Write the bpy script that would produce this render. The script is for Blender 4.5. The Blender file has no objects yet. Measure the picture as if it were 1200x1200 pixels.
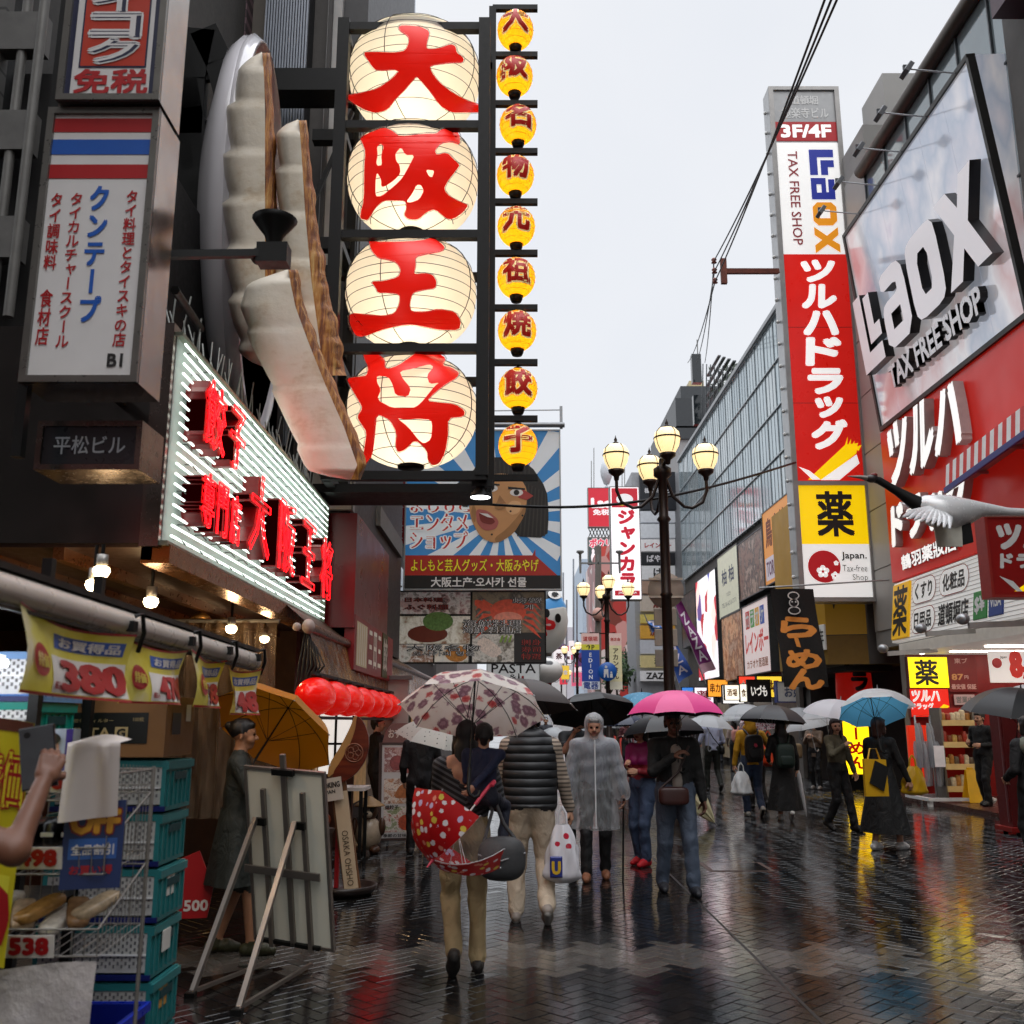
import bpy, bmesh, math, random
import numpy as np
from mathutils import Vector, Matrix
from mathutils.geometry import tessellate_polygon
random.seed(7); rng = np.random.default_rng(7)
SC = bpy.context.scene; COL = SC.collection; R = math.radians

# ---------------------------------------------------------------- camera, sky, sun, exposure
TILT = R(12.1); FPX = 1140.0
cam = bpy.data.cameras.new('camera'); cam.sensor_width = 36; cam.lens = 36*FPX/1200
cam.clip_end = 2000; cam.clip_start = 0.05
cam.dof.use_dof = True; cam.dof.focus_distance = 12.0; cam.dof.aperture_fstop = 3.5
camo = bpy.data.objects.new('camera', cam); COL.objects.link(camo)
camo.location = (0, 0, 1.6); camo.rotation_euler = (R(90)+TILT, 0, 0); SC.camera = camo
W = bpy.data.worlds.new('World'); SC.world = W; W.use_nodes = True
_n, _l = W.node_tree.nodes, W.node_tree.links
_bg = _n['Background']; _sky = _n.new('ShaderNodeTexSky'); _sky.sky_type = 'NISHITA'; _sky.sun_disc = False
_sky.sun_elevation = R(48); _sky.sun_rotation = R(200); _sky.air_density = 1.6; _sky.dust_density = 4
# overcast: the clear sky is veiled by an almost even, pale cloud layer
_mix = _n.new('ShaderNodeMixRGB'); _mix.inputs[0].default_value = 0.94
_tc = _n.new('ShaderNodeTexCoord'); _no = _n.new('ShaderNodeTexNoise'); _no.inputs['Scale'].default_value = 2.2; _no.inputs['Detail'].default_value = 5
_rp = _n.new('ShaderNodeValToRGB'); _rp.color_ramp.elements[0].position = .3; _rp.color_ramp.elements[1].position = .7
_rp.color_ramp.elements[0].color = (6.45, 6.7, 7.2, 1); _rp.color_ramp.elements[1].color = (7.3, 7.4, 7.65, 1)
_l.new(_tc.outputs['Generated'], _no.inputs['Vector']); _l.new(_no.outputs['Fac'], _rp.inputs[0])
# an overcast sky is brighter overhead than near the horizon
_sx = _n.new('ShaderNodeSeparateXYZ'); _l.new(_tc.outputs['Generated'], _sx.inputs[0])
_zr = _n.new('ShaderNodeMapRange'); _zr.interpolation_type = 'SMOOTHSTEP'; _zr.inputs[1].default_value = .64; _zr.inputs[2].default_value = .9; _zr.inputs[3].default_value = 1.; _zr.inputs[4].default_value = 3.6; _l.new(_sx.outputs[2], _zr.inputs[0])
_zm = _n.new('ShaderNodeVectorMath'); _zm.operation = 'SCALE'; _l.new(_zr.outputs[0], _zm.inputs['Scale'])
_l.new(_sky.outputs[0], _mix.inputs[1]); _l.new(_rp.outputs[0], _mix.inputs[2]); _l.new(_mix.outputs[0], _zm.inputs[0]); _l.new(_zm.outputs[0], _bg.inputs[0])
_bg.inputs[1].default_value = 0.128
sun = bpy.data.lights.new('sun', 'SUN'); sun.energy = 0.5; sun.angle = R(40); sun.color = (1, .97, .93)
suno = bpy.data.objects.new('sun', sun); COL.objects.link(suno); suno.location = (0, 0, 60)
suno.rotation_euler = (R(42), 0, R(200-180))
VS = SC.view_settings; VS.view_transform = 'Standard'; VS.look = 'None'; VS.exposure = 0.0; VS.gamma = 1; VS.use_curve_mapping = False
SC.cycles.max_bounces = 7; SC.cycles.diffuse_bounces = 3; SC.cycles.glossy_bounces = 4; SC.cycles.transparent_max_bounces = 12
SC.cycles.use_denoising = True; SC.cycles.caustics_reflective = False; SC.cycles.caustics_refractive = False

CT, ST = math.cos(TILT), math.sin(TILT)
def ray(px, py):
    u, v = px-600, 600-py
    return Vector((u, FPX*CT-v*ST, FPX*ST+v*CT))
def P(px, py, Y): d = ray(px, py); return d*(Y/d.y)+Vector((0, 0, 1.6))
def PX(px, py, X): d = ray(px, py); return d*(X/d.x)+Vector((0, 0, 1.6))
def G(px, py, z=0): d = ray(px, py); return d*((z-1.6)/d.z)+Vector((0, 0, 1.6))

# ---------------------------------------------------------------- materials
def lin(c):
    if isinstance(c, str): c = tuple(int(c[i:i+2], 16) for i in (0, 2, 4))
    return tuple((x/255/12.92 if x <= 10 else ((x/255+.055)/1.055)**2.4) for x in c)+(1,)
_M = {}
class Mt:
    """small node helper round one Principled material"""
    def __init__(s, name):
        s.m = bpy.data.materials.new(name); s.m.use_nodes = True
        s.n, s.l = s.m.node_tree.nodes, s.m.node_tree.links
        s.b = s.n['Principled BSDF']; s.out = s.n['Material Output']
        s.tc = s.n.new('ShaderNodeTexCoord'); s.obj = s.tc.outputs['Object']
    def node(s, t, ins=(), **kw):
        x = s.n.new(t)
        for k, v in kw.items(): setattr(x, k, v)
        for k, v in dict(ins).items():
            if hasattr(v, 'is_output') or isinstance(v, bpy.types.NodeSocket): s.l.new(v, x.inputs[k])
            else: x.inputs[k].default_value = v
        return x
    def noise(s, scale, detail=4, vec=None, rough=.55):
        return s.node('ShaderNodeTexNoise', {'Scale': scale, 'Detail': detail, 'Roughness': rough, 'Vector': vec or s.obj}).outputs['Fac']
    def ramp(s, fac, stops, const=False):
        r = s.node('ShaderNodeValToRGB', {0: fac}); e = r.color_ramp.elements
        if const: r.color_ramp.interpolation = 'CONSTANT'
        while len(e) < len(stops): e.new(.5)
        for el, (p, c) in zip(e, stops):
            el.position = p; el.color = lin(c) if isinstance(c, str) or len(c) == 3 and max(c) > 1.01 else (tuple(c)+(1,))[:4]
        return r.outputs[0]
    def math(s, op, a, b=0.0, c=None):
        d = {0: a, 1: b}
        if c is not None: d[2] = c
        return s.node('ShaderNodeMath', d, operation=op).outputs[0]
    def mix(s, f, a, b): return s.node('ShaderNodeMixRGB', {0: f, 1: a, 2: b}).outputs[0]
    def mapr(s, v, a, b): return s.node('ShaderNodeMapRange', {0: v, 3: a, 4: b}).outputs[0]
    def scl(s, v, xyz): return s.node('ShaderNodeMapping', {'Vector': v, 'Scale': xyz}).outputs[0]
    def xyz(s): return s.node('ShaderNodeSeparateXYZ', {0: s.obj}).outputs
    def bump(s, h, st=.3, dist=.01):
        s.l.new(s.node('ShaderNodeBump', {'Height': h, 'Strength': st, 'Distance': dist}).outputs[0], s.b.inputs['Normal'])
    def base(s, c, emit=0):
        s.l.new(c, s.b.inputs['Base Color'])
        if emit: s.l.new(c, s.b.inputs['Emission Color']); s.b.inputs['Emission Strength'].default_value = emit
def mat(col, rough=.55, metal=0., emit=0., noise=.12, scale=6., bump=0., key=None, ecol=None, coat=0., spec=.5, trans=0.):
    k = (str(col), rough, metal, emit, noise, scale, bump, str(ecol), coat, spec, trans)
    if k in _M: return _M[k]
    M = Mt(key or 'paint'); c = lin(col)
    if noise:
        f = M.noise(scale, 5)
        a = tuple(min(1, x*(1+noise)) for x in c[:3])+(1,); d = tuple(x*(1-noise) for x in c[:3])+(1,)
        cc = M.mix(M.mapr(f, -.4, 1.4), d, a); M.l.new(cc, M.b.inputs['Base Color'])
        M.l.new(M.mapr(M.noise(scale*2.7, 3), max(.02, rough-.12), min(1, rough+.12)), M.b.inputs['Roughness'])
        if bump: M.bump(M.noise(scale*4, 4), bump, .01)
    else:
        M.b.inputs['Base Color'].default_value = c; M.b.inputs['Roughness'].default_value = rough
    M.b.inputs['Metallic'].default_value = metal; M.b.inputs['Specular IOR Level'].default_value = spec
    M.b.inputs['Coat Weight'].default_value = coat
    if emit:
        M.b.inputs['Emission Color'].default_value = lin(ecol or col); M.b.inputs['Emission Strength'].default_value = emit
    if trans:
        t = M.node('ShaderNodeBsdfTransparent'); x = M.node('ShaderNodeMixShader', {0: trans, 1: M.b.outputs[0], 2: t.outputs[0]}); M.l.new(x.outputs[0], M.out.inputs[0])
    _M[k] = M.m; return M.m
def picture(cols, scale=3., kind='noise', emit=0., rough=.35, key='picture', stretch=(1, 1, 1)):
    """printed photograph: blotches of the given colours"""
    k = ('pic', tuple(cols), scale, kind, emit, rough, stretch)
    if k in _M: return _M[k]
    M = Mt(key); v = M.scl(M.obj, stretch)
    w = M.node('ShaderNodeMixRGB', {0: .25, 1: v, 2: M.node('ShaderNodeTexNoise', {'Scale': scale*1.3, 'Detail': 4, 'Vector': v}).outputs['Color']}, blend_type='ADD').outputs[0]
    if kind == 'vor': f = M.node('ShaderNodeTexVoronoi', {'Scale': scale, 'Vector': w}).outputs['Color']; f = M.node('ShaderNodeSeparateColor', {0: f}).outputs[0]
    else: f = M.mapr(M.noise(scale, 6, w, .65), -.55, 1.55)
    st = [(i/max(1, len(cols)-1)*.86+.07, c) for i, c in enumerate(cols)]
    M.base(M.ramp(f, st, kind == 'vor' and len(cols) > 3), emit); M.b.inputs['Roughness'].default_value = rough
    _M[k] = M.m; return M.m

# ---------------------------------------------------------------- text
_G = {}
def glyph(s, res=2):
    if s in _G: return _G[s]
    c = bpy.data.curves.new('t', 'FONT'); c.body = s; c.size = 1; c.resolution_u = res
    o = bpy.data.objects.new('t', c); m = o.to_mesh()
    if m is None or len(m.vertices) == 0:
        o.to_mesh_clear(); V = np.zeros((0, 2)); T = np.zeros((0, 3), int)
    else:
        V = np.empty(len(m.vertices)*3, np.float32); m.vertices.foreach_get('co', V); V = V.reshape(-1, 3)[:, :2].astype(float)
        m.calc_loop_triangles(); T = np.empty(len(m.loop_triangles)*3, np.int32); m.loop_triangles.foreach_get('vertices', T); T = T.reshape(-1, 3)
        o.to_mesh_clear()
    bpy.data.objects.remove(o); bpy.data.curves.remove(c)
    _G[s] = (V, T); return _G[s]
def layout(s, vert=False):
    """unit text: verts, tris, width, height; lower-left at 0,0"""
    if not vert:
        V, T = glyph(s)
        if not len(V): return V, T, 1, 1
        lo = V.min(0); return V-lo, T, *(V.max(0)-lo)
    vs, ts, k, y = [], [], 0, 0.
    for ch in s:
        if ch == ' ': y -= .6; continue
        V, T = glyph(ch); V = V.copy()
        if not len(V): y -= .5; continue
        if ch in 'ー～-–': c = np.array([.5, .38]); d = V-c; V = np.stack([d[:, 1]*-1, -d[:, 0]], 1)+c; T = T[:, ::-1]; V[:, 0] = 1-V[:, 0]; T = T[:, ::-1]
        elif ord(ch) < 128: w = V.max(0)[0]+V.min(0)[0]; V[:, 0] += .5-w/2
        if ch in 'ッャュョァィェォっゃゅょ': V += (.09, .09)
        V[:, 1] += y-.88; vs.append(V); ts.append(T+k); k += len(V); y -= 1.
    V = np.concatenate(vs); T = np.concatenate(ts); V[:, 1] -= y
    return V, T, 1., -y
def subdiv(V, T, n):
    V = [tuple(v) for v in V]; T = [tuple(t) for t in T]
    for _ in range(n):
        mid = {}; N = []
        def m(a, b):
            k = (min(a, b), max(a, b))
            if k not in mid: mid[k] = len(V); V.append(tuple((x+y)/2 for x, y in zip(V[a], V[b])))
            return mid[k]
        for a, b, c in T:
            x, y, z = m(a, b), m(b, c), m(c, a); N += [(a, x, z), (x, b, y), (z, y, c), (x, y, z)]
        T = N
    return np.array(V), np.array(T)

# ---------------------------------------------------------------- mesh builder
class Fr:
    """local frame: origin, u (right), v (up), n = u x v (out of the face)"""
    def __init__(s, o, u=(1, 0, 0), v=(0, 0, 1)):
        s.o = Vector(o); s.u = Vector(u).normalized(); s.v = Vector(v); s.v = (s.v-s.u*s.v.dot(s.u)).normalized(); s.n = s.u.cross(s.v)
    def at(s, a, b, c=0.): return s.o+s.u*a+s.v*b+s.n*c
    def sub(s, a, b, c=0.): return Fr(s.at(a, b, c), s.u, s.v)
def face_cam(x, y, z): return Fr((x, y, z), (1, 0, 0), (0, 0, 1))          # n = -Y, towards the camera
def face_right(x, y, z): return Fr((x, y, z), (0, -1, 0), (0, 0, 1))       # a wall on the street's far-x side: n = -X
def face_left(x, y, z): return Fr((x, y, z), (0, 1, 0), (0, 0, 1))         # a wall on the low-x side: n = +X
class MB:
    def __init__(s): s.v = []; s.f = []; s.mi = []; s.sm = []; s.mats = []
    def mid(s, m):
        if m not in s.mats: s.mats.append(m)
        return s.mats.index(m)
    def add(s, V, F, m, smooth=False):
        k = len(s.v); i = s.mid(m); s.v += [tuple(p) for p in V]
        for f in F: s.f.append(tuple(int(a)+k for a in f)); s.mi.append(i); s.sm.append(smooth)
        return s
    def box(s, x0, y0, z0, x1, y1, z1, m): return s.fbox(Fr((0, 0, 0), (1, 0, 0), (0, 1, 0)), x0, y0, z0, x1, y1, z1, m)
    def fbox(s, fr, a0, b0, c0, a1, b1, c1, m):
        V = [fr.at(a, b, c) for c in (c0, c1) for b in (b0, b1) for a in (a0, a1)]
        return s.add(V, [(0, 2, 3, 1), (4, 5, 7, 6), (0, 1, 5, 4), (2, 6, 7, 3), (0, 4, 6, 2), (1, 3, 7, 5)], m)
    def rbox(s, fr, a0, b0, c0, a1, b1, c1, m, r=.01):
        """box with chamfered front rim"""
        V = [fr.at(a, b, c0) for a, b in ((a0, b0), (a1, b0), (a1, b1), (a0, b1))]+[fr.at(a, b, c1-r) for a, b in ((a0, b0), (a1, b0), (a1, b1), (a0, b1))]
        V += [fr.at(a, b, c1) for a, b in ((a0+r, b0+r), (a1-r, b0+r), (a1-r, b1-r), (a0+r, b1-r))]
        F = [(3, 2, 1, 0), (8, 9, 10, 11)]
        for i in range(4): j = (i+1) % 4; F += [(i, j, j+4, i+4), (i+4, j+4, j+8, i+8)]
        return s.add(V, F, m)
    def quad(s, fr, a0, b0, a1, b1, c, m): return s.add([fr.at(a0, b0, c), fr.at(a1, b0, c), fr.at(a1, b1, c), fr.at(a0, b1, c)], [(0, 1, 2, 3)], m)
    def poly(s, fr, pts, c, m, holes=(), ext=0.):
        loops = [[Vector((p[0], p[1], 0)) for p in pts]]+[[Vector((p[0], p[1], 0)) for p in h] for h in holes]
        T = tessellate_polygon(loops); flat = [p for l in loops for p in l]
        F = []
        for t in T:
            a, b, d = (flat[i] for i in t)
            F.append(t if (b-a).cross(d-a).z > 0 else tuple(reversed(t)))
        s.add([fr.at(p.x, p.y, c+ext) for p in flat], F, m)
        if ext:
            for li, l in enumerate(loops):
                ar = sum(l[i].x*l[(i+1) % len(l)].y-l[(i+1) % len(l)].x*l[i].y for i in range(len(l)))
                n = len(l); V = [fr.at(p.x, p.y, c) for p in l]+[fr.at(p.x, p.y, c+ext) for p in l]
                F = [(i, (i+1) % n, n+(i+1) % n, n+i) for i in range(n)]
                s.add(V, F if (ar > 0) == (li == 0) else [f[::-1] for f in F], m)
        return s
    def disc(s, fr, a, b, r, c, m, n=20, ry=None, ext=0.):
        ry = ry or r; return s.poly(fr, [(a+r*math.cos(2*math.pi*i/n), b+ry*math.sin(2*math.pi*i/n)) for i in range(n)], c, m, ext=ext)
    def tube(s, pts, r, m, n=8, cap=True, smooth=True):
        pts = [Vector(p) for p in pts]; k = len(pts); rs = r if isinstance(r, (list, tuple)) else [r]*k; V = []
        up = None
        for i, p in enumerate(pts):
            t = (pts[min(i+1, k-1)]-pts[max(i-1, 0)]); t = t.normalized() if t.length > 1e-9 else Vector((0, 0, 1))
            if up is None: up = Vector((0, 0, 1)) if abs(t.z) < .9 else Vector((1, 0, 0))
            x = up.cross(t); x = x.normalized() if x.length > 1e-6 else Vector((1, 0, 0)); y = t.cross(x); up = y if abs(t.z) >= .9 or True else up
            V += [p+(x*math.cos(2*math.pi*j/n)+y*math.sin(2*math.pi*j/n))*rs[i] for j in range(n)]
        F = [(i*n+j, i*n+(j+1) % n, (i+1)*n+(j+1) % n, (i+1)*n+j) for i in range(k-1) for j in range(n)]
        s.add(V, F, m, smooth)
        if cap: s.add(V[:n], [tuple(range(n))[::-1]], m); s.add(V[-n:], [tuple(range(n))], m)
        return s
    def bar(s, a, b, w, h, m, up=(0, 0, 1)):
        a, b = Vector(a), Vector(b); t = (b-a).normalized(); u = Vector(up)
        if abs(u.dot(t)) > .95: u = Vector((0, 1, 0))
        x = t.cross(u).normalized(); y = x.cross(t)
        V = [p+x*i*w/2+y*j*h/2 for p in (a, b) for i, j in ((-1, -1), (1, -1), (1, 1), (-1, 1))]
        return s.add(V, [(0, 1, 2, 3), (7, 6, 5, 4), (0, 4, 5, 1), (1, 5, 6, 2), (2, 6, 7, 3), (3, 7, 4, 0)], m)
    def lathe(s, prof, o, m, n=20, axis=(0, 0, 1), smooth=True):
        ax = Vector(axis).normalized(); u = ax.orthogonal().normalized(); w = ax.cross(u); o = Vector(o)
        V = [o+ax*z+(u*math.cos(2*math.pi*j/n)+w*math.sin(2*math.pi*j/n))*max(r, 1e-4) for r, z in prof for j in range(n)]
        return s.add(V, [(i*n+j, i*n+(j+1) % n, (i+1)*n+(j+1) % n, (i+1)*n+j) for i in range(len(prof)-1) for j in range(n)], m, smooth)
    def ell(s, c, r, m, nu=20, nv=12, e=1., ax=None):
        """ellipsoid; e<1 squarer. ax: 3x3 rotation"""
        c = Vector(c); V = []; sg = lambda x: math.copysign(abs(x)**e, x)
        for i in range(nv+1):
            t = math.pi*(i/nv-.5)
            for j in range(nu):
                q = 2*math.pi*j/nu; d = Vector((sg(math.cos(t))*sg(math.cos(q))*r[0], sg(math.cos(t))*sg(math.sin(q))*r[1], sg(math.sin(t))*r[2]))
                V.append(c+(ax @ d if ax else d))
        return s.add(V, [(i*nu+j, i*nu+(j+1) % nu, (i+1)*nu+(j+1) % nu, (i+1)*nu+j) for i in range(nv) for j in range(nu)], m, True)
    def grid(s, fn, nu, nv, m, smooth=True, th=0.):
        V = [Vector(fn(i/nu, j/nv)) for j in range(nv+1) for i in range(nu+1)]
        return s.add(V, [(j*(nu+1)+i, j*(nu+1)+i+1, (j+1)*(nu+1)+i+1, (j+1)*(nu+1)+i) for j in range(nv) for i in range(nu)], m, smooth)
    def text(s, fr, t, a0, b0, a1, b1, m, bold=.02, c=.004, ext=0., vert=False, keep=False, fn=None, nsub=0, skew=0., under=None, ub=.05, sides=None):
        """writing fitted into the rectangle a0..a1 x b0..b1 of a frame (upright column if vert); bold: stroke growth in em"""
        V, T, w, h = layout(t, vert)
        if not len(V): return s
        if under: s.text(fr, t, a0, b0, a1, b1, under, ub, c-.0015, 0, vert, keep, fn, nsub, skew)
        sx, sy = (a1-a0)/w, (b1-b0)/h
        if keep: k = min(sx, sy); a0 += ((a1-a0)-k*w)/2; b0 += ((b1-b0)-k*h)/2; sx = sy = k
        em = min(sx, sy); bw = bold*em
        offs = [(0, 0)] if bold <= 0 else [(-bw, -bw), (bw, bw), (-bw, bw), (bw, -bw)]
        if bold > .045: offs += [(0, bw*1.3), (0, -bw*1.3), (bw*1.3, 0), (-bw*1.3, 0)]
        for i, (dx, dy) in enumerate(offs):
            U = V*(sx, sy)+(a0+dx, b0+dy); U[:, 0] += skew*(U[:, 1]-b0)
            TT = T
            if nsub: U, TT = subdiv(U, T, nsub)
            cc = c+ext+i*.0004
            A = [fn(x, y, cc) if fn else fr.at(x, y, cc) for x, y in U]; s.add(A, TT, m)
            if ext:
                E = {}
                for a, b, d in T:
                    for p, q in ((a, b), (b, d), (d, a)):
                        if (q, p) in E: del E[(q, p)]
                        else: E[(p, q)] = 1
                k = len(U); B = [fr.at(x, y, c) for x, y in U]
                s.add(list(A)+B, [(p+k, q+k, q, p) for p, q in E], sides or m)
        return s
    def outline(s, fr, t, a0, b0, a1, b1, m, c, r, grow=0.):
        """thin tube along the edges of the writing"""
        V, T, w, h = layout(t); U = V*((a1-a0)/w, (b1-b0)/h)+(a0, b0); E = {}
        for a, b, d in T:
            for p, q in ((a, b), (b, d), (d, a)):
                if (q, p) in E: del E[(q, p)]
                else: E[(p, q)] = 1
        for p, q in E:
            A, B = fr.at(*U[p], c), fr.at(*U[q], c)
            if (A-B).length > 1e-5: s.bar(A, B, r*2, r*2, m, fr.n)
        return s
    def build(s, name, parent=None, loc=None, bevel=0., edge=False):
        me = bpy.data.meshes.new(name); L = loc
        if L is None: L = BASE.get(parent, (Vector((0, 0, 0)),))[0] if parent else Vector((0, 0, 0))
        Minv = BASE[parent][1] if parent in BASE else None
        if s.v:
            A = np.array(s.v, float)
            if Minv is not None: A = A @ np.array(Minv.to_3x3()).T+np.array(Minv.translation)
            else: A = A-np.array(L)
        else: A = np.zeros((0, 3))
        me.from_pydata(A.tolist(), [], s.f); me.polygons.foreach_set('material_index', s.mi); me.polygons.foreach_set('use_smooth', s.sm)
        for m in s.mats: me.materials.append(m)
        me.update(); o = bpy.data.objects.new(name, me); COL.objects.link(o)
        if parent: o.parent = parent; BASE[o] = BASE[parent]
        else: o.location = L; BASE[o] = (Vector(L), Matrix.Translation(-Vector(L)))
        if bevel:
            b = o.modifiers.new('Bevel', 'BEVEL'); b.width = bevel; b.segments = 2; b.limit_method = 'ANGLE'
        return o
BASE = {}
def tag(o, label=None, cat=None, group=None, kind=None):
    if label: o['label'] = label
    if cat: o['category'] = cat
    if group: o['group'] = group
    if kind: o['kind'] = kind
    return o
def thing(name, label, cat, loc, group=None, rot=0., mtx=None):
    o = bpy.data.objects.new(name, None); o.empty_display_size = .2; COL.objects.link(o)
    Mx = mtx if mtx is not None else Matrix.Translation(Vector(loc)) @ Matrix.Rotation(rot, 4, 'Z')
    o.matrix_world = Mx; BASE[o] = (Mx.translation.copy(), Mx.inverted()); return tag(o, label, cat, group)
def solo(mb, name, label, cat, group=None, bevel=0., loc=None):
    if loc is None: A = np.array(mb.v); loc = Vector(((A[:, 0].min()+A[:, 0].max())/2, (A[:, 1].min()+A[:, 1].max())/2, A[:, 2].min()))
    return tag(mb.build(name, None, loc, bevel), label, cat, group)
def struct(mb, name): return tag(mb.build(name), kind='structure')
def copy_tree(o, M=None, parent=None):
    c = o.copy(); COL.objects.link(c)
    if parent is not None: c.parent = parent
    elif M is not None: c.matrix_world = M
    for ch in list(o.children): copy_tree(ch, None, c)
    return c
def cutline(loop, n=1):
    """round off a polygon once (Chaikin)"""
    for _ in range(n):
        o = []
        for i, p in enumerate(loop):
            q = loop[(i+1) % len(loop)]; o += [(p[0]*.8+q[0]*.2, p[1]*.8+q[1]*.2), (p[0]*.2+q[0]*.8, p[1]*.2+q[1]*.8)]
        loop = o
    return loop
BLACK = mat('0b0b0a', .5, key='black_steel', spec=.3); DARK = mat('1d1b1a', .6, key='dark_paint'); STEEL = mat('8d8f92', .32, .9, key='brushed_steel')
WHITE = mat('e6e6e4', .4, key='white_paint'); GREYP = mat('7d7d7b', .5, key='grey_paint'); REDP = mat('b5120f', .4, key='red_paint')
GALV = mat('a8abad', .4, .7, key='galvanised')

def panel_sign(name, label, cat, fr, w, h, d, face, border=GREYP, bt=.03, group=None, back=True, rim=.02):
    """box sign: cabinet + face panel; returns root. fr origin = lower left of the face, n outwards"""
    t = thing(name, label, cat, fr.o, group)
    MB().fbox(fr, -bt, -bt, -d, w+bt, h+bt, -.004, border).build('cabinet', t)
    f = MB()
    for a0, b0, a1, b1 in ((-bt, -bt, w+bt, 0), (-bt, h, w+bt, h+bt), (-bt, 0, 0, h), (w, 0, w+bt, h)): f.fbox(fr, a0, b0, -.002, a1, b1, rim, border)
    if bt > 0: f.build('frame', t)
    MB().fbox(fr, 0, 0, -.003, w, h, .001, face).build('panel', t)
    return t
# ================================================================ SETTING: ground
def pavement_mat(base, name):
    M = Mt(name); geo = M.node('ShaderNodeNewGeometry'); rnd = geo.outputs['Random Per Island']
    c = M.ramp(rnd, [(0, base[0]), (.35, base[1]), (.7, base[2]), (1, base[3])])
    st = M.noise(.7, 6, rough=.65); c = M.mix(M.mapr(st, -.25, .75), c, M.mix(.5, c, lin('0d0c0b')))
    M.base(c)
    wet = M.noise(.35, 5, M.scl(M.obj, (1, .6, 1)), .6); wv = M.mapr(wet, -.55, 1.5)
    fine = M.noise(60, 3); r = M.math('ADD', M.math('MULTIPLY', wv, .14), M.math('MULTIPLY', fine, .05)); r = M.math('ADD', r, M.math('MULTIPLY', rnd, .05))
    M.l.new(M.math('MAXIMUM', r, .05), M.b.inputs['Roughness']); M.b.inputs['IOR'].default_value = 1.5
    h = M.math('ADD', M.math('MULTIPLY', M.noise(7, 3), .5), M.math('MULTIPLY', M.noise(45, 3), .16)); M.bump(h, .22, .012)
    return M.m
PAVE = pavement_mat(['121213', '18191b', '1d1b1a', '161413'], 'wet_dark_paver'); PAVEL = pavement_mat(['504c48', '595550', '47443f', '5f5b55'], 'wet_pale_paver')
def herringbone(x0, x1, y0, y1, w=.1, gap=.004):
    c = math.sqrt(.5); n = int((max(x1-x0, y1-y0)*1.5)/w); cx, cy = (x0+x1)/2, (y0+y1)/2
    I, J = np.meshgrid(np.arange(-n, n), np.arange(-n, n), indexing='ij'); k = (I-J) % 4; V = []; L = []
    for kk in (0, 2):
        s = k == kk; a, b = I[s]*w, J[s]*w
        if kk == 0: q = np.stack([a, b, a+2*w, b+w], 1)
        else: q = np.stack([a, b-w, a+w, b+w], 1)
        m = np.stack([(q[:, 0]+q[:, 2])/2, (q[:, 1]+q[:, 3])/2], 1); X = (m[:, 0]-m[:, 1])*c+cx; Y = (m[:, 0]+m[:, 1])*c+cy
        ok = (X > x0) & (X < x1) & (Y > y0) & (Y < y1); q = q[ok]; X = X[ok]; Y = Y[ok]; N = len(q)
        z = rng.normal(0, .0007, N); tx, ty = rng.normal(0, .0042, (2, N))
        for ins, dz in ((gap/2, -.012), (gap/2, -.002), (gap/2+.003, 0.)):
            P4 = []
            for ax, by in ((0, 1), (2, 1), (2, 3), (0, 3)):
                u = q[:, ax]+(ins if ax == 0 else -ins); v = q[:, by]+(ins if by == 1 else -ins)
                xx, yy = (u-v)*c+cx, (u+v)*c+cy; P4.append(np.stack([xx, yy, z+dz+(xx-X)*tx+(yy-Y)*ty], 1))
            V.append((kk, dz, np.stack(P4, 1)))
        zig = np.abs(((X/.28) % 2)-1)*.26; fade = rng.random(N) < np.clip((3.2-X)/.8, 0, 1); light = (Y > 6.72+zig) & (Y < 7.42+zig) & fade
        L.append(light)
    allv, allf, alm = [], [], []; off = 0
    for g in (0, 1):
        lo, mi, up = [V[g*3+i][2] for i in range(3)]; N = len(lo); A = np.concatenate([lo, mi, up], 1).reshape(-1, 3); b = np.arange(N)[:, None]*12+off
        for i in range(4):
            j = (i+1) % 4; allf.append(np.concatenate([b+i, b+j, b+j+4, b+i+4], 1)); allf.append(np.concatenate([b+i+4, b+j+4, b+j+8, b+i+8], 1)); alm += [L[g].astype(int)]*2
        allf.append(np.concatenate([b+8, b+9, b+10, b+11], 1)); alm.append(L[g].astype(int)); allv.append(A); off += N*12
    me = bpy.data.meshes.new('pavement'); me.from_pydata(np.concatenate(allv).tolist(), [], np.concatenate(allf).tolist())
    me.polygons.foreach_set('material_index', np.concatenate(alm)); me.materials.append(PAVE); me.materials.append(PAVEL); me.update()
    o = bpy.data.objects.new('pavement', me); COL.objects.link(o); tag(o, kind='structure')
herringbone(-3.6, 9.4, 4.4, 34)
def flat_wet():
    M = Mt('wet_ground'); n = M.noise(3, 6); M.base(M.ramp(n, [(.3, '161413'), (.7, '24211f')])); M.l.new(M.mapr(M.noise(5, 4), .1, .45), M.b.inputs['Roughness']); M.bump(M.noise(25, 3), .25, .01); return M.m
GRD = flat_wet()
struct(MB().box(-900, -100, -.06, 900, 1500, -.010, GRD), 'ground')
struct(MB().box(-3.6, 34, -.010, 9.4, 140, -.001, PAVE), 'road')
struct(MB().box(1.67, 4.5, -.008, 1.69, 13, .0022, mat('1c1b1a', .4, .5)), 'drain_channel')
t = MB(); a = G(862, 1016); t.box(a.x-.36, a.y-.34, -.006, a.x+.36, a.y+.34, .003, mat('4a3128', .45, .3, noise=.3)); t.box(a.x-.31, a.y-.29, -.006, a.x+.31, a.y+.29, .0055, PAVE)
solo(t, 'access_cover', 'rust edged square access cover set in the wet paving', 'cover')
struct(MB().box(8.2, 11, -.01, 16, 23, .07, mat('4b2a22', .3, noise=.2, scale=3, bump=.1)), 'shop_step')

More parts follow.
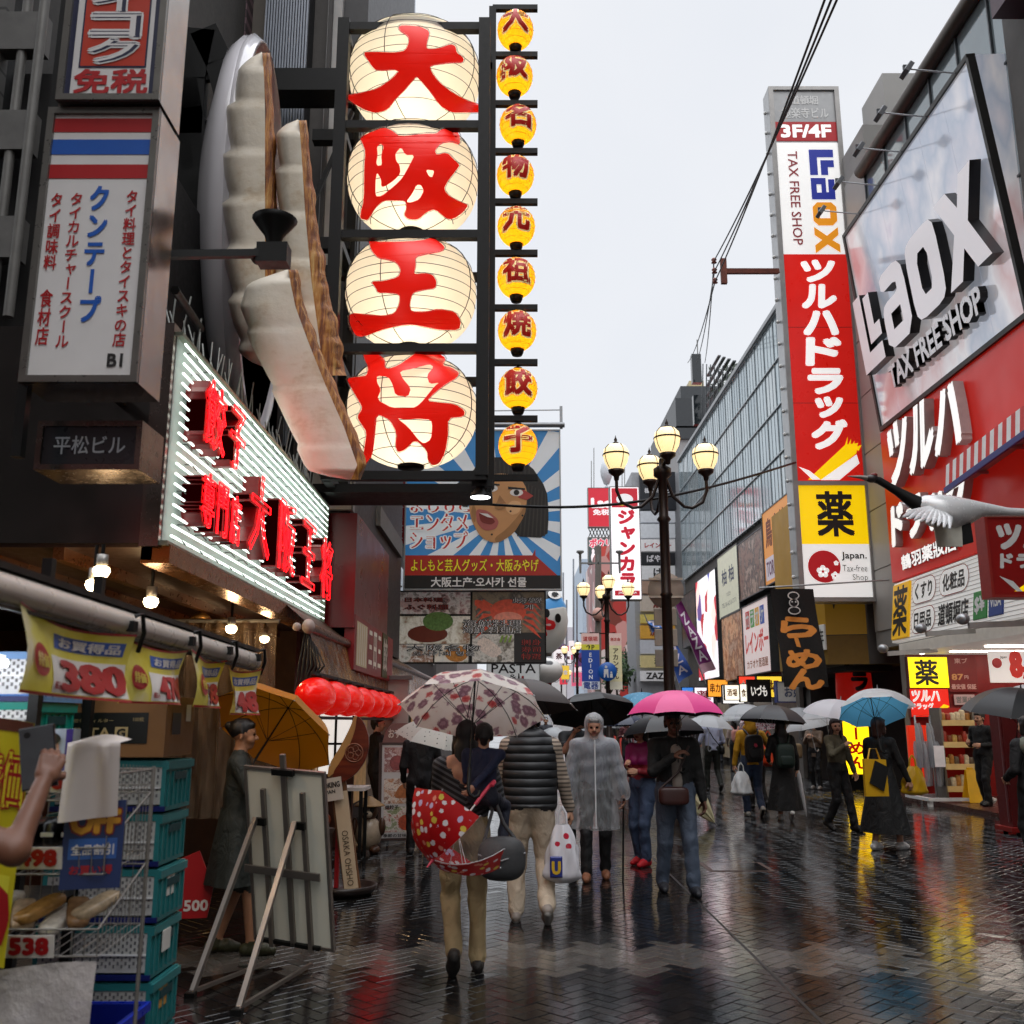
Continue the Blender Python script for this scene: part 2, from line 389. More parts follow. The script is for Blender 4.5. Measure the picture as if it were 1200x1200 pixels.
# ================================================================ RIGHT-HAND BUILDINGS
CONC = mat('8f8d89', .7, noise=.16, scale=1.2, bump=.05); CONCD = mat('5d5a57', .75, noise=.2, scale=1.5, bump=.05); CLAD = mat('a5a39f', .5, noise=.08, scale=.8)
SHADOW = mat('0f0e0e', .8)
def glass_mat(col, rough=.06, key='window_glass', var=.25, spec=.9, metal=.35):
    M = Mt(key); f = M.noise(.9, 3); c = lin(col); M.base(M.mix(f, tuple(x*(1-var) for x in c[:3])+(1,), tuple(min(1, x*(1+var)) for x in c[:3])+(1,)))
    M.b.inputs['Roughness'].default_value = rough; M.b.inputs['Metallic'].default_value = metal; M.b.inputs['Specular IOR Level'].default_value = spec; M.bump(M.noise(.6, 2), .08, .05); return M.m
GLASS = glass_mat('8d989c'); GLASSB = glass_mat('b4c4ca', .1, var=.15, metal=.5); GLASSD = glass_mat('20262a', .08, metal=.1)
ALU = mat('9a9c9e', .4, .6); ALUD = mat('55585b', .4, .6)

# ---- drugstore building
T = thing('drugstore_building', 'grey panelled drugstore building with glass upper storeys and open red ground floor', 'building', (8.4, 17, 0))
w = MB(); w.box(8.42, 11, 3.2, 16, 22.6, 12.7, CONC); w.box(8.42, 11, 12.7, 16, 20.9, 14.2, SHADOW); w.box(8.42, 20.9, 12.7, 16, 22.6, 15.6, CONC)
for i in range(8): w.box(8.40, 20.95, 3.6+i*1.4, 8.43, 22.58, 3.6+i*1.4+1.37, CLAD)
w.build('wall', T)
g = MB()
for i in range(8):
    y0 = 20.85-i*1.2
    for z0, z1 in ((8.3, 10.4), (10.4, 12.5), (12.5, 14.3)): g.box(8.38, y0-1.17, z0, 8.42, y0, z1-.03, GLASS)
g.build('glazing', T)
r = MB(); r.tube([(8.3, 20.95, 14.35), (8.3, 11, 14.35)], .16, mat('4a4038', .4, .4), 12); r.build('roof_pipe', T)
r = MB()
for i in range(9): r.box(8.34, 20.86-i*1.2, 8.2, 8.42, 20.86-i*1.2+.035, 14.3, ALUD)
for z in (10.38, 12.48): r.box(8.35, 11, z, 8.42, 20.9, z+.04, ALUD)
r.build('mullion', T)
MB().box(9.0, 20.9, 15.6, 10.2, 22.3, 17.0, CLAD).build('roof_housing', T)
# red fascia, its floodlighting put into the emission
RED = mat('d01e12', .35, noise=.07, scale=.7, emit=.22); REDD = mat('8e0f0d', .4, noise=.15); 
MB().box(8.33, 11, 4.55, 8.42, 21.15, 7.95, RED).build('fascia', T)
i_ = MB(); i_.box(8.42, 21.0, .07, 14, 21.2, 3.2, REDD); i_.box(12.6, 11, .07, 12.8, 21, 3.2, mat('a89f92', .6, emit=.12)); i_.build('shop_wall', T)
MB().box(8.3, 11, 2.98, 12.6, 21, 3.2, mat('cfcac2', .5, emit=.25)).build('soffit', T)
for y in (21.15, 15.2): MB().box(8.40, y-.14, .07, 8.56, y+.12, 3.0, mat('8d8780', .45, .3)).build('column', T)
# lit ceiling strip lights (the store's own)
for k in range(5):
    MB().box(8.9, 19.8-k*1.5, 2.955, 11.5, 19.95-k*1.5, 2.975, mat('fff4e6', .5, emit=11, noise=0)).build('ceiling_light', T)
fr = face_right(8.33, 20.95, 0)
def d3(t, y0, z0, y1, z1, name, ext, bold, skew=0, lab=None):
    x = MB(); x.text(fr, t, 20.95-y0, z0, 20.95-y1, z1, WHITEL, bold, .02, ext, skew=skew, sides=mat('b9b4b2', .45)); return x.build(name, T)
WHITEL = mat('f4f3f0', .4, emit=.75, noise=.03)
d3('ツルハ', 20.35, 6.5, 16.95, 7.75, 'lettering', .2, .045, .16); d3('ドラッグ', 20.5, 5.25, 17.0, 6.1, 'lettering', .16, .05, .12); d3('鶴羽薬妝店', 20.45, 4.72, 17.85, 5.02, 'lettering', .03, .03)
# ---- white service panel
fr = face_right(8.1, 20.9, 3.2); fr = Fr((8.12, 20.9, 3.22), (0, -1, 0), (.12, 0, 1))
t = thing('service_signboard', 'white ribbed signboard with outlined Japanese words under the red fascia', 'signboard', fr.o)
m = MB().fbox(fr, 0, 0, -.12, 5.6, 1.27, 0, mat('e9e8e4', .35, emit=.28, noise=.05))
for k in range(16): m.fbox(fr, 0, .04+k*.078, 0, 5.6, .04+k*.078+.012, .006, mat('c9c8c6', .4))
m.build('panel', t)
YEL = mat('f0b70a', .4, emit=.25); INK = mat('171514', .5, noise=0)
MB().rbox(fr, .06, .05, 0, .93, 1.22, .05, YEL).text(fr, '薬', .14, .12, .86, 1.15, INK, .022, .053).build('yellow_plate', t)
def pill(a0, b0, a1, b1, s, bd=.03):
    x = MB(); rr = (b1-b0)/2; pts = lambda d: [(a0+rr-(rr+d)*math.sin(q), b0+rr-(rr+d)*math.cos(q)) for q in np.linspace(0, math.pi, 9)]+[(a1-rr+(rr+d)*math.sin(q), b0+rr+(rr+d)*math.cos(q)) for q in np.linspace(0, math.pi, 9)]
    x.poly(fr, pts(0)[::-1], .012, mat('8a1a16', .4)); x.poly(fr, pts(-.018)[::-1], .014, mat('eeede9', .35, emit=.25)); x.text(fr, s, a0+.17, b0+.1, a1-.17, b1-.1, INK, bd, .017); x.build('name_plate', t)
pill(1.0, .68, 2.15, 1.2, 'くすり'); pill(2.3, .68, 3.55, 1.2, '化粧品'); pill(1.0, .08, 2.15, .6, '日用品')
MB().text(fr, '道頓堀店', 2.3, .14, 3.55, .54, INK, .03, .012).build('lettering', t)
g_ = MB(); g_.rbox(fr, 3.75, .1, 0, 4.25, .6, .02, mat('2f8f3e', .4)); g_.text(fr, '$¥', 3.82, .2, 4.18, .5, WHITE, .03, .022); g_.build('card_plate', t)
g_ = MB(); g_.rbox(fr, 4.32, .1, 0, 4.82, .6, .02, mat('23428f', .4)); g_.text(fr, 'VISA', 4.38, .26, 4.76, .44, WHITE, .03, .022); g_.build('card_plate', t)

# ---- leaning mirror-glass sign with chrome letters; bright reflections put into colour and emission
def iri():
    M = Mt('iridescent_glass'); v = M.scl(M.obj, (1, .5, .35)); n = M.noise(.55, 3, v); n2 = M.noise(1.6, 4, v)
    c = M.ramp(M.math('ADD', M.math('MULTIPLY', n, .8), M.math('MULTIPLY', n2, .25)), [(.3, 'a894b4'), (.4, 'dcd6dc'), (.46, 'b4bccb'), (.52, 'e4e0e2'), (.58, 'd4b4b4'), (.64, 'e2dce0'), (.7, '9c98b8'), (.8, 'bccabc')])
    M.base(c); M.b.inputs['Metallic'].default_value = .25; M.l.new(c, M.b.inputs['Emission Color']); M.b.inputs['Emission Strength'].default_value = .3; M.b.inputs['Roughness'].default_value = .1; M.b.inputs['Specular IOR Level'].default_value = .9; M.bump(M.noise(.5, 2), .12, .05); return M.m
SO = Vector((8.3, 20.95, 8.0)); SV = Vector((-.5, 0, 4.7))
fr = Fr(SO, (0, -1, 0), SV); SL = SV.length
t = thing('mirror_signboard', 'huge leaning iridescent glass signboard with chrome letters above the drugstore', 'signboard', SO)
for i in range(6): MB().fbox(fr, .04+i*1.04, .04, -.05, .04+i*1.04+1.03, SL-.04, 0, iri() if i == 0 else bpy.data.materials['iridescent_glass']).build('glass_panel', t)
m = MB()
for a0, b0, a1, b1 in ((-.05, -.05, 6.33, .04), (-.05, SL-.04, 6.33, SL+.05), (-.05, .04, .04, SL-.04), (6.28, .04, 6.36, SL-.04)): m.fbox(fr, a0, b0, -.12, a1, b1, .04, mat('3a3836', .4, .6))
m.build('frame', t)
V = [fr.at(6.36, 0, -.1), fr.at(6.36, SL, -.1), Vector((8.4, 14.55, SO.z+4.7)), Vector((8.4, 14.55, SO.z))]
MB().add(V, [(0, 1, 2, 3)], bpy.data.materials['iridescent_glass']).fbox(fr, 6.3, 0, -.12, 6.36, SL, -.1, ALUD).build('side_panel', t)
CHR = mat('e2dde0', .3, .2, noise=0, emit=.3); CHS = mat('1a1718', .35, .3)  # chrome face lightened by emission in place of reflected light
def letter(pts, holes=()):
    x = MB(); x.poly(fr, pts, .02, CHS, holes, ext=.2); x.poly(fr, pts, .222, CHR, holes); x.build('lettering', t)
L0 = .25; Z0 = 1.2
letter([(L0, Z0+1.75), (L0, Z0), (L0+1.15, Z0), (L0+1.15, Z0+.38), (L0+.42, Z0+.38), (L0+.42, Z0+1.75)])
letter([(L0+.56, Z0+1.6), (L0+.56, Z0+.52), (L0+1.2, Z0+.52), (L0+1.2, Z0+.85), (L0+.9, Z0+.85), (L0+.9, Z0+1.6)])
a = L0+1.42
letter(cutline([(a, Z0), (a+1.25, Z0), (a+1.25, Z0+1.35), (a+1.0, Z0+1.62), (a+.1, Z0+1.62), (a+.1, Z0+1.25), (a+.85, Z0+1.25), (a+.85, Z0+1.0), (a+.15, Z0+1.0), (a, Z0+.8)]), [[(a+.38, Z0+.35), (a+.86, Z0+.35), (a+.86, Z0+.7), (a+.38, Z0+.7)]])
a = L0+2.85
letter(cutline([(a, Z0+.2), (a+.2, Z0), (a+1.15, Z0), (a+1.35, Z0+.2), (a+1.35, Z0+1.45), (a+1.15, Z0+1.65), (a+.2, Z0+1.65), (a, Z0+1.45)]), [cutline([(a+.45, Z0+.4), (a+.9, Z0+.4), (a+.9, Z0+1.25), (a+.45, Z0+1.25)])])
a = L0+4.3
letter([(a, Z0), (a+.48, Z0), (a+.75, Z0+.5), (a+1.05, Z0), (a+1.55, Z0), (a+1.05, Z0+.87), (a+1.5, Z0+1.75), (a+1.05, Z0+1.75), (a+.8, Z0+1.25), (a+.5, Z0+1.7), (a+.02, Z0+1.7), (a+.52, Z0+.87)])
m = MB(); m.text(fr, 'TAX FREE SHOP', 1.25, .52, 5.35, .98, mat('e4e2e4', .3, .3, emit=.1), .03, .02, .14, sides=CHS); m.build('lettering', t)
for px, py in ((1125, 80), (1090, 133), (1062, 181), (1035, 222), (1012, 260)):
    a = PX(px, py, 7.86); a.z = 12.68; t = thing('flood_lamp', {1125: 'floodlight on a long arm nearest the corner of the mirror sign', 1090: 'second floodlight along the mirror sign from the street corner', 1062: 'middle floodlight of the row above the mirror sign', 1035: 'fourth floodlight from the near corner of mirror sign', 1012: 'floodlight at the far low end of the mirror sign row'}[px], 'floodlight', a, 'floodlights over the mirror sign')
    MB().tube([a, a+Vector((-.95, 0, .1))], .014, GALV, 6).build('arm', t)
    b = a+Vector((-.95, 0, .08)); f2 = Fr(b, (0, -1, 0), Vector((.6, 0, .8))); MB().rbox(f2, -.13, -.1, -.06, .13, .1, .03, mat('77797c', .4, .6)).build('lamp_head', t)
    MB().bar(b, b+Vector((0, 0, .09)), .1, .04, ALUD).build('bracket', t)

# ---- tall upright sign
Y = 22.4; o = P(943, 700, Y); fr = face_cam(o.x, Y, o.z); w_, h_ = 1.58, 13.2
t = thing('upright_sign', 'tall narrow upright sign with red and white panels projecting over the street', 'sign', o)
MB().fbox(fr, -.12, -.1, -.5, w_+.12, h_+.1, -.01, mat('b4b5b6', .35, .4)).build('cabinet', t)
m = MB()
for a0, b0, a1, b1 in ((-.12, -.1, 0, h_+.1), (w_, -.1, w_+.12, h_+.1), (0, -.1, w_, 0), (0, h_, w_, h_+.1), (0, 2.66, w_, 2.76)): m.fbox(fr, a0, b0, -.01, a1, b1, .05, mat('9c9a98', .4, .5))
m.build('frame', t)
LW = mat('f4f3f1', .3, emit=.5, noise=.06, scale=1.3); LR = mat('dc1a10', .3, emit=.38, noise=.12, scale=1.1); LY = mat('ffd400', .3, emit=.6, noise=.02); LD = mat('a3141c', .35, emit=.3)
def pan(b0, b1, m, tx, name='panel'): 
    x = MB().fbox(fr, .0, b0, -.02, w_, b1, 0, m)
    for q in tx: x.text(fr, *q[:6], bold=q[6], c=.008, vert=q[7] if len(q) > 7 else False, skew=q[8] if len(q) > 8 else 0)
    return x.build(name, t)
B1 = mat('1c2fa0', .4, emit=.2, noise=0); OR = mat('f29a12', .4, emit=.35, noise=0); MAR = mat('97202c', .4, emit=.1, noise=0)
pan(0, 1.25, LW, [('Japan.', .92, .86, 1.5, 1.06, INK, .02), ('Tax-free', .92, .6, 1.5, .76, GREYP, 0), ('Shop', 1.14, .36, 1.5, .54, GREYP, 0)])
x = MB(); x.disc(fr, .5, .72, .38, .006, mat('c31420', .4, emit=.25, noise=0), 28)
for q, (da, db, rr) in enumerate(((.46, .6, .15), (.74, .5, .1), (.78, .8, .06))):
    for k in range(5): an = 2*math.pi*k/5+.3; x.disc(fr, da+rr*.6*math.cos(an), db+rr*.6*math.sin(an), rr*.42, .010+q*.0007, LW, 10)
x.build('logo', t)
pan(1.25, 2.66, LY, [('薬', .42, 1.45, 1.25, 2.5, INK, .026)])
pan(2.76, 8.6, LR, []); MB().fbox(fr, 0, 4.7, 0, w_, 4.712, .002, mat('8a120c', .5)).fbox(fr, 0, 6.65, 0, w_, 6.662, .002, mat('8a120c', .5)).build('panel_joint', t)
x = MB()
WL2 = mat('fbfaf8', .3, emit=.55, noise=0); yy = 8.45
for ch, hh in (('ツ', .66), ('ル', .7), ('ハ', .7), ('ド', .8), ('ラ', .72), ('ッ', .58), ('グ', .82)):
    x.text(fr, ch, .42 if ch != 'ッ' else .55, yy-hh*.86, 1.2 if ch != 'ッ' else 1.15, yy-.04, WL2, .05, .008, skew=.08); yy -= hh
x.build('lettering', t)
x = MB(); x.poly(fr, [(.25, 2.8), (.62, 2.8), (1.45, 3.45), (1.5, 3.7), (1.2, 3.66)], .008, LY); x.poly(fr, [(.55, 2.79), (1.0, 2.79), (1.5, 3.2), (1.45, 3.42)], .010, WL2); x.poly(fr, [(.05, 3.12), (.3, 3.02), (.55, 2.8), (.36, 2.8)], .009, WL2)
for k in range(5): x.poly(fr, [(1.15+k*.07, 3.55+k*.01), (1.22+k*.07, 3.5), (1.27+k*.08, 3.86-k*.05)], .0095, LY)
x.build('logo', t)
pan(8.6, 11.7, LW, [])
x = MB()
def rotx(s, b0, b1, a0, a1, m, bold):   # word running down the panel
    f2 = Fr(fr.at(0, 0, 0), -fr.v, fr.u); x.text(f2, s, -b1, a0, -b0, a1, m, bold, .008)
rotx('TAX FREE SHOP', 8.85, 11.45, .28, .52, MAR, .01); x.build('lettering', t)
x = MB(); f2 = Fr(fr.at(0, 0, 0), -fr.v, fr.u); A0 = .82; bz = 11.5
x.poly(f2, [(-bz, A0+.62), (-bz, A0), (-bz+.72, A0), (-bz+.72, A0+.2), (-bz+.22, A0+.2), (-bz+.22, A0+.62)], .008, B1); x.poly(f2, [(-bz+.3, A0+.62), (-bz+.3, A0+.28), (-bz+.72, A0+.28), (-bz+.72, A0+.46), (-bz+.5, A0+.46), (-bz+.5, A0+.62)], .008, B1)
x.poly(f2, [(-bz+.8, A0), (-bz+1.4, A0), (-bz+1.4, A0+.6), (-bz+.84, A0+.6), (-bz+.84, A0+.44), (-bz+1.2, A0+.44), (-bz+1.2, A0+.38), (-bz+.8, A0+.38)], .008, B1, [[(-bz+.98, A0+.14), (-bz+1.21, A0+.14), (-bz+1.21, A0+.26), (-bz+.98, A0+.26)]])
x.poly(f2, cutline([(-bz+1.48, A0), (-bz+2.12, A0), (-bz+2.12, A0+.6), (-bz+1.48, A0+.6)]), .008, OR, [[(-bz+1.68, A0+.17), (-bz+1.92, A0+.17), (-bz+1.92, A0+.43), (-bz+1.68, A0+.43)]])
a = -bz+2.16; x.poly(f2, [(a, A0), (a+.22, A0), (a+.36, A0+.18), (a+.5, A0), (a+.72, A0), (a+.48, A0+.31), (a+.7, A0+.62), (a+.48, A0+.62), (a+.36, A0+.44), (a+.22, A0+.6), (a, A0+.6), (a+.24, A0+.31)], .008, OR)
x.build('logo', t)
pan(11.75, 12.3, LD, [('3F/4F', .16, 11.86, 1.42, 12.2, WL2, .04)]); pan(12.3, 13.2, mat('a8a9aa', .35, .2), [('道頓堀', .45, 12.8, 1.15, 13.05, WHITE, .02), ('極楽寺ビル', .2, 12.4, 1.4, 12.7, WHITE, .02)])
for k in range(22): MB().ell(fr.at(-.17, .5+k*.58, -.2), (.05, .05, .05), mat('d9d9d6', .3), 8, 5).build('bulb', t)
for z in (1.5, 9.5): MB().fbox(fr, w_+.12, z, -.35, w_+.5, z+.2, -.2, ALUD).build('bracket', t)
# ---- bracket with the three wires
o = P(912, 318, 22.2); e = P(848, 318, 21.6)
t = thing('wire_bracket', 'rusty red steel arm holding three wires off the tall sign', 'bracket', o)
RUST = mat('6e3a2c', .6, .3, noise=.3); MB().bar(o, e, .1, .12, RUST).build('arm', t); MB().bar(e+Vector((0, 0, -.32)), e+Vector((0, 0, .32)), .14, .1, RUST).build('crosspiece', t)
for k in (-1, 0, 1): MB().lathe([(.0, 0), (.07, .01), (.04, .05), (.07, .09), (.04, .13), (0, .15)], e+Vector((-.22, 0, k*.26-.05)), mat('8a4a3a', .3), 10).build('insulator', t)
wm = mat('1a1a1a', .6, noise=0)
for k, (x0, xe) in enumerate(((985, 832), (978, 822), (970, 812))):
    a, b, c = P(x0, -10, 9.5), e+Vector((-.22, 0, .27-k*.27)), P(xe-6, 425, 46)
    sg = lambda p, q, s: [p.lerp(q, i/12)-Vector((0, 0, s*4*(i/12)*(1-i/12))) for i in range(13)]
    solo(MB().tube(sg(a, b, .12)+sg(b, c, .3)[1:], .016, wm, 6), 'overhead_wire', 'thin black wire crossing the pale sky, %s of the three' % ('upper right-most seen', 'middle one', 'last one near the lamps')[k] if False else ['thin black wire on the top insulator of the rusty arm', 'thin black wire on the middle insulator of the rusty arm', 'thin black wire on the bottom insulator of the rusty arm'][k], 'wire', 'overhead wires')

# ---- yellow corner restaurant
t = thing('yellow_restaurant', 'dull yellow rounded restaurant front behind the tall red sign', 'restaurant', (8.4, 25.4, 0))
YB = mat('b98a1c', .5, emit=.06, noise=.15, scale=1); YB2 = mat('8d6a20', .55)
m = MB(); pts = [(8.4, 28.0), (7.6, 27.7), (7.3, 26.8), (7.3, 23.9), (7.5, 23.3), (8.4, 23.1)]
for (x0, y0), (x1, y1) in zip(pts, pts[1:]): m.add([(x0, y0, 3.6), (x1, y1, 3.6), (x1, y1, 7.2), (x0, y0, 7.2)], [(0, 1, 2, 3)], YB); m.add([(x0, y0, 2.9), (x1, y1, 2.9), (x1+.1 if x1 > 8.3 else x1, y1, 3.58), (x0, y0, 3.58)], [(0, 1, 2, 3)], YB2)
m.box(8.4, 23.0, 2.9, 14, 28.2, 12, CONCD); m.build('wall', t)
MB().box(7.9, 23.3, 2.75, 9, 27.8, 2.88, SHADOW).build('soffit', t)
fr = Fr((7.5, 23.3, 0), (.9, -.2, 0), (0, 0, 1))
m = MB(); m.poly(fr, [(.05+(x-.3)*.5, z*.9) for x, z in cutline([(.3, 6.6), (.6, 6.8), (1.0, 6.5), (.95, 5.9), (.75, 5.5), (.72, 4.9), (.6, 4.6), (.52, 5.2), (.35, 5.8)], 2)], .01, INK); m.build('ink_drop_print', t)
m = MB(); fr = Fr((7.32, 23.9, 0), (.18, -.6, 0), (0, 0, 1)); m.rbox(fr, -.1, 3.25, .01, .62, 3.85, .05, mat('dcd9d2', .4, emit=.12)); m.text(fr, '創業47年', -.05, 3.36, .58, 3.74, INK, .02, .053); m.build('name_board', t)
MB().box(9.5, 23.2, 0, 13, 28, 2.9, mat('241a14', .8)).build('shop_wall', t)
# red paper lantern sign and yellow lit ramen sign
m = thing('ramen_drum', 'red cylindrical lantern sign with a black character under yellow restaurant', 'lantern', P(1003, 830, 24.5))
o = P(1003, 835, 24.5); MB().lathe([(.0, 0), (.36, .0), (.42, .1), (.44, .5), (.42, .95), (.36, 1.05), (0, 1.05)], o, mat('c01a10', .4, emit=.25), 24).build('shade', m)
MB().text(None, 'ラー', .1, 0, .6, 1, INK, .05, .0, vert=True, fn=lambda x, y, c: o+Vector((.455*math.sin((x-.35)*2.2), -.455*math.cos((x-.35)*2.2)-c, y)), nsub=1).build('lettering', m)
MB().box(o.x-.2, o.y-.02, o.z+1.05, o.x+.2, o.y+.02, o.z+1.5, BLACK).build('hanger', m)
o = P(991, 905, 24); fr = face_cam(o.x, 24, .35)
t = panel_sign('lit_ramen_sign', 'glowing yellow standing sign with red ramen lettering behind the woman in black', 'sign', fr, .62, 1.55, .25, mat('ffd010', .4, emit=2.0, noise=.03), mat('3a2a12', .5))
MB().text(fr, 'らーめん', .08, .1, .54, 1.45, mat('c0160a', .4, emit=.5, noise=0), .03, .006, vert=True).build('lettering', t); MB().fbox(fr, .1, -.35, -.2, .52, -.03, -.05, BLACK).build('base', t)

# ---- long glass building with signboards
GLV = [GLASSB, glass_mat('9fb2ba', .14, var=.2, metal=.45), glass_mat('c2cdd0', .08, var=.12, metal=.5), GLASSB]
t = thing('glass_building', 'long silver glass curtain building above the row of restaurant signboards', 'building', (8.4, 38, 0))
MB().box(8.5, 28.2, 0, 18, 47.4, 14.3, CONCD).build('wall', t)
g = MB()
for i in range(16):
    y0 = 28.3+i*1.2
    for k in range(4): g.box(8.42, y0+.02, 8.3+k*1.5, 8.5, y0+1.17, 8.3+k*1.5+1.47, random.choice(GLV))
g.build('glazing', t)
r = MB()
for i in range(49): r.box(8.408 if i % 3 else 8.395, 28.28+i*.4, 8.2, 8.42, 28.28+i*.4+(.025 if i % 3 else .05), 14.3, mat('a9b2b6', .35, .3))
for k in range(5): r.box(8.365, 28.2, 8.26+k*1.5, 8.42, 47.4, 8.26+k*1.5+.045, mat('aeb6ba', .35, .3))
r.build('mullion', t)
MB().box(8.3, 28.2, 14.3, 9, 47.4, 14.45, ALU).build('parapet', t); MB().box(8.3, 28.2, 2.6, 9, 47.4, 2.95, mat('4a4744', .6)).build('canopy_band', t)
r = MB()
for i in range(40): r.tube([(9.4, 31+i*.4, 14.4), (9.4, 31+i*.4, 15.6)], .02, ALUD, 5, smooth=False)
for z in (15.0, 15.6): r.tube([(9.4, 31, z), (9.4, 47, z)], .025, ALUD, 5)
r.build('roof_railing', t)
m = MB(); FO = mat('26331f', .8, noise=.4, scale=3)
for i in range(1200):
    c = Vector((9.6+random.random()*2, 33.5+random.random()*11, 14.4+min(1.3, abs(random.gauss(0, .6))))); a = Vector((random.gauss(0, 1), random.gauss(0, 1), random.gauss(0, 1))).normalized()*.2; b = a.orthogonal().normalized()*.11
    m.add([c-a, c+b, c+a, c-b], [(0, 1, 2, 3)], FO)
solo(m, 'roof_shrub', 'dark green planting along the roof edge of the glass building', 'plants')
solo(MB().box(9.0, 30, 14.46, 9.9, 33, 15.4, mat('7e8486', .5, .3)).box(9.1, 30.2, 15.4, 9.8, 32.8, 15.5, ALUD), 'roof_unit', 'grey ventilation unit standing on the glass building roof', 'vent unit')
def board(name, y0, y1, z0, z1, m, label, extra=None, border=ALUD):
    fr = face_right(8.2, y0, z0); t = panel_sign(name, label, 'signboard', fr, y0-y1, z1-z0, .25, m, border, .04, 'restaurant signboards on the glass building')
    if extra: 
        x = MB(); extra(x, fr, y0-y1, z1-z0); x.build('lettering', t)
    return t
def e1(x, fr, w, h): 
    x.text(fr, '鳥貴族', .3, h*.5, w-.3, h*.88, mat('8a3a10', .5), .03, .004); x.quad(fr, .1, .12, w-.1, h*.36, .002, mat('d8cdd8', .4, emit=.2)); x.text(fr, 'TORIKIZOKU', .25, .25, w-.25, h*.3, mat('70305a', .5), .02, .006)
board('signboard', 31.2, 28.2, 5.85, 8.2, mat('e8963a', .4, emit=.3), 'orange signboard with brown characters and a white strip', e1)
board('signboard', 34.8, 31.35, 5.8, 7.8, picture(('1c1412', '5a2a1e', '8d6a55', '2a1a18', 'b59a86', '3b2320'), 1.6, emit=.08), 'dark signboard printed with a dish of food')
def e3(x, fr, w, h): x.text(fr, '柚 柚', .7, h*.5, w-.7, h*.75, mat('44506a', .5), .02, .004); x.text(fr, 'YUZU', w*.4, h*.3, w*.6, h*.36, GREYP, 0, .004); x.text(fr, 'TEL 06-6213-7171', w*.15, h*.15, w*.85, h*.22, GREYP, 0, .004)
board('signboard', 38.4, 34.95, 5.5, 7.9, mat('cfcfb8', .4, emit=.3), 'pale cream signboard with two small blue-grey characters', e3)
board('video_screen', 43.2, 38.9, 3.3, 7.6, picture(('ffffff', 'c83a48', 'f2e8ee', '3a4aa0', 'ffd9d0', 'b02838', 'f8f8ff', '604888', 'ffe8e0'), 1.1, 'vor', emit=.9), 'tall bright video screen with red, white and blue picture', None)
def e5(x, fr, w, h):
    for k, (ch, c) in enumerate(zip('カラオケ', ('c23b32', '4f9a4a', 'd8a038', '3b58a8'))): x.quad(fr, w*.12+k*w*.19, h*.66, w*.12+k*w*.19+w*.16, h*.92, .003, mat(c, .4, emit=.2)); x.text(fr, ch, w*.14+k*w*.19, h*.69, w*.14+k*w*.19+w*.12, h*.89, WHITE, .03, .006)
    x.text(fr, 'レインボー', w*.08, h*.3, w*.95, h*.6, mat('cf2f2a', .4, emit=.2), .03, .004); x.text(fr, 'カラオケ居酒屋', w*.1, h*.08, w*.9, h*.2, mat('a05a2a', .4), .02, .004)
board('signboard', 34.6, 31.1, 3.15, 5.5, mat('ecd9d6', .4, emit=.35), 'pink-white karaoke signboard with red letters and four colour tiles', e5)
board('signboard', 38.1, 34.75, 3.1, 5.5, picture(('6a3a20', 'b86a3a', 'e0b088', '8a4a28', 'c9a58c', '40241a'), 1.2, emit=.2), 'brown signboard with a blurred photograph of grilled food')
board('signboard', 47.0, 43.4, 5.0, 7.4, picture(('2a2a30', '6a5a58', '3c3c44', '8a8078'), 1.5, emit=.05), 'grey dim signboard at the far end of the glass building')
# lit signs over the shopfronts
for k, (x0, y0, x1, y1, c, s, lab) in enumerate(((850, 803, 866, 820, 'fff1d8', '酒場', 'small cream lit box sign under the karaoke boards'), (868, 802, 875, 822, 'f6f0dc', '食', 'narrow white lit sign beside the black sign'), (877, 797, 902, 822, '15110f', 'いづも', 'black shop sign with white and red brush letters'))):
    a, b = P(x0, y1, 30.2-k*.1), P(x1, y0, 30.2-k*.1); fr = face_cam(a.x, a.y, a.z)
    t = panel_sign('shop_sign', lab, 'sign', fr, b.x-a.x, b.z-a.z, .15, mat(c, .4, emit=.02 if k == 2 else 1.3), BLACK, .02)
    MB().text(fr, s, (b.x-a.x)*.15, (b.z-a.z)*.25, (b.x-a.x)*.85, (b.z-a.z)*.75, mat('f5f0e8', .4, emit=.6) if k == 2 else mat('9a7038', .5), .03, .006, vert=(k == 1)).build('lettering', t)
fr = face_cam(*P(912, 822, 29.0)); t = panel_sign('shop_sign', 'pale long shop sign with a blue lower edge under the banner', 'sign', fr, 2.4, .55, .3, mat('b9b7b4', .5, emit=.12), mat('34437e', .5), .03)
MB().text(fr, 'お好み焼 鉄板焼', .2, .12, 2.2, .42, mat('44527a', .5), .02, .006).build('lettering', t)
# black ramen banner on its rod
a, b = P(903, 690, 21.5), P(948, 688, 21.5); t = thing('ramen_banner', 'long black banner with orange brush lettering hanging from a rod', 'banner', P(932, 797, 21.5))
BN = mat('100e0d', .7, noise=.2); W2, H2 = (b-a).length+.1, 2.15
fr = face_cam(a.x, a.y, a.z-H2); wav = lambda x, y: .04*math.sin(x*7+y*2)+.03*math.sin(y*3.1)
m = MB(); m.grid(lambda u, v: fr.at(u*W2+(1-v)*.18, v*H2, wav(u*W2, v*H2)), 14, 20, BN); m.grid(lambda u, v: fr.at(u*W2+(1-v)*.18, v*H2, wav(u*W2, v*H2)-.006), 14, 20, BN); m.build('cloth', t)
m = MB(); ORG = mat('d98a3a', .6, emit=.12); fnb = lambda x, y, c: fr.at(x+(1-y/H2)*.18, y, wav(x, y)+.006+c)
yy = H2-.62
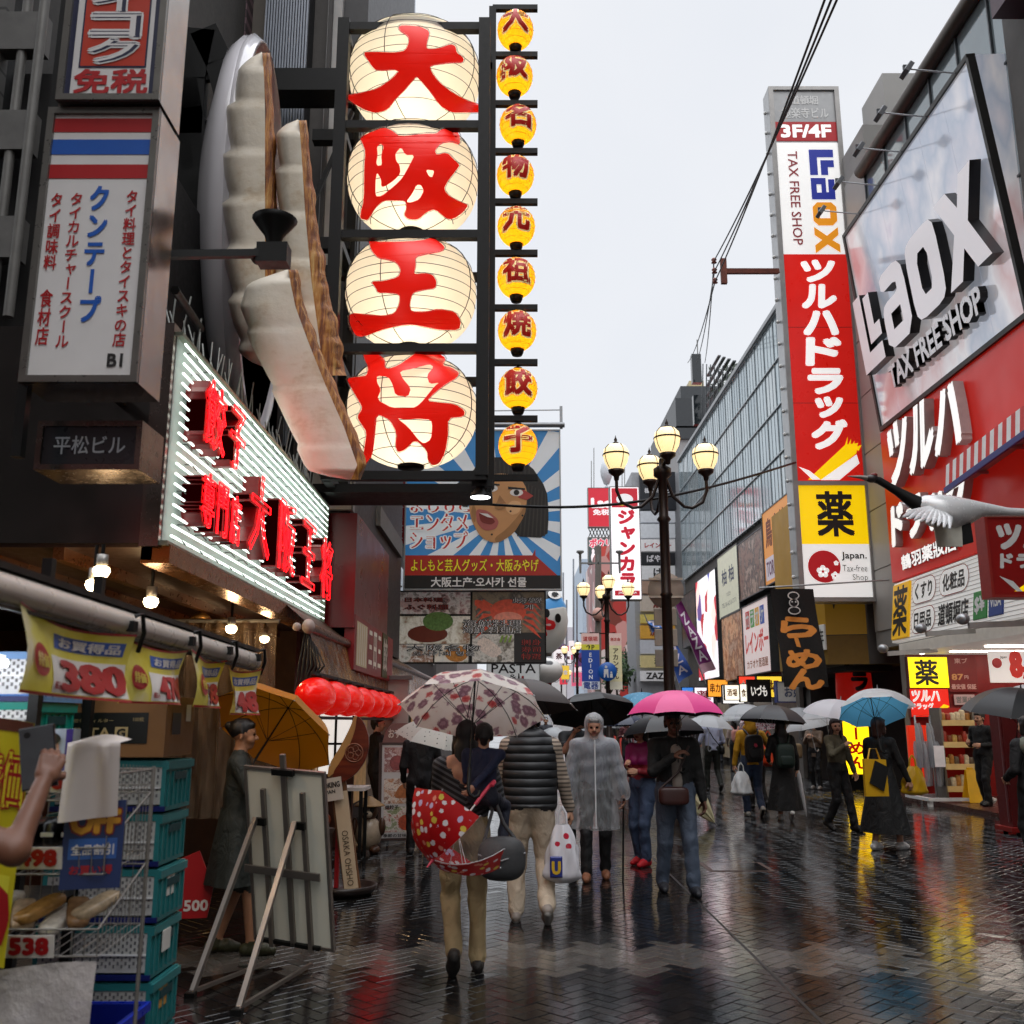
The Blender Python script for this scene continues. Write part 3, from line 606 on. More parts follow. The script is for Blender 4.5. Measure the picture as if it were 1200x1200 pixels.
for ch, hh in (('ら', .46), ('ー', .26), ('め', .42), ('ん', .44)):
    if ch == 'ー': m.poly(fr, [(W2*.5, yy-.2), (W2*.6, yy-.22), (W2*.55, yy-.02), (W2*.45, yy)], .08, ORG)
    else: m.text(fr, ch, .12, yy-hh+.02, W2-.1, yy-.02, ORG, .05, 0, fn=fnb, nsub=1)
    yy -= hh
m.build('lettering', t)
m = MB(); WM = mat('e8e6e2', .6); cx = W2*.5; cy = H2-.3     # plain little cook emblem: cap, round face, body
for q in ((cx, cy+.14, .13, .09), (cx, cy-.02, .11, .1), (cx, cy-.19, .14, .09)): m.disc(fr, q[0], q[1], q[2], .07, WM, 18, q[3]); m.disc(fr, q[0], q[1], q[2]-.025, .075, BN, 18, q[3]-.025)
m.disc(fr, cx-.04, cy, .018, .078, WM, 8); m.disc(fr, cx+.04, cy, .018, .078, WM, 8); m.build('emblem', t)
MB().tube([a+Vector((-.25, 0, .02)), b+Vector((3.3, 0, .25))], .02, GALV, 6).build('rod', t)

# ---- red box sign projecting at the frame's edge, striped awning
o = P(1165, 697, 14.3); fr = face_cam(*o)
t = panel_sign('projecting_sign', 'red box sign with white drugstore lettering projecting by the striped awning', 'sign', fr, 1.5, 1.16, .3, mat('8e100d', .35, emit=.05), mat('a33028', .4, .2), .04)
x = MB(); x.text(fr, 'ツルハ', .12, .7, 1.3, 1.05, WHITE, .05, .006, skew=.1); x.text(fr, 'ドラッグ', .14, .4, 1.2, .62, WHITE, .05, .006, skew=.1); x.build('lettering', t)
MB().poly(fr, [(.3, .05), (.6, .05), (1.0, .34), (.8, .36)], .006, LY).poly(fr, [(.1, .28), (.3, .2), (.42, .05), (.34, .05)], .007, WHITE).build('logo', t)
a, b = PX(1108, 572, 7.75), PX(1235, 480, 7.75); t = thing('striped_awning', 'narrow red and white striped awning strip with a blue edge on red fascia', 'awning', a)
n = 26; m = MB(); d = (b-a)/n
for i in range(n):
    p, q = a+d*i, a+d*(i+1); up = Vector((.05, 0, .42)); m.add([p, q, q+up, p+up], [(0, 1, 2, 3)], mat('d8241a', .5) if i % 2 else mat('fbf7f5', .5))
m.add([a+Vector((.05, 0, .42)), b+Vector((.05, 0, .42)), b+Vector((.6, 0, .5)), a+Vector((.6, 0, .5))], [(0, 1, 2, 3)], mat('d8d2ce', .5)); m.build('valance', t)
MB().bar(a+Vector((-.01, 0, -.05)), b+Vector((-.01, 0, -.05)), .05, .1, mat('2b2f86', .4)).build('edge', t)
MB().bar(a+Vector((.3, 0, .2)), b+Vector((.3, 0, .2)), .5, .04, GALV).build('frame', t)
for k in (3, 12, 22): p = a+d*k+Vector((.3, 0, .15)); MB().bar(p, (8.34, p.y, p.z), .05, .05, GALV).build('bracket', t)
# ---- crane sculpture
t = thing('crane_sculpture', 'large silver crane sculpture with black neck flying out from the red front', 'sculpture', P(1100, 600, 12.5))
SIL = mat('e2e3e4', .25, .15, noise=.03); Q = lambda x, y, dy=0: P(x, y, 12.5+dy)
m = MB(); pts = [(1070, 590), (1080, 592), (1095, 598), (1115, 602), (1130, 600), (1150, 597), (1180, 600), (1215, 601)]
m.tube([Q(*p) for p in pts], [.05, .14, .22, .24, .19, .10, .06, .05], SIL, 16); m.build('body', t)
m = MB(); m.tube([Q(*p) for p in [(1078, 592), (1066, 585), (1052, 576), (1040, 569), (1030, 563), (1022, 561)]], [.11, .085, .06, .05, .05, .045], BLACK, 12); m.build('neck', t)
m = MB(); m.ell(Q(1022, 561), (.085, .06, .055), mat('2a2222', .4)); m.ell(Q(1024, 557), (.05, .045, .03), mat('7a1a16', .5)); m.build('head', t)
m = MB(); m.tube([Q(1019, 561), Q(1008, 559), Q(993, 558)], [.04, .025, .004], mat('77716a', .35, .5), 10); m.build('beak', t)
for s, yy in ((-1, -.45), (1, .4)):
    m = MB()
    for k in range(9): u = k/8; m.tube([Q(1095, 596), Q(1068+u*45, 601+u*8 if s < 0 else 592-u*6, yy*(1-.3*u)), Q(1058+u*55, 606+u*14 if s < 0 else 590-u*10, yy*1.7)], [.06, .05, .012], SIL, 6)
    m.build('wing', t)
m = MB(); fr = Fr(Q(1098, 641, -.1), (1, 0, 0), (0, .1, 1)); m.poly(fr, [(0, 0), (.32, -.0), (.36, .42), (-.02, .42)], 0, mat('c5c4b8', .5), ext=.03); m.poly(fr, [(.33, .02), (.47, .06), (.47, .38), (.37, .42)], 0, BLACK, ext=.03); m.build('tail_feather', t)
MB().tube([Q(1200, 601), (8.4, 12.9, Q(1200, 601).z)], .035, GALV, 8).build('support_rod', t)
# ---- lamps on brackets under the white panel
for k, (x0, x1, yy, Y) in enumerate(((1040, 1098, 768, 19.5), (1085, 1145, 745, 17.5), (1135, 1210, 735, 15.2))):
    a, b = P(x0, yy-2, Y), P(x1, yy-6, Y); b.x = max(b.x, 8.35)
    t = thing('spot_lamp', ['spotlight on a white arm lowest under white signboard', 'spotlight on a white arm in front of the yellow plate', 'spotlight on a long white arm nearest the projecting sign'][k], 'spotlight', a, 'spotlights under the white signboard')
    MB().bar(a, b, .06, .09, mat('c4c2be', .4, .3)).build('arm', t); f2 = Fr(a+Vector((-.08, 0, .1)), (0, -1, 0), (.5, 0, .8)); MB().ell(f2.o, (.1, .12, .09), GALV, 12, 8).build('lamp_head', t)
solo(MB().ell(P(1080, 762, 20.5), (.09, .09, .09), mat('fff2dc', .4, emit=9, noise=0), 14, 10).bar(P(1080, 762, 20.5), P(1080, 757, 20.5), .05, .05, BLACK), 'globe_bulb', 'small glowing round bulb above the yellow entrance sign', 'bulb')
# ---- entrance signs on the red wall
o = P(1065, 806, 20.95); fr = face_cam(o.x, 20.9, o.z); t = panel_sign('entrance_sign', 'glowing yellow entrance sign with one black character', 'sign', fr, .84, .64, .1, mat('ffe000', .4, emit=1.15, noise=.02), mat('5a1010', .4), .02)
MB().text(fr, '薬', .14, .06, .62, .58, INK, .022, .006).build('lettering', t)
o = P(1067, 840, 20.95); fr = face_cam(o.x, 20.9, o.z); t = panel_sign('entrance_sign', 'glowing red entrance sign with white lettering below the yellow one', 'sign', fr, .82, .58, .1, mat('e0200f', .4, emit=.7, noise=.02), mat('5a1010', .4), .02)
x = MB(); x.text(fr, 'ツルハ', .03, .32, .62, .54, LW, .05, .006, skew=.1); x.text(fr, 'ドラッグ', .03, .16, .48, .28, LW, .05, .006); x.build('lettering', t); MB().poly(fr, [(.4, .02), (.6, .02), (.82, .22), (.7, .26)], .006, LY).build('logo', t)
o = P(1068, 915, 20.95); solo(MB().rbox(face_cam(o.x, 20.9, .35), 0, 0, -.1, .4, 1.15, 0, mat('e2341a', .4, emit=.5)), 'lit_post', 'glowing plain red panel standing below the red entrance sign', 'light panel')
def poster(x0, y0, x1, y1, Y, m, lab, tx=()):
    a, b = P(x0, y1, Y), P(x1, y0, Y); fr = face_cam(a.x, Y, a.z); w, h = b.x-a.x, b.z-a.z
    t = thing('poster', lab, 'poster', a); MB().rbox(fr, 0, 0, -.02, w, h, 0, m, .004).build('sheet', t)
    x = MB()
    for s, u0, v0, u1, v1, mm, bd in tx: x.text(fr, s, u0*w, v0*h, u1*w, v1*h, mm, bd, .004)
    if x.v: x.build('lettering', t)
    return t, fr, w, h
PK = mat('d8a8a0', .5)
poster(1113, 769, 1143, 811, 20.93, mat('7e1512', .5, emit=.06), 'dark red price poster with pale outline on the shop wall', [('東ブ', .25, .8, .7, .94, PK, .02), ('87', .12, .34, .5, .5, mat('e0a060', .5), .03), ('円', .55, .36, .68, .46, PK, .02), ('最安値 保証', .08, .08, .92, .22, PK, .03)])
poster(1119, 814, 1142, 826, 20.93, mat('c9a9a8', .5, emit=.1), 'small pinkish notice below the dark red poster', [('営業中', .1, .2, .9, .8, GREYP, .02)])
poster(1117, 830, 1135, 842, 20.93, mat('c08f88', .5, emit=.06), 'small faded paper notice behind the umbrella bags')
_, fr, w, h = poster(1161, 763, 1225, 800, 19.5, mat('f0eae8', .45, emit=.35), 'white tax-free poster with large red figures 8 and 5', [('Japan', .2, .74, .32, .86, INK, .01), ('8', .38, .2, .55, .95, mat('cf1f14', .4, emit=.2), .07), ('%', .56, .14, .66, .5, mat('cf1f14', .4, emit=.2), .05), ('5%', .7, .2, .95, .9, mat('cf1f14', .4, emit=.2), .06)])
MB().disc(fr, .14*w, .62*h, .1, .004, mat('c31420', .4)).build('logo', _)
# ---- shelves with goods
o = Vector((8.8, 19.9, .07)); t = thing('goods_rack', 'tall rack of packaged goods at the drugstore entrance', 'rack', o)
x0, x1 = 8.5, 9.14
for k in range(4):
    z = .3+k*.42; MB().box(x0, 19.7, z-.03, x1, 20.2, z, mat('9a948c', .4, .5)).build('shelf', t); MB().box(x0, 19.67, z-.06, x1, 19.695, z+.05, mat('d9b87a', .5, emit=.1)).build('price_strip', t)
for x in (x0, x1): MB().box(x-.02, 19.7, .07, x+.02, 20.2, 1.85, mat('8a867f', .4, .5)).build('upright', t)
MB().box(x0, 20.16, .1, x1, 20.2, 1.85, mat('b01a14', .5, emit=.1)).build('back_panel', t)
for k in range(4):
    for i in range(6):
        z = .3+k*.42; xx = x0+.03+i*.098; c = random.choice(['c9a55a', 'b07838', '8a4a2a', 'd8c8a8', 'a83a28', '6a5a48']); h = random.uniform(.17, .27)
        solo(MB().ell((xx+.045, 19.82, z+h/2+.002), (.05, .06, h/2), mat(c, .35, emit=.05, noise=.3, scale=20), 10, 8, .5), 'goods_packet', 'small shiny packet on the entrance rack, shelf after shelf', 'packet', 'packets on the entrance rack')
t = thing('umbrella_bag_stand', 'grey stand hung with long clear umbrella bags by the rack', 'stand', (8.2, 19.9, .0))
MB().tube([(8.06, 19.9, .0), (8.06, 19.9, 1.7), (8.36, 19.9, 1.7), (8.36, 19.9, .0)], .02, GALV, 6).build('frame', t)
PL = mat('a9adb3', .2, noise=.15, trans=.35)
for k in range(9):
    x = 7.98+(k % 5)*.11; y = 19.8-(k//5)*.15; zt = 1.55 if k % 2 else 1.2; m = MB(); m.tube([(x, y, zt), (x+.01, y, zt-.1), (x+.02, y-.02, zt-.5), (x+.02, y, zt-.85)], [.02, .05, .065, .05], PL, 7); m.build('plastic_bag', t)
MB().box(8.22, 19.5, .72, 8.42, 19.52, 1.12, mat('e6dede', .4, emit=.15)).build('notice_card', t)
solo(MB().box(7.9, 19.2, .10, 9.2, 19.26, .16, WHITE).box(7.9, 20.25, .10, 9.2, 20.31, .16, WHITE).box(7.9, 19.26, .10, 7.96, 20.25, .16, WHITE).box(9.14, 19.26, .10, 9.2, 20.25, .16, WHITE).box(7.92, 19.22, -.005, 8.0, 19.3, .10, WHITE).box(9.1, 19.22, .07, 9.18, 19.3, .10, WHITE), 'low_platform', 'low white painted frame under the goods rack', 'platform')
o = P(1139, 930, 19.3); m = thing('wet_floor_sign', 'yellow folding wet floor sign beside the goods rack', 'floor sign', (o.x, 19.3, .07))
WY = mat('e8b010', .4, emit=.05)
for s in (-1, 1): V = [Vector((o.x-.13, 19.3+s*.16, .075)), Vector((o.x+.13, 19.3+s*.16, .075)), Vector((o.x+.09, 19.3+s*.02, .68)), Vector((o.x-.09, 19.3+s*.02, .68))]; f2 = Fr(V[0], V[1]-V[0], V[3]-V[0]); MB().poly(f2, [(0, 0), (.26, 0), (.22, .62), (.04, .62)], 0, WY, ext=.015).build('panel', m)
MB().box(o.x-.05, 19.27, .68, o.x+.05, 19.33, .72, WY).build('hinge', m)
# ---- standing tax-free sign
o = Vector((7.18, 14.6, .05)); t = thing('standing_sign', 'standing sign with dark red side strip and glowing red, white and blue face', 'sign', o)
DR = mat('5e1010', .4); fr = face_cam(7.44, 14.6, .16); f3 = Fr((7.18, 14.68, .16), (.26, -.08, 0), (0, 0, 1))
MB().box(7.2, 14.61, .1, 8.7, 15.0, 1.72, DR).fbox(f3, 0, 0, -.06, .26, 1.55, 0, DR).build('cabinet', t)
MB().text(f3, '免税店', .06, .82, .2, 1.5, mat('e8d8d4', .5, emit=.1), .02, .004, vert=True).build('lettering', t); MB().text(Fr(f3.o, -f3.v, f3.u), 'FUJIX', -.76, .07, -.06, .2, mat('e8d8d4', .5, emit=.1), .05, .004).build('lettering', t)
m = MB(); m.quad(fr, .02, 1.02, 1.2, 1.56, .004, mat('e3160e', .4, emit=1.2)); m.quad(fr, .02, .5, 1.2, 1.02, .004, mat('f6f2f4', .4, emit=1.6)); m.quad(fr, .02, .02, 1.2, .5, .004, mat('2318a8', .4, emit=1.3)); m.build('lit_face', t)
x = MB(); x.text(fr, '免税', .06, 1.1, .8, 1.5, LW, .05, .01); x.text(fr, 'ドラッグ', .1, .6, 1.1, .92, INK, .04, .01); x.text(fr, '5%', .1, .08, .7, .44, LW, .06, .01); x.build('lettering', t)
MB().box(7.12, 14.5, .04, 8.75, 15.0, .1, mat('8a1a14', .4)).build('base', t)
for x in (7.25, 8.5):
    for y in (14.56, 14.95): MB().lathe([(.0, 0), (.035, 0), (.035, .05), (0, .05)], (x, y, -.005), BLACK, 8).build('caster', t)
# ---- dark neighbour at the upper right
t = thing('corner_building', 'dark fronted building at the end of the glass row with a purple sign', 'building', (8.3, 12, 0))
MB().box(8.2, 8.0, 3.4, 14, 14.2, 22, CONCD).build('wall', t); MB().box(7.7, 10.5, 12.6, 8.2, 13.6, 17, mat('4a2a3a', .4)).build('box_sign', t)
# ================================================================ LEFT-HAND SIDE
def brick_mat(c1, c2, mort, scale, name):
    M = Mt(name); v = M.node('ShaderNodeMapping', {'Vector': M.obj, 'Rotation': (R(90), 0, 0)}).outputs[0]
    b = M.node('ShaderNodeTexBrick', {'Vector': v, 'Color1': lin(c1), 'Color2': lin(c2), 'Mortar': lin(mort), 'Scale': scale, 'Mortar Size': .012, 'Brick Width': .42, 'Row Height': .16}).outputs
    M.base(M.mix(M.mapr(M.noise(2, 5), 0, .5), b['Color'], lin('4a4a48'))); M.b.inputs['Roughness'].default_value = .7; M.bump(b['Fac'], -.4, .01); return M.m
TILEW = brick_mat('6a6864', '5a5855', '2a2826', 1.0, 'grey_wall_tile'); PINK = brick_mat('a08088', '94747c', '5a484c', 1.4, 'pinkish_wall_tile')
# ---- gyoza restaurant building (end wall faces the camera)
T = thing('gyoza_restaurant', 'dark gyoza restaurant building with tiled end wall, steel corner and open ground floor', 'restaurant', (-4, 9, 0))
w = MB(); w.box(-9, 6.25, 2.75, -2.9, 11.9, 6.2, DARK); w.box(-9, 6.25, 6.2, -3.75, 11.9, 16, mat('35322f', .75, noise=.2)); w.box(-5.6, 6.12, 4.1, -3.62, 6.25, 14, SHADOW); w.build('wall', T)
w = MB()
for x0, x1 in ((-3.86, -3.60), (-4.9, -4.45)): w.box(x0, 6.02, 4.1, x1, 6.12, 14, TILEW)
w.build('tile_pilaster', T)
w = MB()
for z in (4.62, 5.42, 6.2): w.box(-4.5, 5.98, z, -3.3, 6.1, z+.3, mat('5c5a57', .6, noise=.25))
w.build('sill_band', T)
w = MB()
for k in range(14): w.box(-4.45+k*.06, 6.1, 4.2, -4.42+k*.06, 6.118, 9, mat('3a1414', .6))
w.build('window_slat', T)
w = MB(); STP = mat('6a6462', .16, .92, noise=.15, scale=1.5)
w.box(-3.75, 5.96, 2.68, -2.32, 6.2, 4.12, STP); w.box(-2.32, 5.95, 2.66, -2.2, 6.2, 4.14, mat('7d6f6a', .25, .85)); w.build('steel_corner', T)
w = MB()
for k in range(3): w.lathe([(.028, 0), (.036, .012), (.02, .016)], (-3.3+k*.36, 5.957, 3.2), BLACK, 12, (0, -1, 0))
w.build('screw_ring', T)
w = MB(); BRN = mat('2e1c12', .45, noise=.25)
w.box(-6.5, 6.0, 2.66, -2.25, 12, 2.75, BRN)
for k in range(5): w.box(-2.25-k*.55-.07, 6.0, 2.58, -2.25-k*.55, 12, 2.66, mat('5a3418', .3, .3, noise=.3))
w.build('soffit', T)
w = MB(); w.box(-2.32, 6.0, 2.56, -2.14, 11.4, 2.68, mat('8a5a2c', .25, .8, noise=.3)); w.build('copper_trim', T)
w = MB(); w.box(-6.6, 6.0, 0, -6.4, 12, 2.7, mat('3a2416', .6, noise=.3)); w.box(-6.4, 11.8, 0, -2.6, 12, 2.7, mat('4a3018', .6, noise=.3)); w.box(-6.4, 6.0, 0, -4.2, 6.1, 2.7, mat('2a1a12', .7))
for k in range(6): w.box(-4.6, 6.6+k*.9, 0, -4.5, 6.68+k*.9, 2.7, mat('4a2f1a', .5))
w.box(-4.6, 6.4, 0, -4.45, 11.8, .9, mat('3f2415', .5, noise=.3)); w.build('shop_interior', T)
for k in range(5): MB().box(-4.43, 6.9+k*1.0, 1.35, -4.41, 7.5+k*1.0, 1.75, mat('d8a860', .5, emit=.4, noise=.4, scale=9)).build('lit_menu', T)
# pipes, cables and an air conditioner on the end wall
m = MB()
for x, y in ((-3.32, 6.0), (-3.45, 6.02)): m.tube([(x, y, 4.2), (x, y, 14)], .035, mat('6a6864', .5, .2, noise=.2), 8)
m.tube([(-2.5, 5.9, 4.3), (-2.7, 5.95, 5.2), (-2.6, 5.95, 6.6), (-2.9, 6.0, 8.5)], .014, BLACK, 5).tube([(-2.35, 5.9, 4.2), (-2.45, 5.92, 5.0), (-2.38, 5.95, 6.2), (-2.7, 6.0, 8.2)], .012, BLACK, 5); m.build('pipe', T)
w = MB()
for k in range(3): w.box(-4.4, 6.08, 4.98+k*.8, -3.9, 6.1, 5.36+k*.8, GLASSD); w.box(-4.16, 6.06, 4.98+k*.8, -4.13, 6.08, 5.36+k*.8, DARK)
w.build('window_glazing', T)
# warm bulbs under the soffit
def warm(px, py, z, e=14, r=.05, kind='bulb'):
    d = ray(px, py); k = (z-1.6)/d.z; p = d*k+Vector((0, 0, 1.6))
    t = thing('ceiling_bulb', LBL.pop(0), 'bulb', p, 'bulbs under the gyoza restaurant ceiling')
    MB().lathe([(.0, -r), (r*.7, -r*.8), (r, -r*.2), (r*.9, r*.3), (r*.4, r*.5)], p, mat('ffe2b0', .4, emit=22, noise=0), 14).build('glass_bulb', t)
    MB().lathe([(r*.6, r*.4), (r*.7, r*.8), (r*.7, r*1.9), (.0, r*1.9)], p, mat('b8b4ae', .4, .5), 12).tube([p+Vector((0, 0, r*1.8)), (p.x, p.y, 2.66)], .012, BLACK, 6).build('socket', t)
    l = bpy.data.lights.new('bulb_light', 'POINT'); l.energy = e; l.color = (1, .62, .3); l.shadow_soft_size = .05
    o = bpy.data.objects.new('bulb_light', l); COL.objects.link(o); o.parent = t; o.location = (0, 0, -.09)
LBL = ['bright warm bulb with grey socket just under the steel corner', 'bright warm bulb beside the topmost one under the steel corner', 'small warm bulb in the middle of the dark ceiling', 'small warm bulb close to the copper trim beam', 'warm bulb low over the vinyl curtain']
for p in ((119, 668, 2.5), (110, 684, 2.42), (177, 704, 2.4), (271, 736, 2.4), (310, 748, 2.42)): warm(*p, e=5)
for k, (px, py) in enumerate(((235, 722), (258, 735))):
    d = ray(px, py); p = d*(.95/d.z)+Vector((0, 0, 1.6)); solo(MB().lathe([(.02, .04), (.085, .0), (.1, -.03), (.09, -.03), (.07, .0), (.015, .035)], p, mat('b58a50', .3, .7), 18).tube([p+Vector((0, 0, .03)), p+Vector((0, 0, .12))], .02, BLACK), 'reflector_lamp', ['unlit brass dish lamp hanging nearer the camera under ceiling', 'unlit brass dish lamp next to the lit small bulb'][k], 'lamp', 'brass dish lamps')
# ---- neon board
t = thing('neon_board', 'slanting white neon tube board with raised red Japanese letters', 'neon sign', (-2.2, 6.0, 2.7))
fr = face_left(-2.2, 6.0, 2.7); L_, H_ = 5.15, 1.36
MB().fbox(fr, -.04, -.04, -.1, L_+.04, H_+.04, -.002, mat('8f9a94', .5)).fbox(fr, 0, 0, -.002, L_, H_, .004, mat('b4bfba', .5)).build('backing', t)
m = MB(); NT = mat('f0fff6', .3, emit=2.1, noise=0)
for k in range(20): z = .04+k*.0675; m.tube([fr.at(.03, z, .05), fr.at(L_-.03, z, .05)], .0085, NT, 6)
for k in range(13):
    for j in range(14): z = .05+k*.106; a = fr.at(.2+j*.36+(k % 3)*.06, z, 0); m.tube([a, a+Vector((.05, .0, 0)), a+Vector((.07, .05, -.03))], .005, mat('5a605c', .5), 4)
m.build('neon_tube_lattice', t)
m = MB(); GR = mat('8f9686', .35, .6)
for a0, b0, a1, b1 in ((-.03, H_, L_+.03, H_+.025), (-.03, -.03, L_+.03, 0), (L_, 0, L_+.03, H_)): m.fbox(fr, a0, b0, -.1, a1, b1, .05, GR)
m.build('frame', t)
NR = mat('ff1a1a', .3, emit=4.2, noise=0, ecol='ff0a14'); DR2 = mat('7a0c10', .35, emit=.04)
def nl(s, y0, z0, y1, z1):
    x = MB(); x.text(fr, s, y0-6, z0-2.7, y1-6, z1-2.7, mat('6a0a0e', .35), .012, .03, .13, sides=DR2); x.build('letter_box', t)
    x = MB(); x.outline(fr, s, y0-6-.008, z0-2.7-.008, y1-6+.008, z1-2.7+.008, NR, .185, .004); x.build('neon_lettering', t)
nl('餃', 6.16, 3.4, 6.56, 3.84); nl('子', 6.72, 3.4, 7.06, 3.84); nl('専', 6.2, 2.86, 6.42, 3.2); nl('門', 6.52, 2.86, 6.73, 3.2); nl('店', 6.84, 2.86, 7.06, 3.2)
for k, ch in enumerate('大阪王将'): nl(ch, 7.36+k*.95, 2.9, 7.94+k*.95, 3.52)
m = MB()
for k in range(60):
    y = 6.05+k*.083; m.tube([(-2.26, y, 4.06), (-2.3+random.uniform(-.1, .1), y+random.uniform(-.06, .06), 4.3+random.random()*.15)], .006, mat('b9beb8', .5), 4)
m.build('wire_mesh', t)
# ---- two stacked upright box signs by the corner
def upr(px0, py0, px1, Y, h, d, lab, paint, facemat):
    a, b = P(px0, py0, Y), P(px1, py0, Y); fr = face_cam(a.x, Y, a.z); w = b.x-a.x
    t = thing('box_sign', lab, 'sign', a, 'upright box signs at the restaurant corner')
    m = MB(); m.fbox(fr, -.035, -.035, -d, w+.035, h+.035, -.004, mat('a69c94', .2, .85, noise=.2, scale=2.5)); m.build('cabinet', t)
    m = MB()
    for a0, b0, a1, b1 in ((-.035, -.035, w+.035, 0), (-.035, h, w+.035, h+.035), (-.035, 0, 0, h), (w, 0, w+.035, h)): m.fbox(fr, a0, b0, -.01, a1, b1, .02, mat('77746f', .3, .7))
    m.build('frame', t); MB().fbox(fr, 0, 0, -.01, w, h, 0, facemat).build('panel', t)
    m = MB(); paint(m, fr, w, h); m.build('lettering', t); return t
SW = mat('dad8d6', .35, noise=.04); BLU = mat('1f58b0', .4, noise=.05); RD = mat('a8181c', .4, noise=.06); NAV = mat('171b3c', .4); RDO = mat('b8341c', .4, noise=.06)
def pt(m, fr, w, h):
    m.fbox(fr, .0, h*.93, 0, w, h*.985, .003, RD); m.fbox(fr, 0, h*.855, 0, w, h*.91, .003, BLU) if False else None
    for z0, z1, c in ((.93, .985, RD), (.84, .9, BLU), (.745, .80, RD)): 
        if c is not RD or z0 < .9: m.quad(fr, .0, h*z0, w, h*z1, .003, c)
    m.text(fr, 'クンテープ', w*.42, h*.19, w*.64, h*.72, BLU, .04, .004, vert=True)
    m.text(fr, 'タイ料理とタイスキの店', w*.79, h*.105, w*.92, h*.70, RD, .02, .004, vert=True)
    m.text(fr, 'タイカルチャースクール', w*.235, h*.1, w*.37, h*.69, RD, .02, .004, vert=True)
    m.text(fr, 'タイ調味料', w*.04, h*.39, w*.17, h*.69, RD, .02, .004, vert=True); m.text(fr, '食材店', w*.04, h*.11, w*.17, h*.32, RD, .02, .004, vert=True)
    m.text(fr, 'B1', w*.76, h*.035, w*.9, h*.08, INK, .03, .004)
upr(32, 441, 154, 4.6, 1.46, .3, 'white upright box sign with red and blue stripes and Thai restaurant lettering', pt, SW)
def pd(m, fr, w, h):
    m.quad(fr, 0, 0, w*.06, h, .003, NAV); m.quad(fr, w*.94, 0, w, h, .003, NAV); m.quad(fr, w*.13, .165, w*.89, h, .003, NAV); m.quad(fr, w*.15, .175, w*.87, h, .004, RDO)
    m.text(fr, '免税', w*.1, .012, w*.92, .152, RD, .03, .004)
    for ch, z in (('ク', .195), ('コ', .35), ('イ', .505), ('ダ', .66)): m.text(fr, ch, w*.24, z, w*.78, z+.135, NAV, .035, .008, under=SW, ub=.075)
upr(75, 112, 180, 4.55, .95, .3, 'upper box sign with white-edged navy letters on orange-red and large 免税', pd, SW)
o = P(48, 545, 5.0); fr = face_cam(*o)
t = panel_sign('building_plate', 'small dark box sign with pale characters under the Thai restaurant sign', 'sign', fr, .5, .21, .3, mat('35383c', .3), mat('6a605a', .25, .8), .03)
MB().text(fr, '平松ビル', .06, .06, .44, .16, mat('b8bcc0', .4, emit=.05), .01, .004).build('lettering', t)
solo(MB().bar((-2.5, 4.75, 2.9), (-2.5, 4.75, 6.3), .05, .05, BLACK).bar((-2.5, 4.75, 5.6), (-2.5, 6.0, 5.6), .05, .05, BLACK).bar((-2.5, 4.75, 3.6), (-2.5, 6.0, 3.6), .05, .05, BLACK), 'sign_post', 'black steel bracing behind the two upright box signs', 'bracket')
# ---- black spotlight on an arm
a, b = P(178, 299, 5.3), P(320, 297, 5.6); t = thing('black_spotlight', 'black horn-shaped spotlight on a long arm before the giant dumplings', 'spotlight', b)
MB().bar(a, b, .045, .045, BLACK).build('arm', t); MB().lathe([(.035, .04), (.06, .12), (.12, .2), (.14, .23), (.125, .235), (.04, .14)], b, BLACK, 20).build('reflector', t)
MB().box(b.x-.09, b.y-.06, b.z-.08, b.x+.1, b.y+.06, b.z+.05, BLACK).ell(b+Vector((-.1, 0, -.02)), (.04, .06, .05), DARK, 10, 6).build('lamp_body', t)
MB().tube([P(205, 340, 5.6), P(235, 385, 6.6)], .03, BLACK, 6).build('brace', t)
# ---- giant plate of dumplings on the facade
PLT = mat('d5d2d6', .18, noise=.04, scale=.7, coat=.4)
t = thing('giant_plate', 'giant white glossy plate standing upright on the facade behind dumplings', 'plate model', P(300, 500, 8.6))
Ct = P(292, 285, 9.6); near = P(252, 285, 7.9)-Ct; near.z = 0
up = Vector((0, 0, (P(290, 66, 9.2)-P(320, 500, 8.9)).z/2)); nv = near.cross(up).normalized(); nv = nv if nv.x > 0 else -nv
ring = [Ct+near*math.cos(q)+up*math.sin(q) for q in np.linspace(0, 2*math.pi, 49)[:-1]]
m = MB()
prof = [(1., .16), (1.03, .08), (1.0, .0), (.9, -.08), (.75, -.15), (.4, -.18), (0.02, -.18)]
V = [Ct+(near*math.cos(q)+up*math.sin(q))*s+nv*d for s, d in prof for q in np.linspace(0, 2*math.pi, 49)[:-1]]
F = [(i*48+j, i*48+(j+1) % 48, (i+1)*48+(j+1) % 48, (i+1)*48+j) for i in range(6) for j in range(48)]; m.add(V, F, PLT, True); m.build('dish', t)
m = MB(); 
V = [Ct+(near*math.cos(q)+up*math.sin(q))*s+nv*d for s, d in ((1., .16), (.985, .17), (1.0, .10), (1.02, .0), (.97, -.12), (.7, -.3)) for q in np.linspace(0, 2*math.pi, 49)[:-1]]
m.add(V, [f for f in F if f[0] < 240], PLT, True); m.build('rim', t)
def dumpling_mat():
    M = Mt('dumpling_skin'); n = M.noise(1.8, 6, rough=.65); n2 = M.noise(9, 4, M.scl(M.obj, (1, 1, 2.5)))
    c = M.ramp(M.math('ADD', M.math('MULTIPLY', n, .75), M.math('MULTIPLY', n2, .25)), [(.26, 'a88a68'), (.36, 'd8c4a8'), (.46, 'ece0cc'), (.7, 'f4ecde')]); M.base(c)
    M.b.inputs['Roughness'].default_value = .33; M.b.inputs['Subsurface Weight'].default_value = .0; M.bump(M.noise(6, 5), .25, .04); return M.m
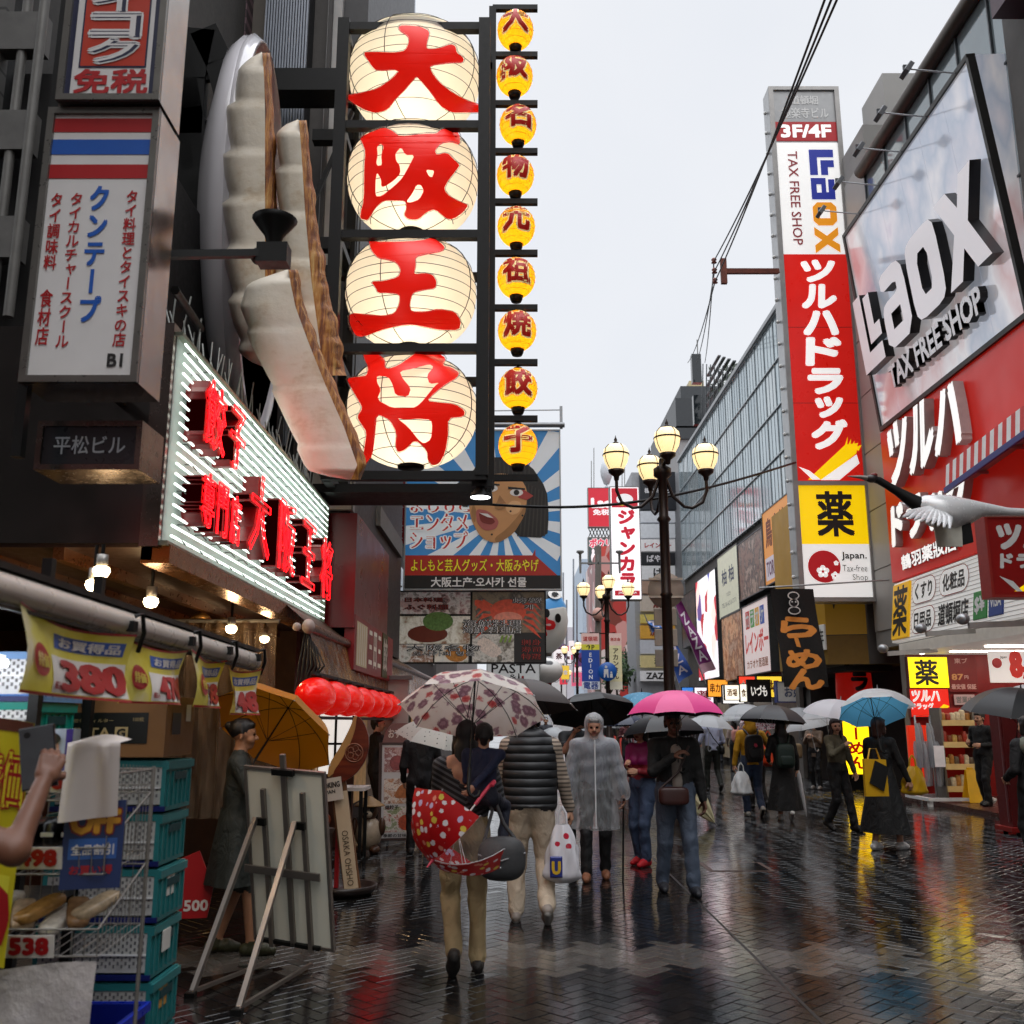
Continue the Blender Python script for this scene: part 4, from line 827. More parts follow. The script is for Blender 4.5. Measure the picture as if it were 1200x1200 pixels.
def fried_mat():
    M = Mt('fried_crust'); n = M.noise(5, 6, M.scl(M.obj, (5, 5, .5)), .7); M.base(M.ramp(n, [(.3, '3f1f0c'), (.45, '8a4a1c'), (.55, 'c07f35'), (.7, 'dcb672')])); M.b.inputs['Roughness'].default_value = .45; M.bump(n, .7, .04); return M.m
DSK, FRI = dumpling_mat(), fried_mat()
def dumpling(lab, rows, Y0, dY, npl):
    dY *= .8; am = .22 if npl > 5 else .07
    """rows: (py, px_left, px_right) down the dumpling; its pleated skin bulges, the flat fried side faces +x"""
    t = thing('giant_dumpling', lab, 'dumpling model', P((rows[-1][1]+rows[-1][2])/2, rows[-1][0], Y0), 'giant dumplings on the plate')
    ys = np.array([r[0] for r in rows], float); xl = np.array([r[1] for r in rows], float); xr = np.array([r[2] for r in rows], float); sl = np.array([r[3] if len(r) > 3 else 0 for r in rows], float)
    n = 72; ts = np.linspace(ys[0], ys[-1], n)
    m = MB(); V = []; K = 14
    for i, y in enumerate(ts):
        u = i/(n-1); L, Rr, S = np.interp(y, ys, xl), np.interp(y, ys, xr), np.interp(y, ys, sl)
        ph = (u*npl) % 1.; pl = 1-am+am*((1-ph)**.6)*min(1, ph/.08); end = min(1, (u/.05)**.5, ((1-u)/.04)**.5) if u not in (0, 1) else .05
        a, b = P(Rr, y+S, Y0), P(L, y, Y0); wd = (a.x-b.x)
        for j in range(K):
            q = math.pi*(j/(K-1)); cy = Y0-dY*math.cos(q)*(.75+.25*pl)*end; cx = a.x*cy/(Y0-dY)-wd*math.sin(q)**.55*pl*end
            V.append((cx, cy, 1.6+(a.z-1.6)*cy/Y0+.05*math.sin(q*2)*(1-pl)))
    m.add(V, [(i*K+j, (i+1)*K+j, (i+1)*K+j+1, i*K+j+1) for i in range(n-1) for j in range(K-1)], DSK, True); m.build('pleated_skin', t)
    m = MB(); V = []
    for i, y in enumerate(ts):
        fw = .45+.9*(i/n)**1.5 if npl > 5 else .5; Rr, S = np.interp(y, ys, xr), np.interp(y, ys, sl); u = i/(n-1); a = P(Rr, y+S, Y0); end = .93
        for k, (dx, dy) in enumerate(((0, -1), (.10+.018*math.sin(i*1.7)*math.sin(i*.37+1), -.96), (.16+.03*math.sin(i*.53)*math.sin(i*.21), -.4), (.16, .4), (.1, .96), (0, 1))): cy = Y0+dY*dy*end; V.append((a.x*cy/(Y0-dY)+dx*end*fw, cy, 1.6+(a.z-1.6)*cy/Y0))
    m.add(V, [(i*6+j, i*6+j+1, (i+1)*6+j+1, (i+1)*6+j) for i in range(n-1) for j in range(5)]+[(0, 5, 4, 3, 2, 1)], FRI, True); m.build('fried_base', t)
    return t
dumpling('giant dumpling next to the plate rim, highest of the three', [(62, 298, 322), (90, 290, 324), (130, 278, 325), (200, 273, 325), (300, 275, 325), (380, 284, 325), (430, 300, 325)], 8.0, .5, 6.5)
dumpling('giant dumpling in the middle, hidden below by the front one', [(141, 336, 363), (180, 335, 366), (250, 334, 370), (330, 332, 377), (400, 340, 386), (440, 350, 390)], 7.8, .5, 5.5)
dumpling('giant dumpling at the front, longest and hanging lowest', [(316, 330, 350), (335, 300, 353), (360, 291, 358), (400, 303, 372), (450, 325, 391), (500, 345, 412), (545, 364, 427), (562, 378, 420)], 7.3, .42, 3.6)
# dark steel carrying ribs behind the plate
t = thing('steel_support', 'black curved steel ribs carrying the giant plate', 'support', P(225, 420, 8.8))
for k, pts in enumerate((((238, 38), (226, 95), (222, 160), (222, 260), (228, 400)), ((240, 38), (258, 75), (268, 110), (272, 160), (275, 230)), ((212, 70), (222, 130), (232, 200), (238, 300), (242, 420)), ((204, 110), (212, 200), (214, 320), (218, 430)))):
    m = MB(); q = [P(x, y, 9.4) for x, y in pts]
    for p0, p1 in zip(q, q[1:]): m.bar(p0, p1, .13, .3, BLACK, (1, 0, 0))
    m.build('rib', t)
m = MB()
for (x0, y0), (x1, y1) in (((226, 95), (262, 90)), ((222, 160), (270, 130)), ((224, 135), (268, 160)), ((214, 150), (236, 240)), ((228, 78), (246, 60))): m.bar(P(x0, y0, 9.4), P(x1, y1, 9.4), .06, .06, BLACK)
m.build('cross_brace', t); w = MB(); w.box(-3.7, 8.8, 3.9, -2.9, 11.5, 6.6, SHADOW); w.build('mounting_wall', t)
# ---- second building: strips of facade facing the camera above the restaurant
t = thing('strip_building', 'tall building with white, pink tiled and dark ribbed wall strips behind the dumplings', 'building', (-5, 14, 0))
def strip(x0, x1, m, Y=12.0, z1=22, name='wall', z0=2.7):
    a, b = P(x0, 0, Y).x, P(x1, 0, Y).x; MB().box(a, Y, z0, b, 18, z1, m).build(name, t)
strip(-250, 205, CONCD); strip(205, 270, mat('c9ccd2', .4, .2, noise=.04)); strip(270, 290, PINK, 12.1); strip(290, 312, mat('7a7268', .6), 12.4)
strip(312, 362, mat('1c1d22', .5), 11.9)
m = MB(); a, b = P(313, 0, 11.85).x, P(361, 0, 11.85).x
for k in range(16): x = a+(b-a)*k/15; m.box(x-.012, 11.84, 5, x+.012, 11.9, 22, mat('9aa0aa', .4, .5))
m.build('rib_cladding', t)
strip(362, 385, mat('55504c', .6), 12.3); strip(385, 402, mat('aaa8a6', .5), 12.1); strip(402, 432, mat('2c2a2c', .5), 12.2)
m = MB(); m.box(-2.6, 12, 2.7, -2.55, 18, 17.5, mat('3a3634', .6))
for k in range(3):
    for z in range(5): m.box(-2.55, 12.4+k*1.9, 3.2+z*2.8, -2.5, 13.9+k*1.9, 5.2+z*2.8, GLASSD)
m.build('street_wall', t)
m = MB(); m.box(-2.5, 17.9, 10, -2.1, 18.4, 22, mat('93a4b4', .2, .5)); m.tube([(-2.5, 18.2, 10), (-2.5, 18.2, 22)], .35, mat('8fa0b2', .15, .6), 16); m.build('glass_corner', t)
# ---- lantern frame
FT = thing('lantern_gantry', 'black steel frame holding four big paper lanterns over the street', 'frame', P(490, 560, 11))
fm = MB(); YF = 11.0
pz = lambda x, y, dy=0.: P(x, y, YF+dy)
def post(x, y0, y1, wd, dy=0.): a, b = pz(x, y0, dy), pz(x, y1, dy); fm.box(a.x-wd/2, YF+dy-.09, b.z, a.x+wd/2, YF+dy+.09, a.z, BLACK)
zt, zb = pz(490, 33, -.55).z, pz(490, 558, -.55).z
xl, xr = pz(403, 300).x, pz(568, 300).x
for dy in (-.55, .55):
    fm.box(xl-.07, YF+dy-.07, zb, xl+.07, YF+dy+.07, zt+.1, BLACK); fm.box(xr-.07, YF+dy-.07, zb, xr+.07, YF+dy+.07, zt+.1, BLACK)
    for y in (33, 148, 276, 409, 558): z = pz(490, y, -.55).z; fm.box(xl-.05, YF+dy-.05, z-.05, xr+.05, YF+dy+.05, z+.05, BLACK)
for y in (33, 148, 276, 409, 558):
    z = pz(490, y, -.55).z
    for x in (xl, xr): fm.box(x-.05, YF-.55, z-.05, x+.05, YF+.55, z+.05, BLACK)
    if y in (276, 409): fm.box(xl-1.2, YF+.3, z-.1, xl, YF+.45, z+.05, BLACK)
zz = pz(370, 82).z; fm.box(-3.6, YF+.2, zz-.14, xl, YF+.6, zz+.18, BLACK); zz = zb; fm.box(-2.6, YF-.2, zz-.10, xr+.1, YF+.5, zz, BLACK)
for y in (140, 270, 400, 500): z = pz(400, y).z; fm.box(-2.6, YF+.35, z-.06, xl, YF+.5, z+.1, BLACK); 
fm.box(-2.0, YF+.4, 6.4, xl, YF+.5, 9.8, BLACK)
fm.bar((-2.6, YF+.2, pz(400, 250).z), (xl, YF+.2, pz(400, 120).z), .05, .05, BLACK)
xs = pz(576, 300).x; fm.box(xs-.045, YF-.05, zb, xs+.045, YF+.05, pz(576, 10).z, BLACK); fm.box(xr, YF-.05, zt-.2, xs, YF+.05, zt-.1, BLACK)
ARM = (10, 65, 122, 178, 237, 297, 361, 425, 491, 560)
for y in ARM: z = pz(600, y).z; fm.box(xs, YF-.035, z-.035, pz(630, y).x, YF+.035, z+.035, BLACK)
fm.build('steel_frame', FT)
SHELL = None
def lantern_shell(c, key, tr=.75):
    M = Mt(key); n = M.noise(3, 3); cc = M.mix(M.mapr(n, 0, 1), lin(c), tuple(x*.88 for x in lin(c)[:3])+(1,))
    d = M.node('ShaderNodeBsdfDiffuse', {'Color': cc}); tl = M.node('ShaderNodeBsdfTranslucent', {'Color': cc}); x = M.node('ShaderNodeMixShader', {0: tr, 1: d.outputs[0], 2: tl.outputs[0]})
    g = M.node('ShaderNodeBsdfGlossy', {'Roughness': .3}); y = M.node('ShaderNodeMixShader', {0: .05, 1: x.outputs[0], 2: g.outputs[0]}); M.l.new(y.outputs[0], M.out.inputs[0]); return M.m
CREAM = lantern_shell('f6efdc', 'cream_lantern_paper'); LRED = mat('e0180c', .35, emit=.62, noise=.05, scale=3); CLEAR = mat('cfcac0', .2, trans=.7, noise=0)
BIG = {'大': ((486, 92), [[(200,95),(215,88),(275,92),(312,110),(300,155),(300,172),(335,172),(385,155),(402,162),(405,185),(432,205),(425,222),(380,222),(310,232),(318,255),(345,290),(390,325),(440,352),(480,365),(505,382),(495,395),(440,395),(385,395),(345,370),(310,320),(280,285),(265,270),(250,285),(225,315),(190,350),(165,385),(125,397),(85,388),(50,368),(5,335),(75,325),(130,310),(180,275),(205,245),(125,250),(110,235),(75,185),(110,182),(190,185),(225,178),(238,150),(235,130),(205,110)]]),
 '阪': ((484, 213), [[(65,485),(90,470),(150,447),(180,460),(205,480),(290,470),(335,470),(350,455),(390,450),(415,470),(418,510),(385,500),(350,505),(328,530),(335,545),(370,535),(400,565),(415,580),(410,590),(375,635),(360,665),(380,690),(420,710),(447,720),(430,745),(395,770),(370,770),(330,735),(300,745),(270,772),(235,770),(220,755),(230,730),(225,705),(185,705),(150,705),(120,730),(95,775),(70,770),(65,760),(80,700),(80,600),(85,530),(75,505)], [(125,515),(140,505),(150,515),(140,545),(143,580),(130,585),(122,575),(128,545)], [(190,540),(210,517),(225,545),(258,545),(240,580),(215,625),(185,655),(140,690),(120,690),(120,640),(125,605),(140,630),(140,655),(150,657),(185,635),(208,610),(205,580),(192,565)], [(297,597),(328,598),(318,628),(305,615)], [(228,710),(250,680),(265,650),(280,650),(290,670),(275,700),(245,712)]]),
 '王': ((482, 345), [[(95,840),(115,850),(200,850),(285,845),(320,835),(345,850),(365,870),(355,885),(300,895),(260,905),(262,935),(255,965),(290,960),(320,965),(335,990),(330,1015),(290,1020),(250,1030),(240,1070),(245,1095),(300,1095),(340,1085),(400,1095),(420,1130),(415,1160),(350,1160),(300,1150),(250,1140),(200,1145),(140,1160),(75,1185),(50,1180),(30,1140),(28,1100),(100,1105),(150,1110),(190,1100),(205,1065),(205,1035),(160,1030),(130,1030),(120,1010),(105,990),(150,988),(200,975),(210,950),(195,925),(165,915),(130,910),(105,880)]]),
 '将': ((483, 483), [[(75,25),(105,25),(130,45),(155,65),(155,100),(200,85),(250,50),(290,20),(310,15),(330,35),(370,60),(355,85),(385,90),(415,110),(405,130),(370,150),(330,180),(300,210),(345,215),(400,220),(435,245),(430,265),(375,270),(375,330),(365,390),(345,430),(320,437),(305,420),(300,380),(260,345),(225,380),(200,390),(190,370),(195,320),(170,275),(125,255),(120,320),(110,400),(85,435),(75,430),(80,380),(90,320),(70,290),(55,265),(75,235),(65,215),(30,155),(20,130),(60,125),(90,120),(95,90),(80,60)], [(125,120),(165,125),(180,150),(190,190),(235,195),(245,165),(215,130),(205,105),(255,95),(310,80),(325,90),(300,120),(310,150),(345,145),(330,155),(290,205),(270,225),(250,235),(180,235),(125,205),(140,170),(125,145)], [(195,270),(225,275),(270,272),(315,275),(320,300),(315,345),(290,360),(270,345),(235,300)]])}
BLBL = {'大': 'cream paper lantern with red character 大, uppermost in the frame', '阪': 'cream paper lantern with red character 阪, second in the frame', '王': 'cream paper lantern with red three-bar character 王', '将': 'cream paper lantern with red character 将, lowest in frame'}
for ch, ((cx, cy), loops) in BIG.items():
    c = pz(cx, cy); sc = 11/ray(cx, cy).y; rx, rz = 76*sc, 66*sc
    t = thing('big_lantern', BLBL[ch], 'lantern', c-Vector((0, 0, rz)), 'big cream paper lanterns')
    MB().ell(c, (rx, .72, rz), CREAM, 40, 28, .92).build('shade', t)
    m = MB(); wm_ = mat('2a2620', .6, noise=0)
    for k in range(1, 11):
        z = -rz+2*rz*k/11; q = math.cos(math.asin(abs(z/rz)**(1/.92)))**.92; pw = lambda v: math.copysign(abs(v)**.92, v); m.tube([c+Vector((rx*1.014*q*pw(math.cos(a)), .735*q*pw(math.sin(a)), z)) for a in np.linspace(-math.pi, 0, 30)], .0045, wm_, 4, False)
    for a in (-2.75, -.42, -1.9): m.tube([c+Vector((rx*1.016*math.cos(b)**.92*pw(math.cos(a)), .737*math.cos(b)**.92*pw(math.sin(a)), rz*1.01*pw(math.sin(b)))) for b in np.linspace(-1.4, 1.4, 18)], .006, wm_, 4, False)
    m.build('rib', t)
    off = 0 if ch != '将' else 400; K = []
    for l in loops: K.append([(400+x/3, -(off+y/3)) for x, y in cutline(l, 1)])
    T = tessellate_polygon([[Vector((*p, 0)) for p in l] for l in K]); flat = [p for l in K for p in l]; tri = []
    for a_, b_, d_ in T:
        A, B, D = flat[a_], flat[b_], flat[d_]; tri.append((a_, b_, d_) if (B[0]-A[0])*(D[1]-A[1])-(B[1]-A[1])*(D[0]-A[0]) > 0 else (a_, d_, b_))
    U, TT = subdiv(np.array(flat), np.array(tri), 3)
    def sph(x, y, g=.03):
        d = ray(x, -y); D3, C3 = (Vector((v.x/(rx*1.03), v.y/.80, v.z/(rz*1.04))) for v in (d, c-Vector((0, 0, 1.6)))); aa, bb, cc_ = D3.dot(D3), D3.dot(C3), C3.dot(C3)-1; ds = max(bb*bb-aa*cc_, 0); k = (bb-ds**.5)/aa; return d*(k-g/d.length)+Vector((0, 0, 1.6))
    m = MB(); m.add([sph(x, y) for x, y in U], TT, LRED, True); m.build('lettering', t)
    m = MB()
    for l in K[:1]:
        pts = [sph(cx+(x-cx)*1.02, -cy+(y+cy)*1.02, .03) for x, y in l]; m.tube(pts+pts[:1], .009, CLEAR, 5, False)
    m.build('clear_edge', t)
    for z0, z1 in ((.93, 1.02), (-1.03, -.93)): MB().lathe([(.0, rz*z0), (rx*.2, rz*z0), (rx*.2, rz*z1), (0, rz*z1)], c, BLACK, 20).build('end_cap', t)
    l = bpy.data.lights.new('lantern_light', 'POINT'); l.energy = 25; l.color = (1, .93, .78); l.shadow_soft_size = .2
    o = bpy.data.objects.new('lantern_light', l); COL.objects.link(o); o.parent = t; o.location = (0, -.1, rz*.72)
AMB = lantern_shell('f2b21c', 'amber_lantern_paper', .7); SRED = mat('c01c10', .4, emit=.12, noise=0); SED = mat('f6e2a0', .4, emit=.35, noise=0)
for i, ch in enumerate('大阪名物元祖焼餃子'):
    cx, cy = ((604, 36), (603, 90), (607, 147), (604, 206), (605, 266), (605, 326), (606, 388), (607, 456), (607, 522))[i]
    c = pz(cx, cy); sc = 11/ray(cx, cy).y; rx, rz = (21+i*.25)*sc, (23+i*.3)*sc
    t = thing('small_lantern', 'small amber paper lantern with red character '+ch, 'lantern', c-Vector((0, 0, rz)), 'small amber lanterns on the black arms')
    MB().ell(c, (rx, rx, rz), AMB, 28, 18).build('shade', t)
    sp = lambda x, y, cc: c+Vector((x, -rx*math.sqrt(max(.02, 1-(x/rx)**2-(y/rz)**2))-.006-cc, y))
    m = MB(); m.text(None, ch, -rx*.66, -rz*.5, rx*.66, rz*.74, SED, .065, .0, fn=sp, nsub=1); m.text(None, ch, -rx*.66, -rz*.5, rx*.66, rz*.74, SRED, .035, .006, fn=sp, nsub=1); m.build('lettering', t)
    MB().lathe([(.0, -rz*1.22), (rx*.26, -rz*1.22), (rx*.32, -rz*1.1), (rx*.36, -rz*.9), (rx*.2, -rz*.88)], c, BLACK, 16).build('end_cap', t); MB().lathe([(rx*.2, rz*.94), (rx*.3, rz*.97), (rx*.2, rz*1.05), (.0, rz*1.05)], c, BLACK, 14).build('end_cap', t)
    za = pz(600, ARM[i]).z; MB().tube([c+Vector((0, 0, rz*1.03)), (c.x, c.y, za-.03)], .012, BLACK, 5).build('hook', t)
    m = MB()
    for k in range(1, 8): z = -rz+2*rz*k/8; q = math.sqrt(1-(z/rz)**2); m.tube([c+Vector((rx*1.01*q*math.cos(a), rx*1.01*q*math.sin(a), z)) for a in np.linspace(-math.pi, 0, 14)], .0025, mat('a8701a', .5), 3, False)
    m.build('rib', t)
    l = bpy.data.lights.new('lantern_light', 'POINT'); l.energy = 4.5; l.color = (1, .8, .45); l.shadow_soft_size = .06; o = bpy.data.objects.new('lantern_light', l); COL.objects.link(o); o.parent = t; o.location = (0, 0, rz*.8)
b = P(563, 583, 10.6); t = thing('dish_floodlight', 'lit black dish floodlight hung under the lantern frame corner', 'floodlight', b)
MB().lathe([(.03, .14), (.06, .1), (.12, .02), (.13, 0), (.115, 0), (.03, .08)], b, BLACK, 20).box(b.x-.1, b.y-.05, b.z+.12, b.x+.14, b.y+.05, b.z+.2, BLACK).build('reflector', t); MB().lathe([(.0, .005), (.11, .005), (.11, .0), (0, 0)], b, mat('ffffff', .4, emit=7, noise=0), 20).build('lens', t); MB().tube([b+Vector((0, 0, .15)), (b.x+.05, YF-.1, zb)], .025, BLACK).build('arm', t)

# ---- red box sign and the dark frontage beyond the restaurant
T = thing('red_box_sign', 'deep red box sign at the end of the neon board with striped street face', 'sign', (-2.1, 12.4, 2.62))
DEEP = mat('6a0c10', .3, noise=.1, scale=1); a, b = P(384, 735, 11.35), P(419, 600, 11.35)
MB().box(a.x-.05, 11.35, 2.66, b.x, 14.4, 4.02, DEEP).build('cabinet', T)
fr = face_left(b.x+.006, 11.5, 2.2); m = MB(); m.fbox(fr, -.1, -.02, -.12, 3.6, .62, 0, mat('8c1418', .4)); m.quad(fr, .05, .04, .9, .56, .003, mat('c9b98f', .4, emit=.1))
for k in range(5): m.quad(fr, .1+k*.16, .06, .17+k*.16, .54, .006, mat('e8e0d0', .4))
m.text(fr, '三 田 三', 1.05, .08, 2.2, .55, mat('d9d0c0', .4, emit=.1), .02, .004); m.fbox(fr, 2.35, .0, 0, 2.9, .62, .01, mat('4a4a20', .5)); m.text(fr, '餃', 2.42, .1, 2.85, .55, mat('d9d0c0', .4), .02, .013); m.build('striped_face', T)
T = thing('dark_shopfront', 'dark narrow frontage with window frames and pipes left of the big billboard', 'building', (-2.6, 21, 0))
m = MB(); m.box(-9, 18, 0, -2.62, 34, 10.5, mat('262322', .7)); m.box(-9, 34, 0, -2.8, 50, 9, CONCD); m.box(-9, 50, 0, -3.0, 85, 12, mat('8a8886', .6)); m.box(-2.7, 12, 0, -2.62, 18, 2.9, mat('241c18', .7)); m.build('wall', T)
m = MB()
for k in range(5):
    for z in (3.4, 5.9, 8.2): m.box(-2.62, 18.3+k*3, z, -2.58, 20.6+k*3, z+1.7, GLASSD)
m.build('window_glazing', T)
m = MB(); 
for y in (14.6, 15.8, 18.0): m.tube([(-2.45, y, 2.6), (-2.45, y, 8)], .05, mat('5a5a5c', .5, .4), 8)
m.box(-2.55, 14.5, 4.5, -2.0, 17.5, 4.8, mat('6b6a68', .6)); m.build('pipe', T)
for k in range(6): MB().box(-2.58, 13+k*3.1, .3, -2.55, 14.6+k*3.1, 2.2, mat('c9a06a', .5, emit=.15, noise=.5, scale=4)).build('window', T)
o = P(383, 588, 12.2); fr = face_cam(o.x-.6, 12.2, o.z-.1); t = panel_sign('white_sign', 'white sign with red lettering hanging behind the neon board', 'sign', fr, .92, .5, .15, mat('c4c0bf', .4), GREYP, .02); MB().text(fr, 'ビール', .5, .08, .86, .44, mat('a8242a', .4), .01, .004).build('lettering', t)
# ---- big entertainment-shop billboard
Yb = 20.0; a, b = P(474, 690, Yb), P(655, 505, Yb); fr = face_cam(a.x, Yb, a.z); w, h = b.x-a.x, b.z-a.z
SKY = mat('3f8fd0', .45, emit=.1, noise=.03); WHB = mat('e6ecf0', .45, emit=.12, noise=.03); MBR = mat('a8281e', .45, emit=.08)
t = panel_sign('shop_billboard', 'large billboard with shouting face in a black bob on blue and white rays', 'billboard', fr, w, h, .15, SKY, GALV, .03)
m = MB(); cx, cy = w*.62, h*.45
for k in range(16):
    a0 = 2*math.pi*k/16+.1; a1 = a0+math.pi/16*1.0; q = []
    def edge(a):
        dx, dy = math.cos(a), math.sin(a); ts = [(w-cx)/dx if dx > 1e-6 else -cx/dx if dx < -1e-6 else 1e9, (h-cy)/dy if dy > 1e-6 else (.58*1-cy+.0)/dy if dy < -1e-6 else 1e9]; s = min(x for x in ts if x > 0); return (cx+dx*s, cy+dy*s)
    m.poly(fr, [(cx, cy), edge(a0), edge((a0+a1)/2), edge(a1)], .003, WHB)
m.build('ray_print', t)
m = MB(); m.quad(fr, 0, .0, w, .28, .004, INK); m.poly(fr, [(0, .28), (w*.98, .28), (w*.84, .7), (w*.84, .84), (w*.82, .7), (0, .7)], .005, MBR)
m.text(fr, '大阪土产·오사카 선물', w*.17, .04, w*.78, .24, mat('d8d5d2', .4, emit=.1), .02, .007); m.text(fr, 'よしもと芸人グッズ・大阪みやげ', w*.04, .36, w*.86, .62, mat('ecd728', .4, emit=.12), .015, .009, under=INK, ub=.045)
LTR = mat('c2241c', .4, emit=.08)
for s, z, x1 in (('よしもと', 1.62, .41), ('エンタメ', 1.22, .4), ('ショップ', .84, .4)): m.text(fr, s, w*.03, z, w*x1, z+.36, LTR, .03, .012, under=mat('eef0f0', .4, emit=.12), ub=.08)
m.build('lettering', t)
SKN = mat('c9935f', .5, noise=.08, scale=3, emit=.03); HRK = mat('1c1a18', .5, noise=.3, scale=30); MOU = mat('7a2420', .4); LIP = mat('b5605a', .4); WH = mat('e9e6e2', .4)
E = lambda x, y: ((x-474)/(655-474)*w, (690-y)/(690-505)*h)
m = MB(); m.poly(fr, cutline([E(*p) for p in ((520, 578), (545, 560), (560, 545), (590, 535), (620, 545), (640, 575), (642, 605), (640, 632), (600, 630), (604, 600), (560, 560), (548, 580), (546, 600))]), .014, HRK); m.build('hair', t)
m = MB(); m.poly(fr, cutline([E(*p) for p in ((556, 560), (575, 548), (600, 552), (618, 575), (614, 605), (600, 628), (580, 639), (562, 632), (550, 610), (547, 588))], 2), .018, SKN); m.build('face', t)
m = MB(); m.poly(fr, cutline([E(*p) for p in ((548, 568), (556, 545), (580, 535), (612, 545), (620, 565), (607, 562), (590, 556), (568, 558), (556, 572))]), .022, HRK); m.build('fringe', t)
m = MB(); m.poly(fr, cutline([E(*p) for p in ((556, 598), (570, 600), (584, 612), (580, 622), (566, 624), (557, 614))], 2), .024, LIP); m.poly(fr, cutline([E(*p) for p in ((559, 602), (569, 604), (580, 613), (574, 617), (562, 614))], 2), .027, MOU); m.poly(fr, [E(*p) for p in ((560, 603), (570, 604), (577, 609), (570, 608))], .029, WH)
m.build('mouth', t)
for q in ((597, 601), (575, 628), (611, 606)): MB().disc(fr, *E(*q), .022, .024, INK, 10).build('mole_print', t)
m = MB()
for ex, ey in ((604, 579), (574, 574)): m.disc(fr, *E(ex, ey), .14, .024, WH, 16, .08); m.disc(fr, *E(ex, ey), .06, .027, INK, 12); m.poly(fr, [E(ex-10, ey-7), E(ex+10, ey-5), E(ex+10, ey-3), E(ex-10, ey-4)], .026, INK)
m.poly(fr, [E(610, 574), E(624, 583), E(616, 588), E(606, 585)], .0235, mat('b0403a', .5)); m.poly(fr, [E(584, 582), E(592, 592), E(580, 593)], .024, mat('a8754a', .5)); m.build('eye', t)
m = MB(); SH2 = mat('a87848', .5, noise=.1); SH3 = mat('dcae7c', .5, noise=.05, emit=.04)
m.poly(fr, cutline([E(*p) for p in ((600, 628), (614, 605), (616, 590), (608, 604), (592, 622), (578, 632), (580, 638))], 1), .0215, SH2); m.poly(fr, cutline([E(*p) for p in ((598, 588), (610, 590), (608, 602), (598, 606), (590, 598))], 2), .0215, SH3); m.poly(fr, cutline([E(*p) for p in ((566, 556), (590, 553), (600, 562), (584, 566), (568, 566))], 2), .0212, SH3); m.poly(fr, cutline([E(*p) for p in ((582, 588), (588, 594), (592, 597), (584, 600), (577, 597))], 1), .0265, SH2); m.poly(fr, cutline([E(*p) for p in ((553, 590), (557, 602), (555, 616), (550, 604))], 1), .0215, SH2)
m.build('face_shading_print', t); m = MB()
for k in range(26):
    x0 = 556+k*2.5; m.poly(fr, [E(x0, 540+abs(k-13)*.5), E(x0+1.1, 540+abs(k-13)*.5), E(x0+2.2-k*.05, 562-abs(k-13)*.3), E(x0+1.4-k*.05, 562-abs(k-13)*.3)], .0235, mat('34302e' if k % 2 else '0e0d0c', .4))
    if k < 14: m.poly(fr, [E(612+k*2, 566+k), E(613+k*2, 566+k), E(606+k*2.4, 630), E(604.6+k*2.4, 630)], .0165, mat('34302c' if k % 2 else '0e0d0c', .4))
m.build('hair_strand_print', t)
MB().tube([fr.at(-.1, h+.12, .05), fr.at(w+.12, h+.12, .05)], .06, mat('8b8d90', .4, .6)).build('top_rail', t); MB().bar(fr.at(w+.05, h+.05, 0), fr.at(w+.05, h+.55, 0), .06, .06, GALV).bar(fr.at(w*.55, h+.45, 0), fr.at(w+.05, h+.47, 0), .02, .02, GALV).build('bracket', t)
MB().tube([fr.at(-.05, .05, .02), fr.at(-1.0, .3, .02)], .03, GALV, 6).tube([fr.at(-.05, h-.1, .02), fr.at(-1.0, h-.1, .02)], .03, GALV, 6).build('wall_arm', t)
fr2 = face_cam(fr.o.x-.42, Yb+.6, fr.o.z+1.05); t = panel_sign('red_side_sign', 'narrow red sign peeking out behind the billboard edge', 'sign', fr2, .6, 2.2, .2, mat('93161a', .4, emit=.04), GREYP, .02); MB().text(fr2, 'お土産', .05, .1, .3, .9, mat('d6c8c4', .4), .02, .004, vert=True).build('lettering', t)
# ---- food picture signboard underneath
Yf = 20.4; a, b = P(466, 776, Yf), P(638, 694, Yf); fr = face_cam(a.x, Yf, a.z); w, h = b.x-a.x, b.z-a.z
t = panel_sign('food_signboard', 'dark signboard with photographs of crab, fish and Osaka dishes', 'signboard', fr, w, h, .15, mat('2b2a2a', .4), BLACK, .03)
def ph(u0, v0, u1, v1, cols, sc=4., kind='noise', c=.004): 
    x = MB(); x.quad(fr, u0*w, v0*h, u1*w, v1*h, c, picture(cols, sc, kind, .12)); x.build('picture_print', t)
ph(0, .68, .49, 1, ('4a3430', '8a7a74', 'd8d0cc', 'b08a88', '3a2a2a', 'e8e0dc'), 4); ph(0, .26, .49, .66, ('5a2a1c', 'a89a80', 'e8e4d8', 'c9c2b0', '8a5a3a', 'f0ece4'), 2.2); ph(0, 0, .24, .25, ('6a6a50', 'd8d4cc', '8a5a3a', 'f0ece8'), 4); ph(.25, 0, .48, .25, ('5a6a3a', 'd8d4cc', 'e8e0d0', 'a06a3a'), 4)
ph(.505, .42, 1, 1, ('3a3a34', '6a5a44', '8a7a64', '4a4440', 'a89a88'), 2.5); ph(.505, 0, .79, .4, ('4a4238', '8a8478', 'd8d4cc', '5a5a50', 'b09a88'), 4)
m = MB(); CR = mat('d8543a', .4, noise=.3, scale=12, emit=.12); CR2 = mat('e8907a', .4, noise=.3, scale=12, emit=.12)
m.disc(fr, w*.75, h*.72, .38, .008, CR, 24, .26); m.disc(fr, w*.75, h*.62, .3, .010, CR2, 24, .14)
for k in range(5):
    for sgn in (-1, 1): x0 = w*.75+sgn*.28; y0 = h*(.8-.06*k); m.poly(fr, [(x0, y0), (x0+sgn*.24, y0+.14-.06*k), (x0+sgn*.42, y0-.1-.06*k), (x0+sgn*.24, y0+.04-.06*k)], .009+k*.0005, CR)
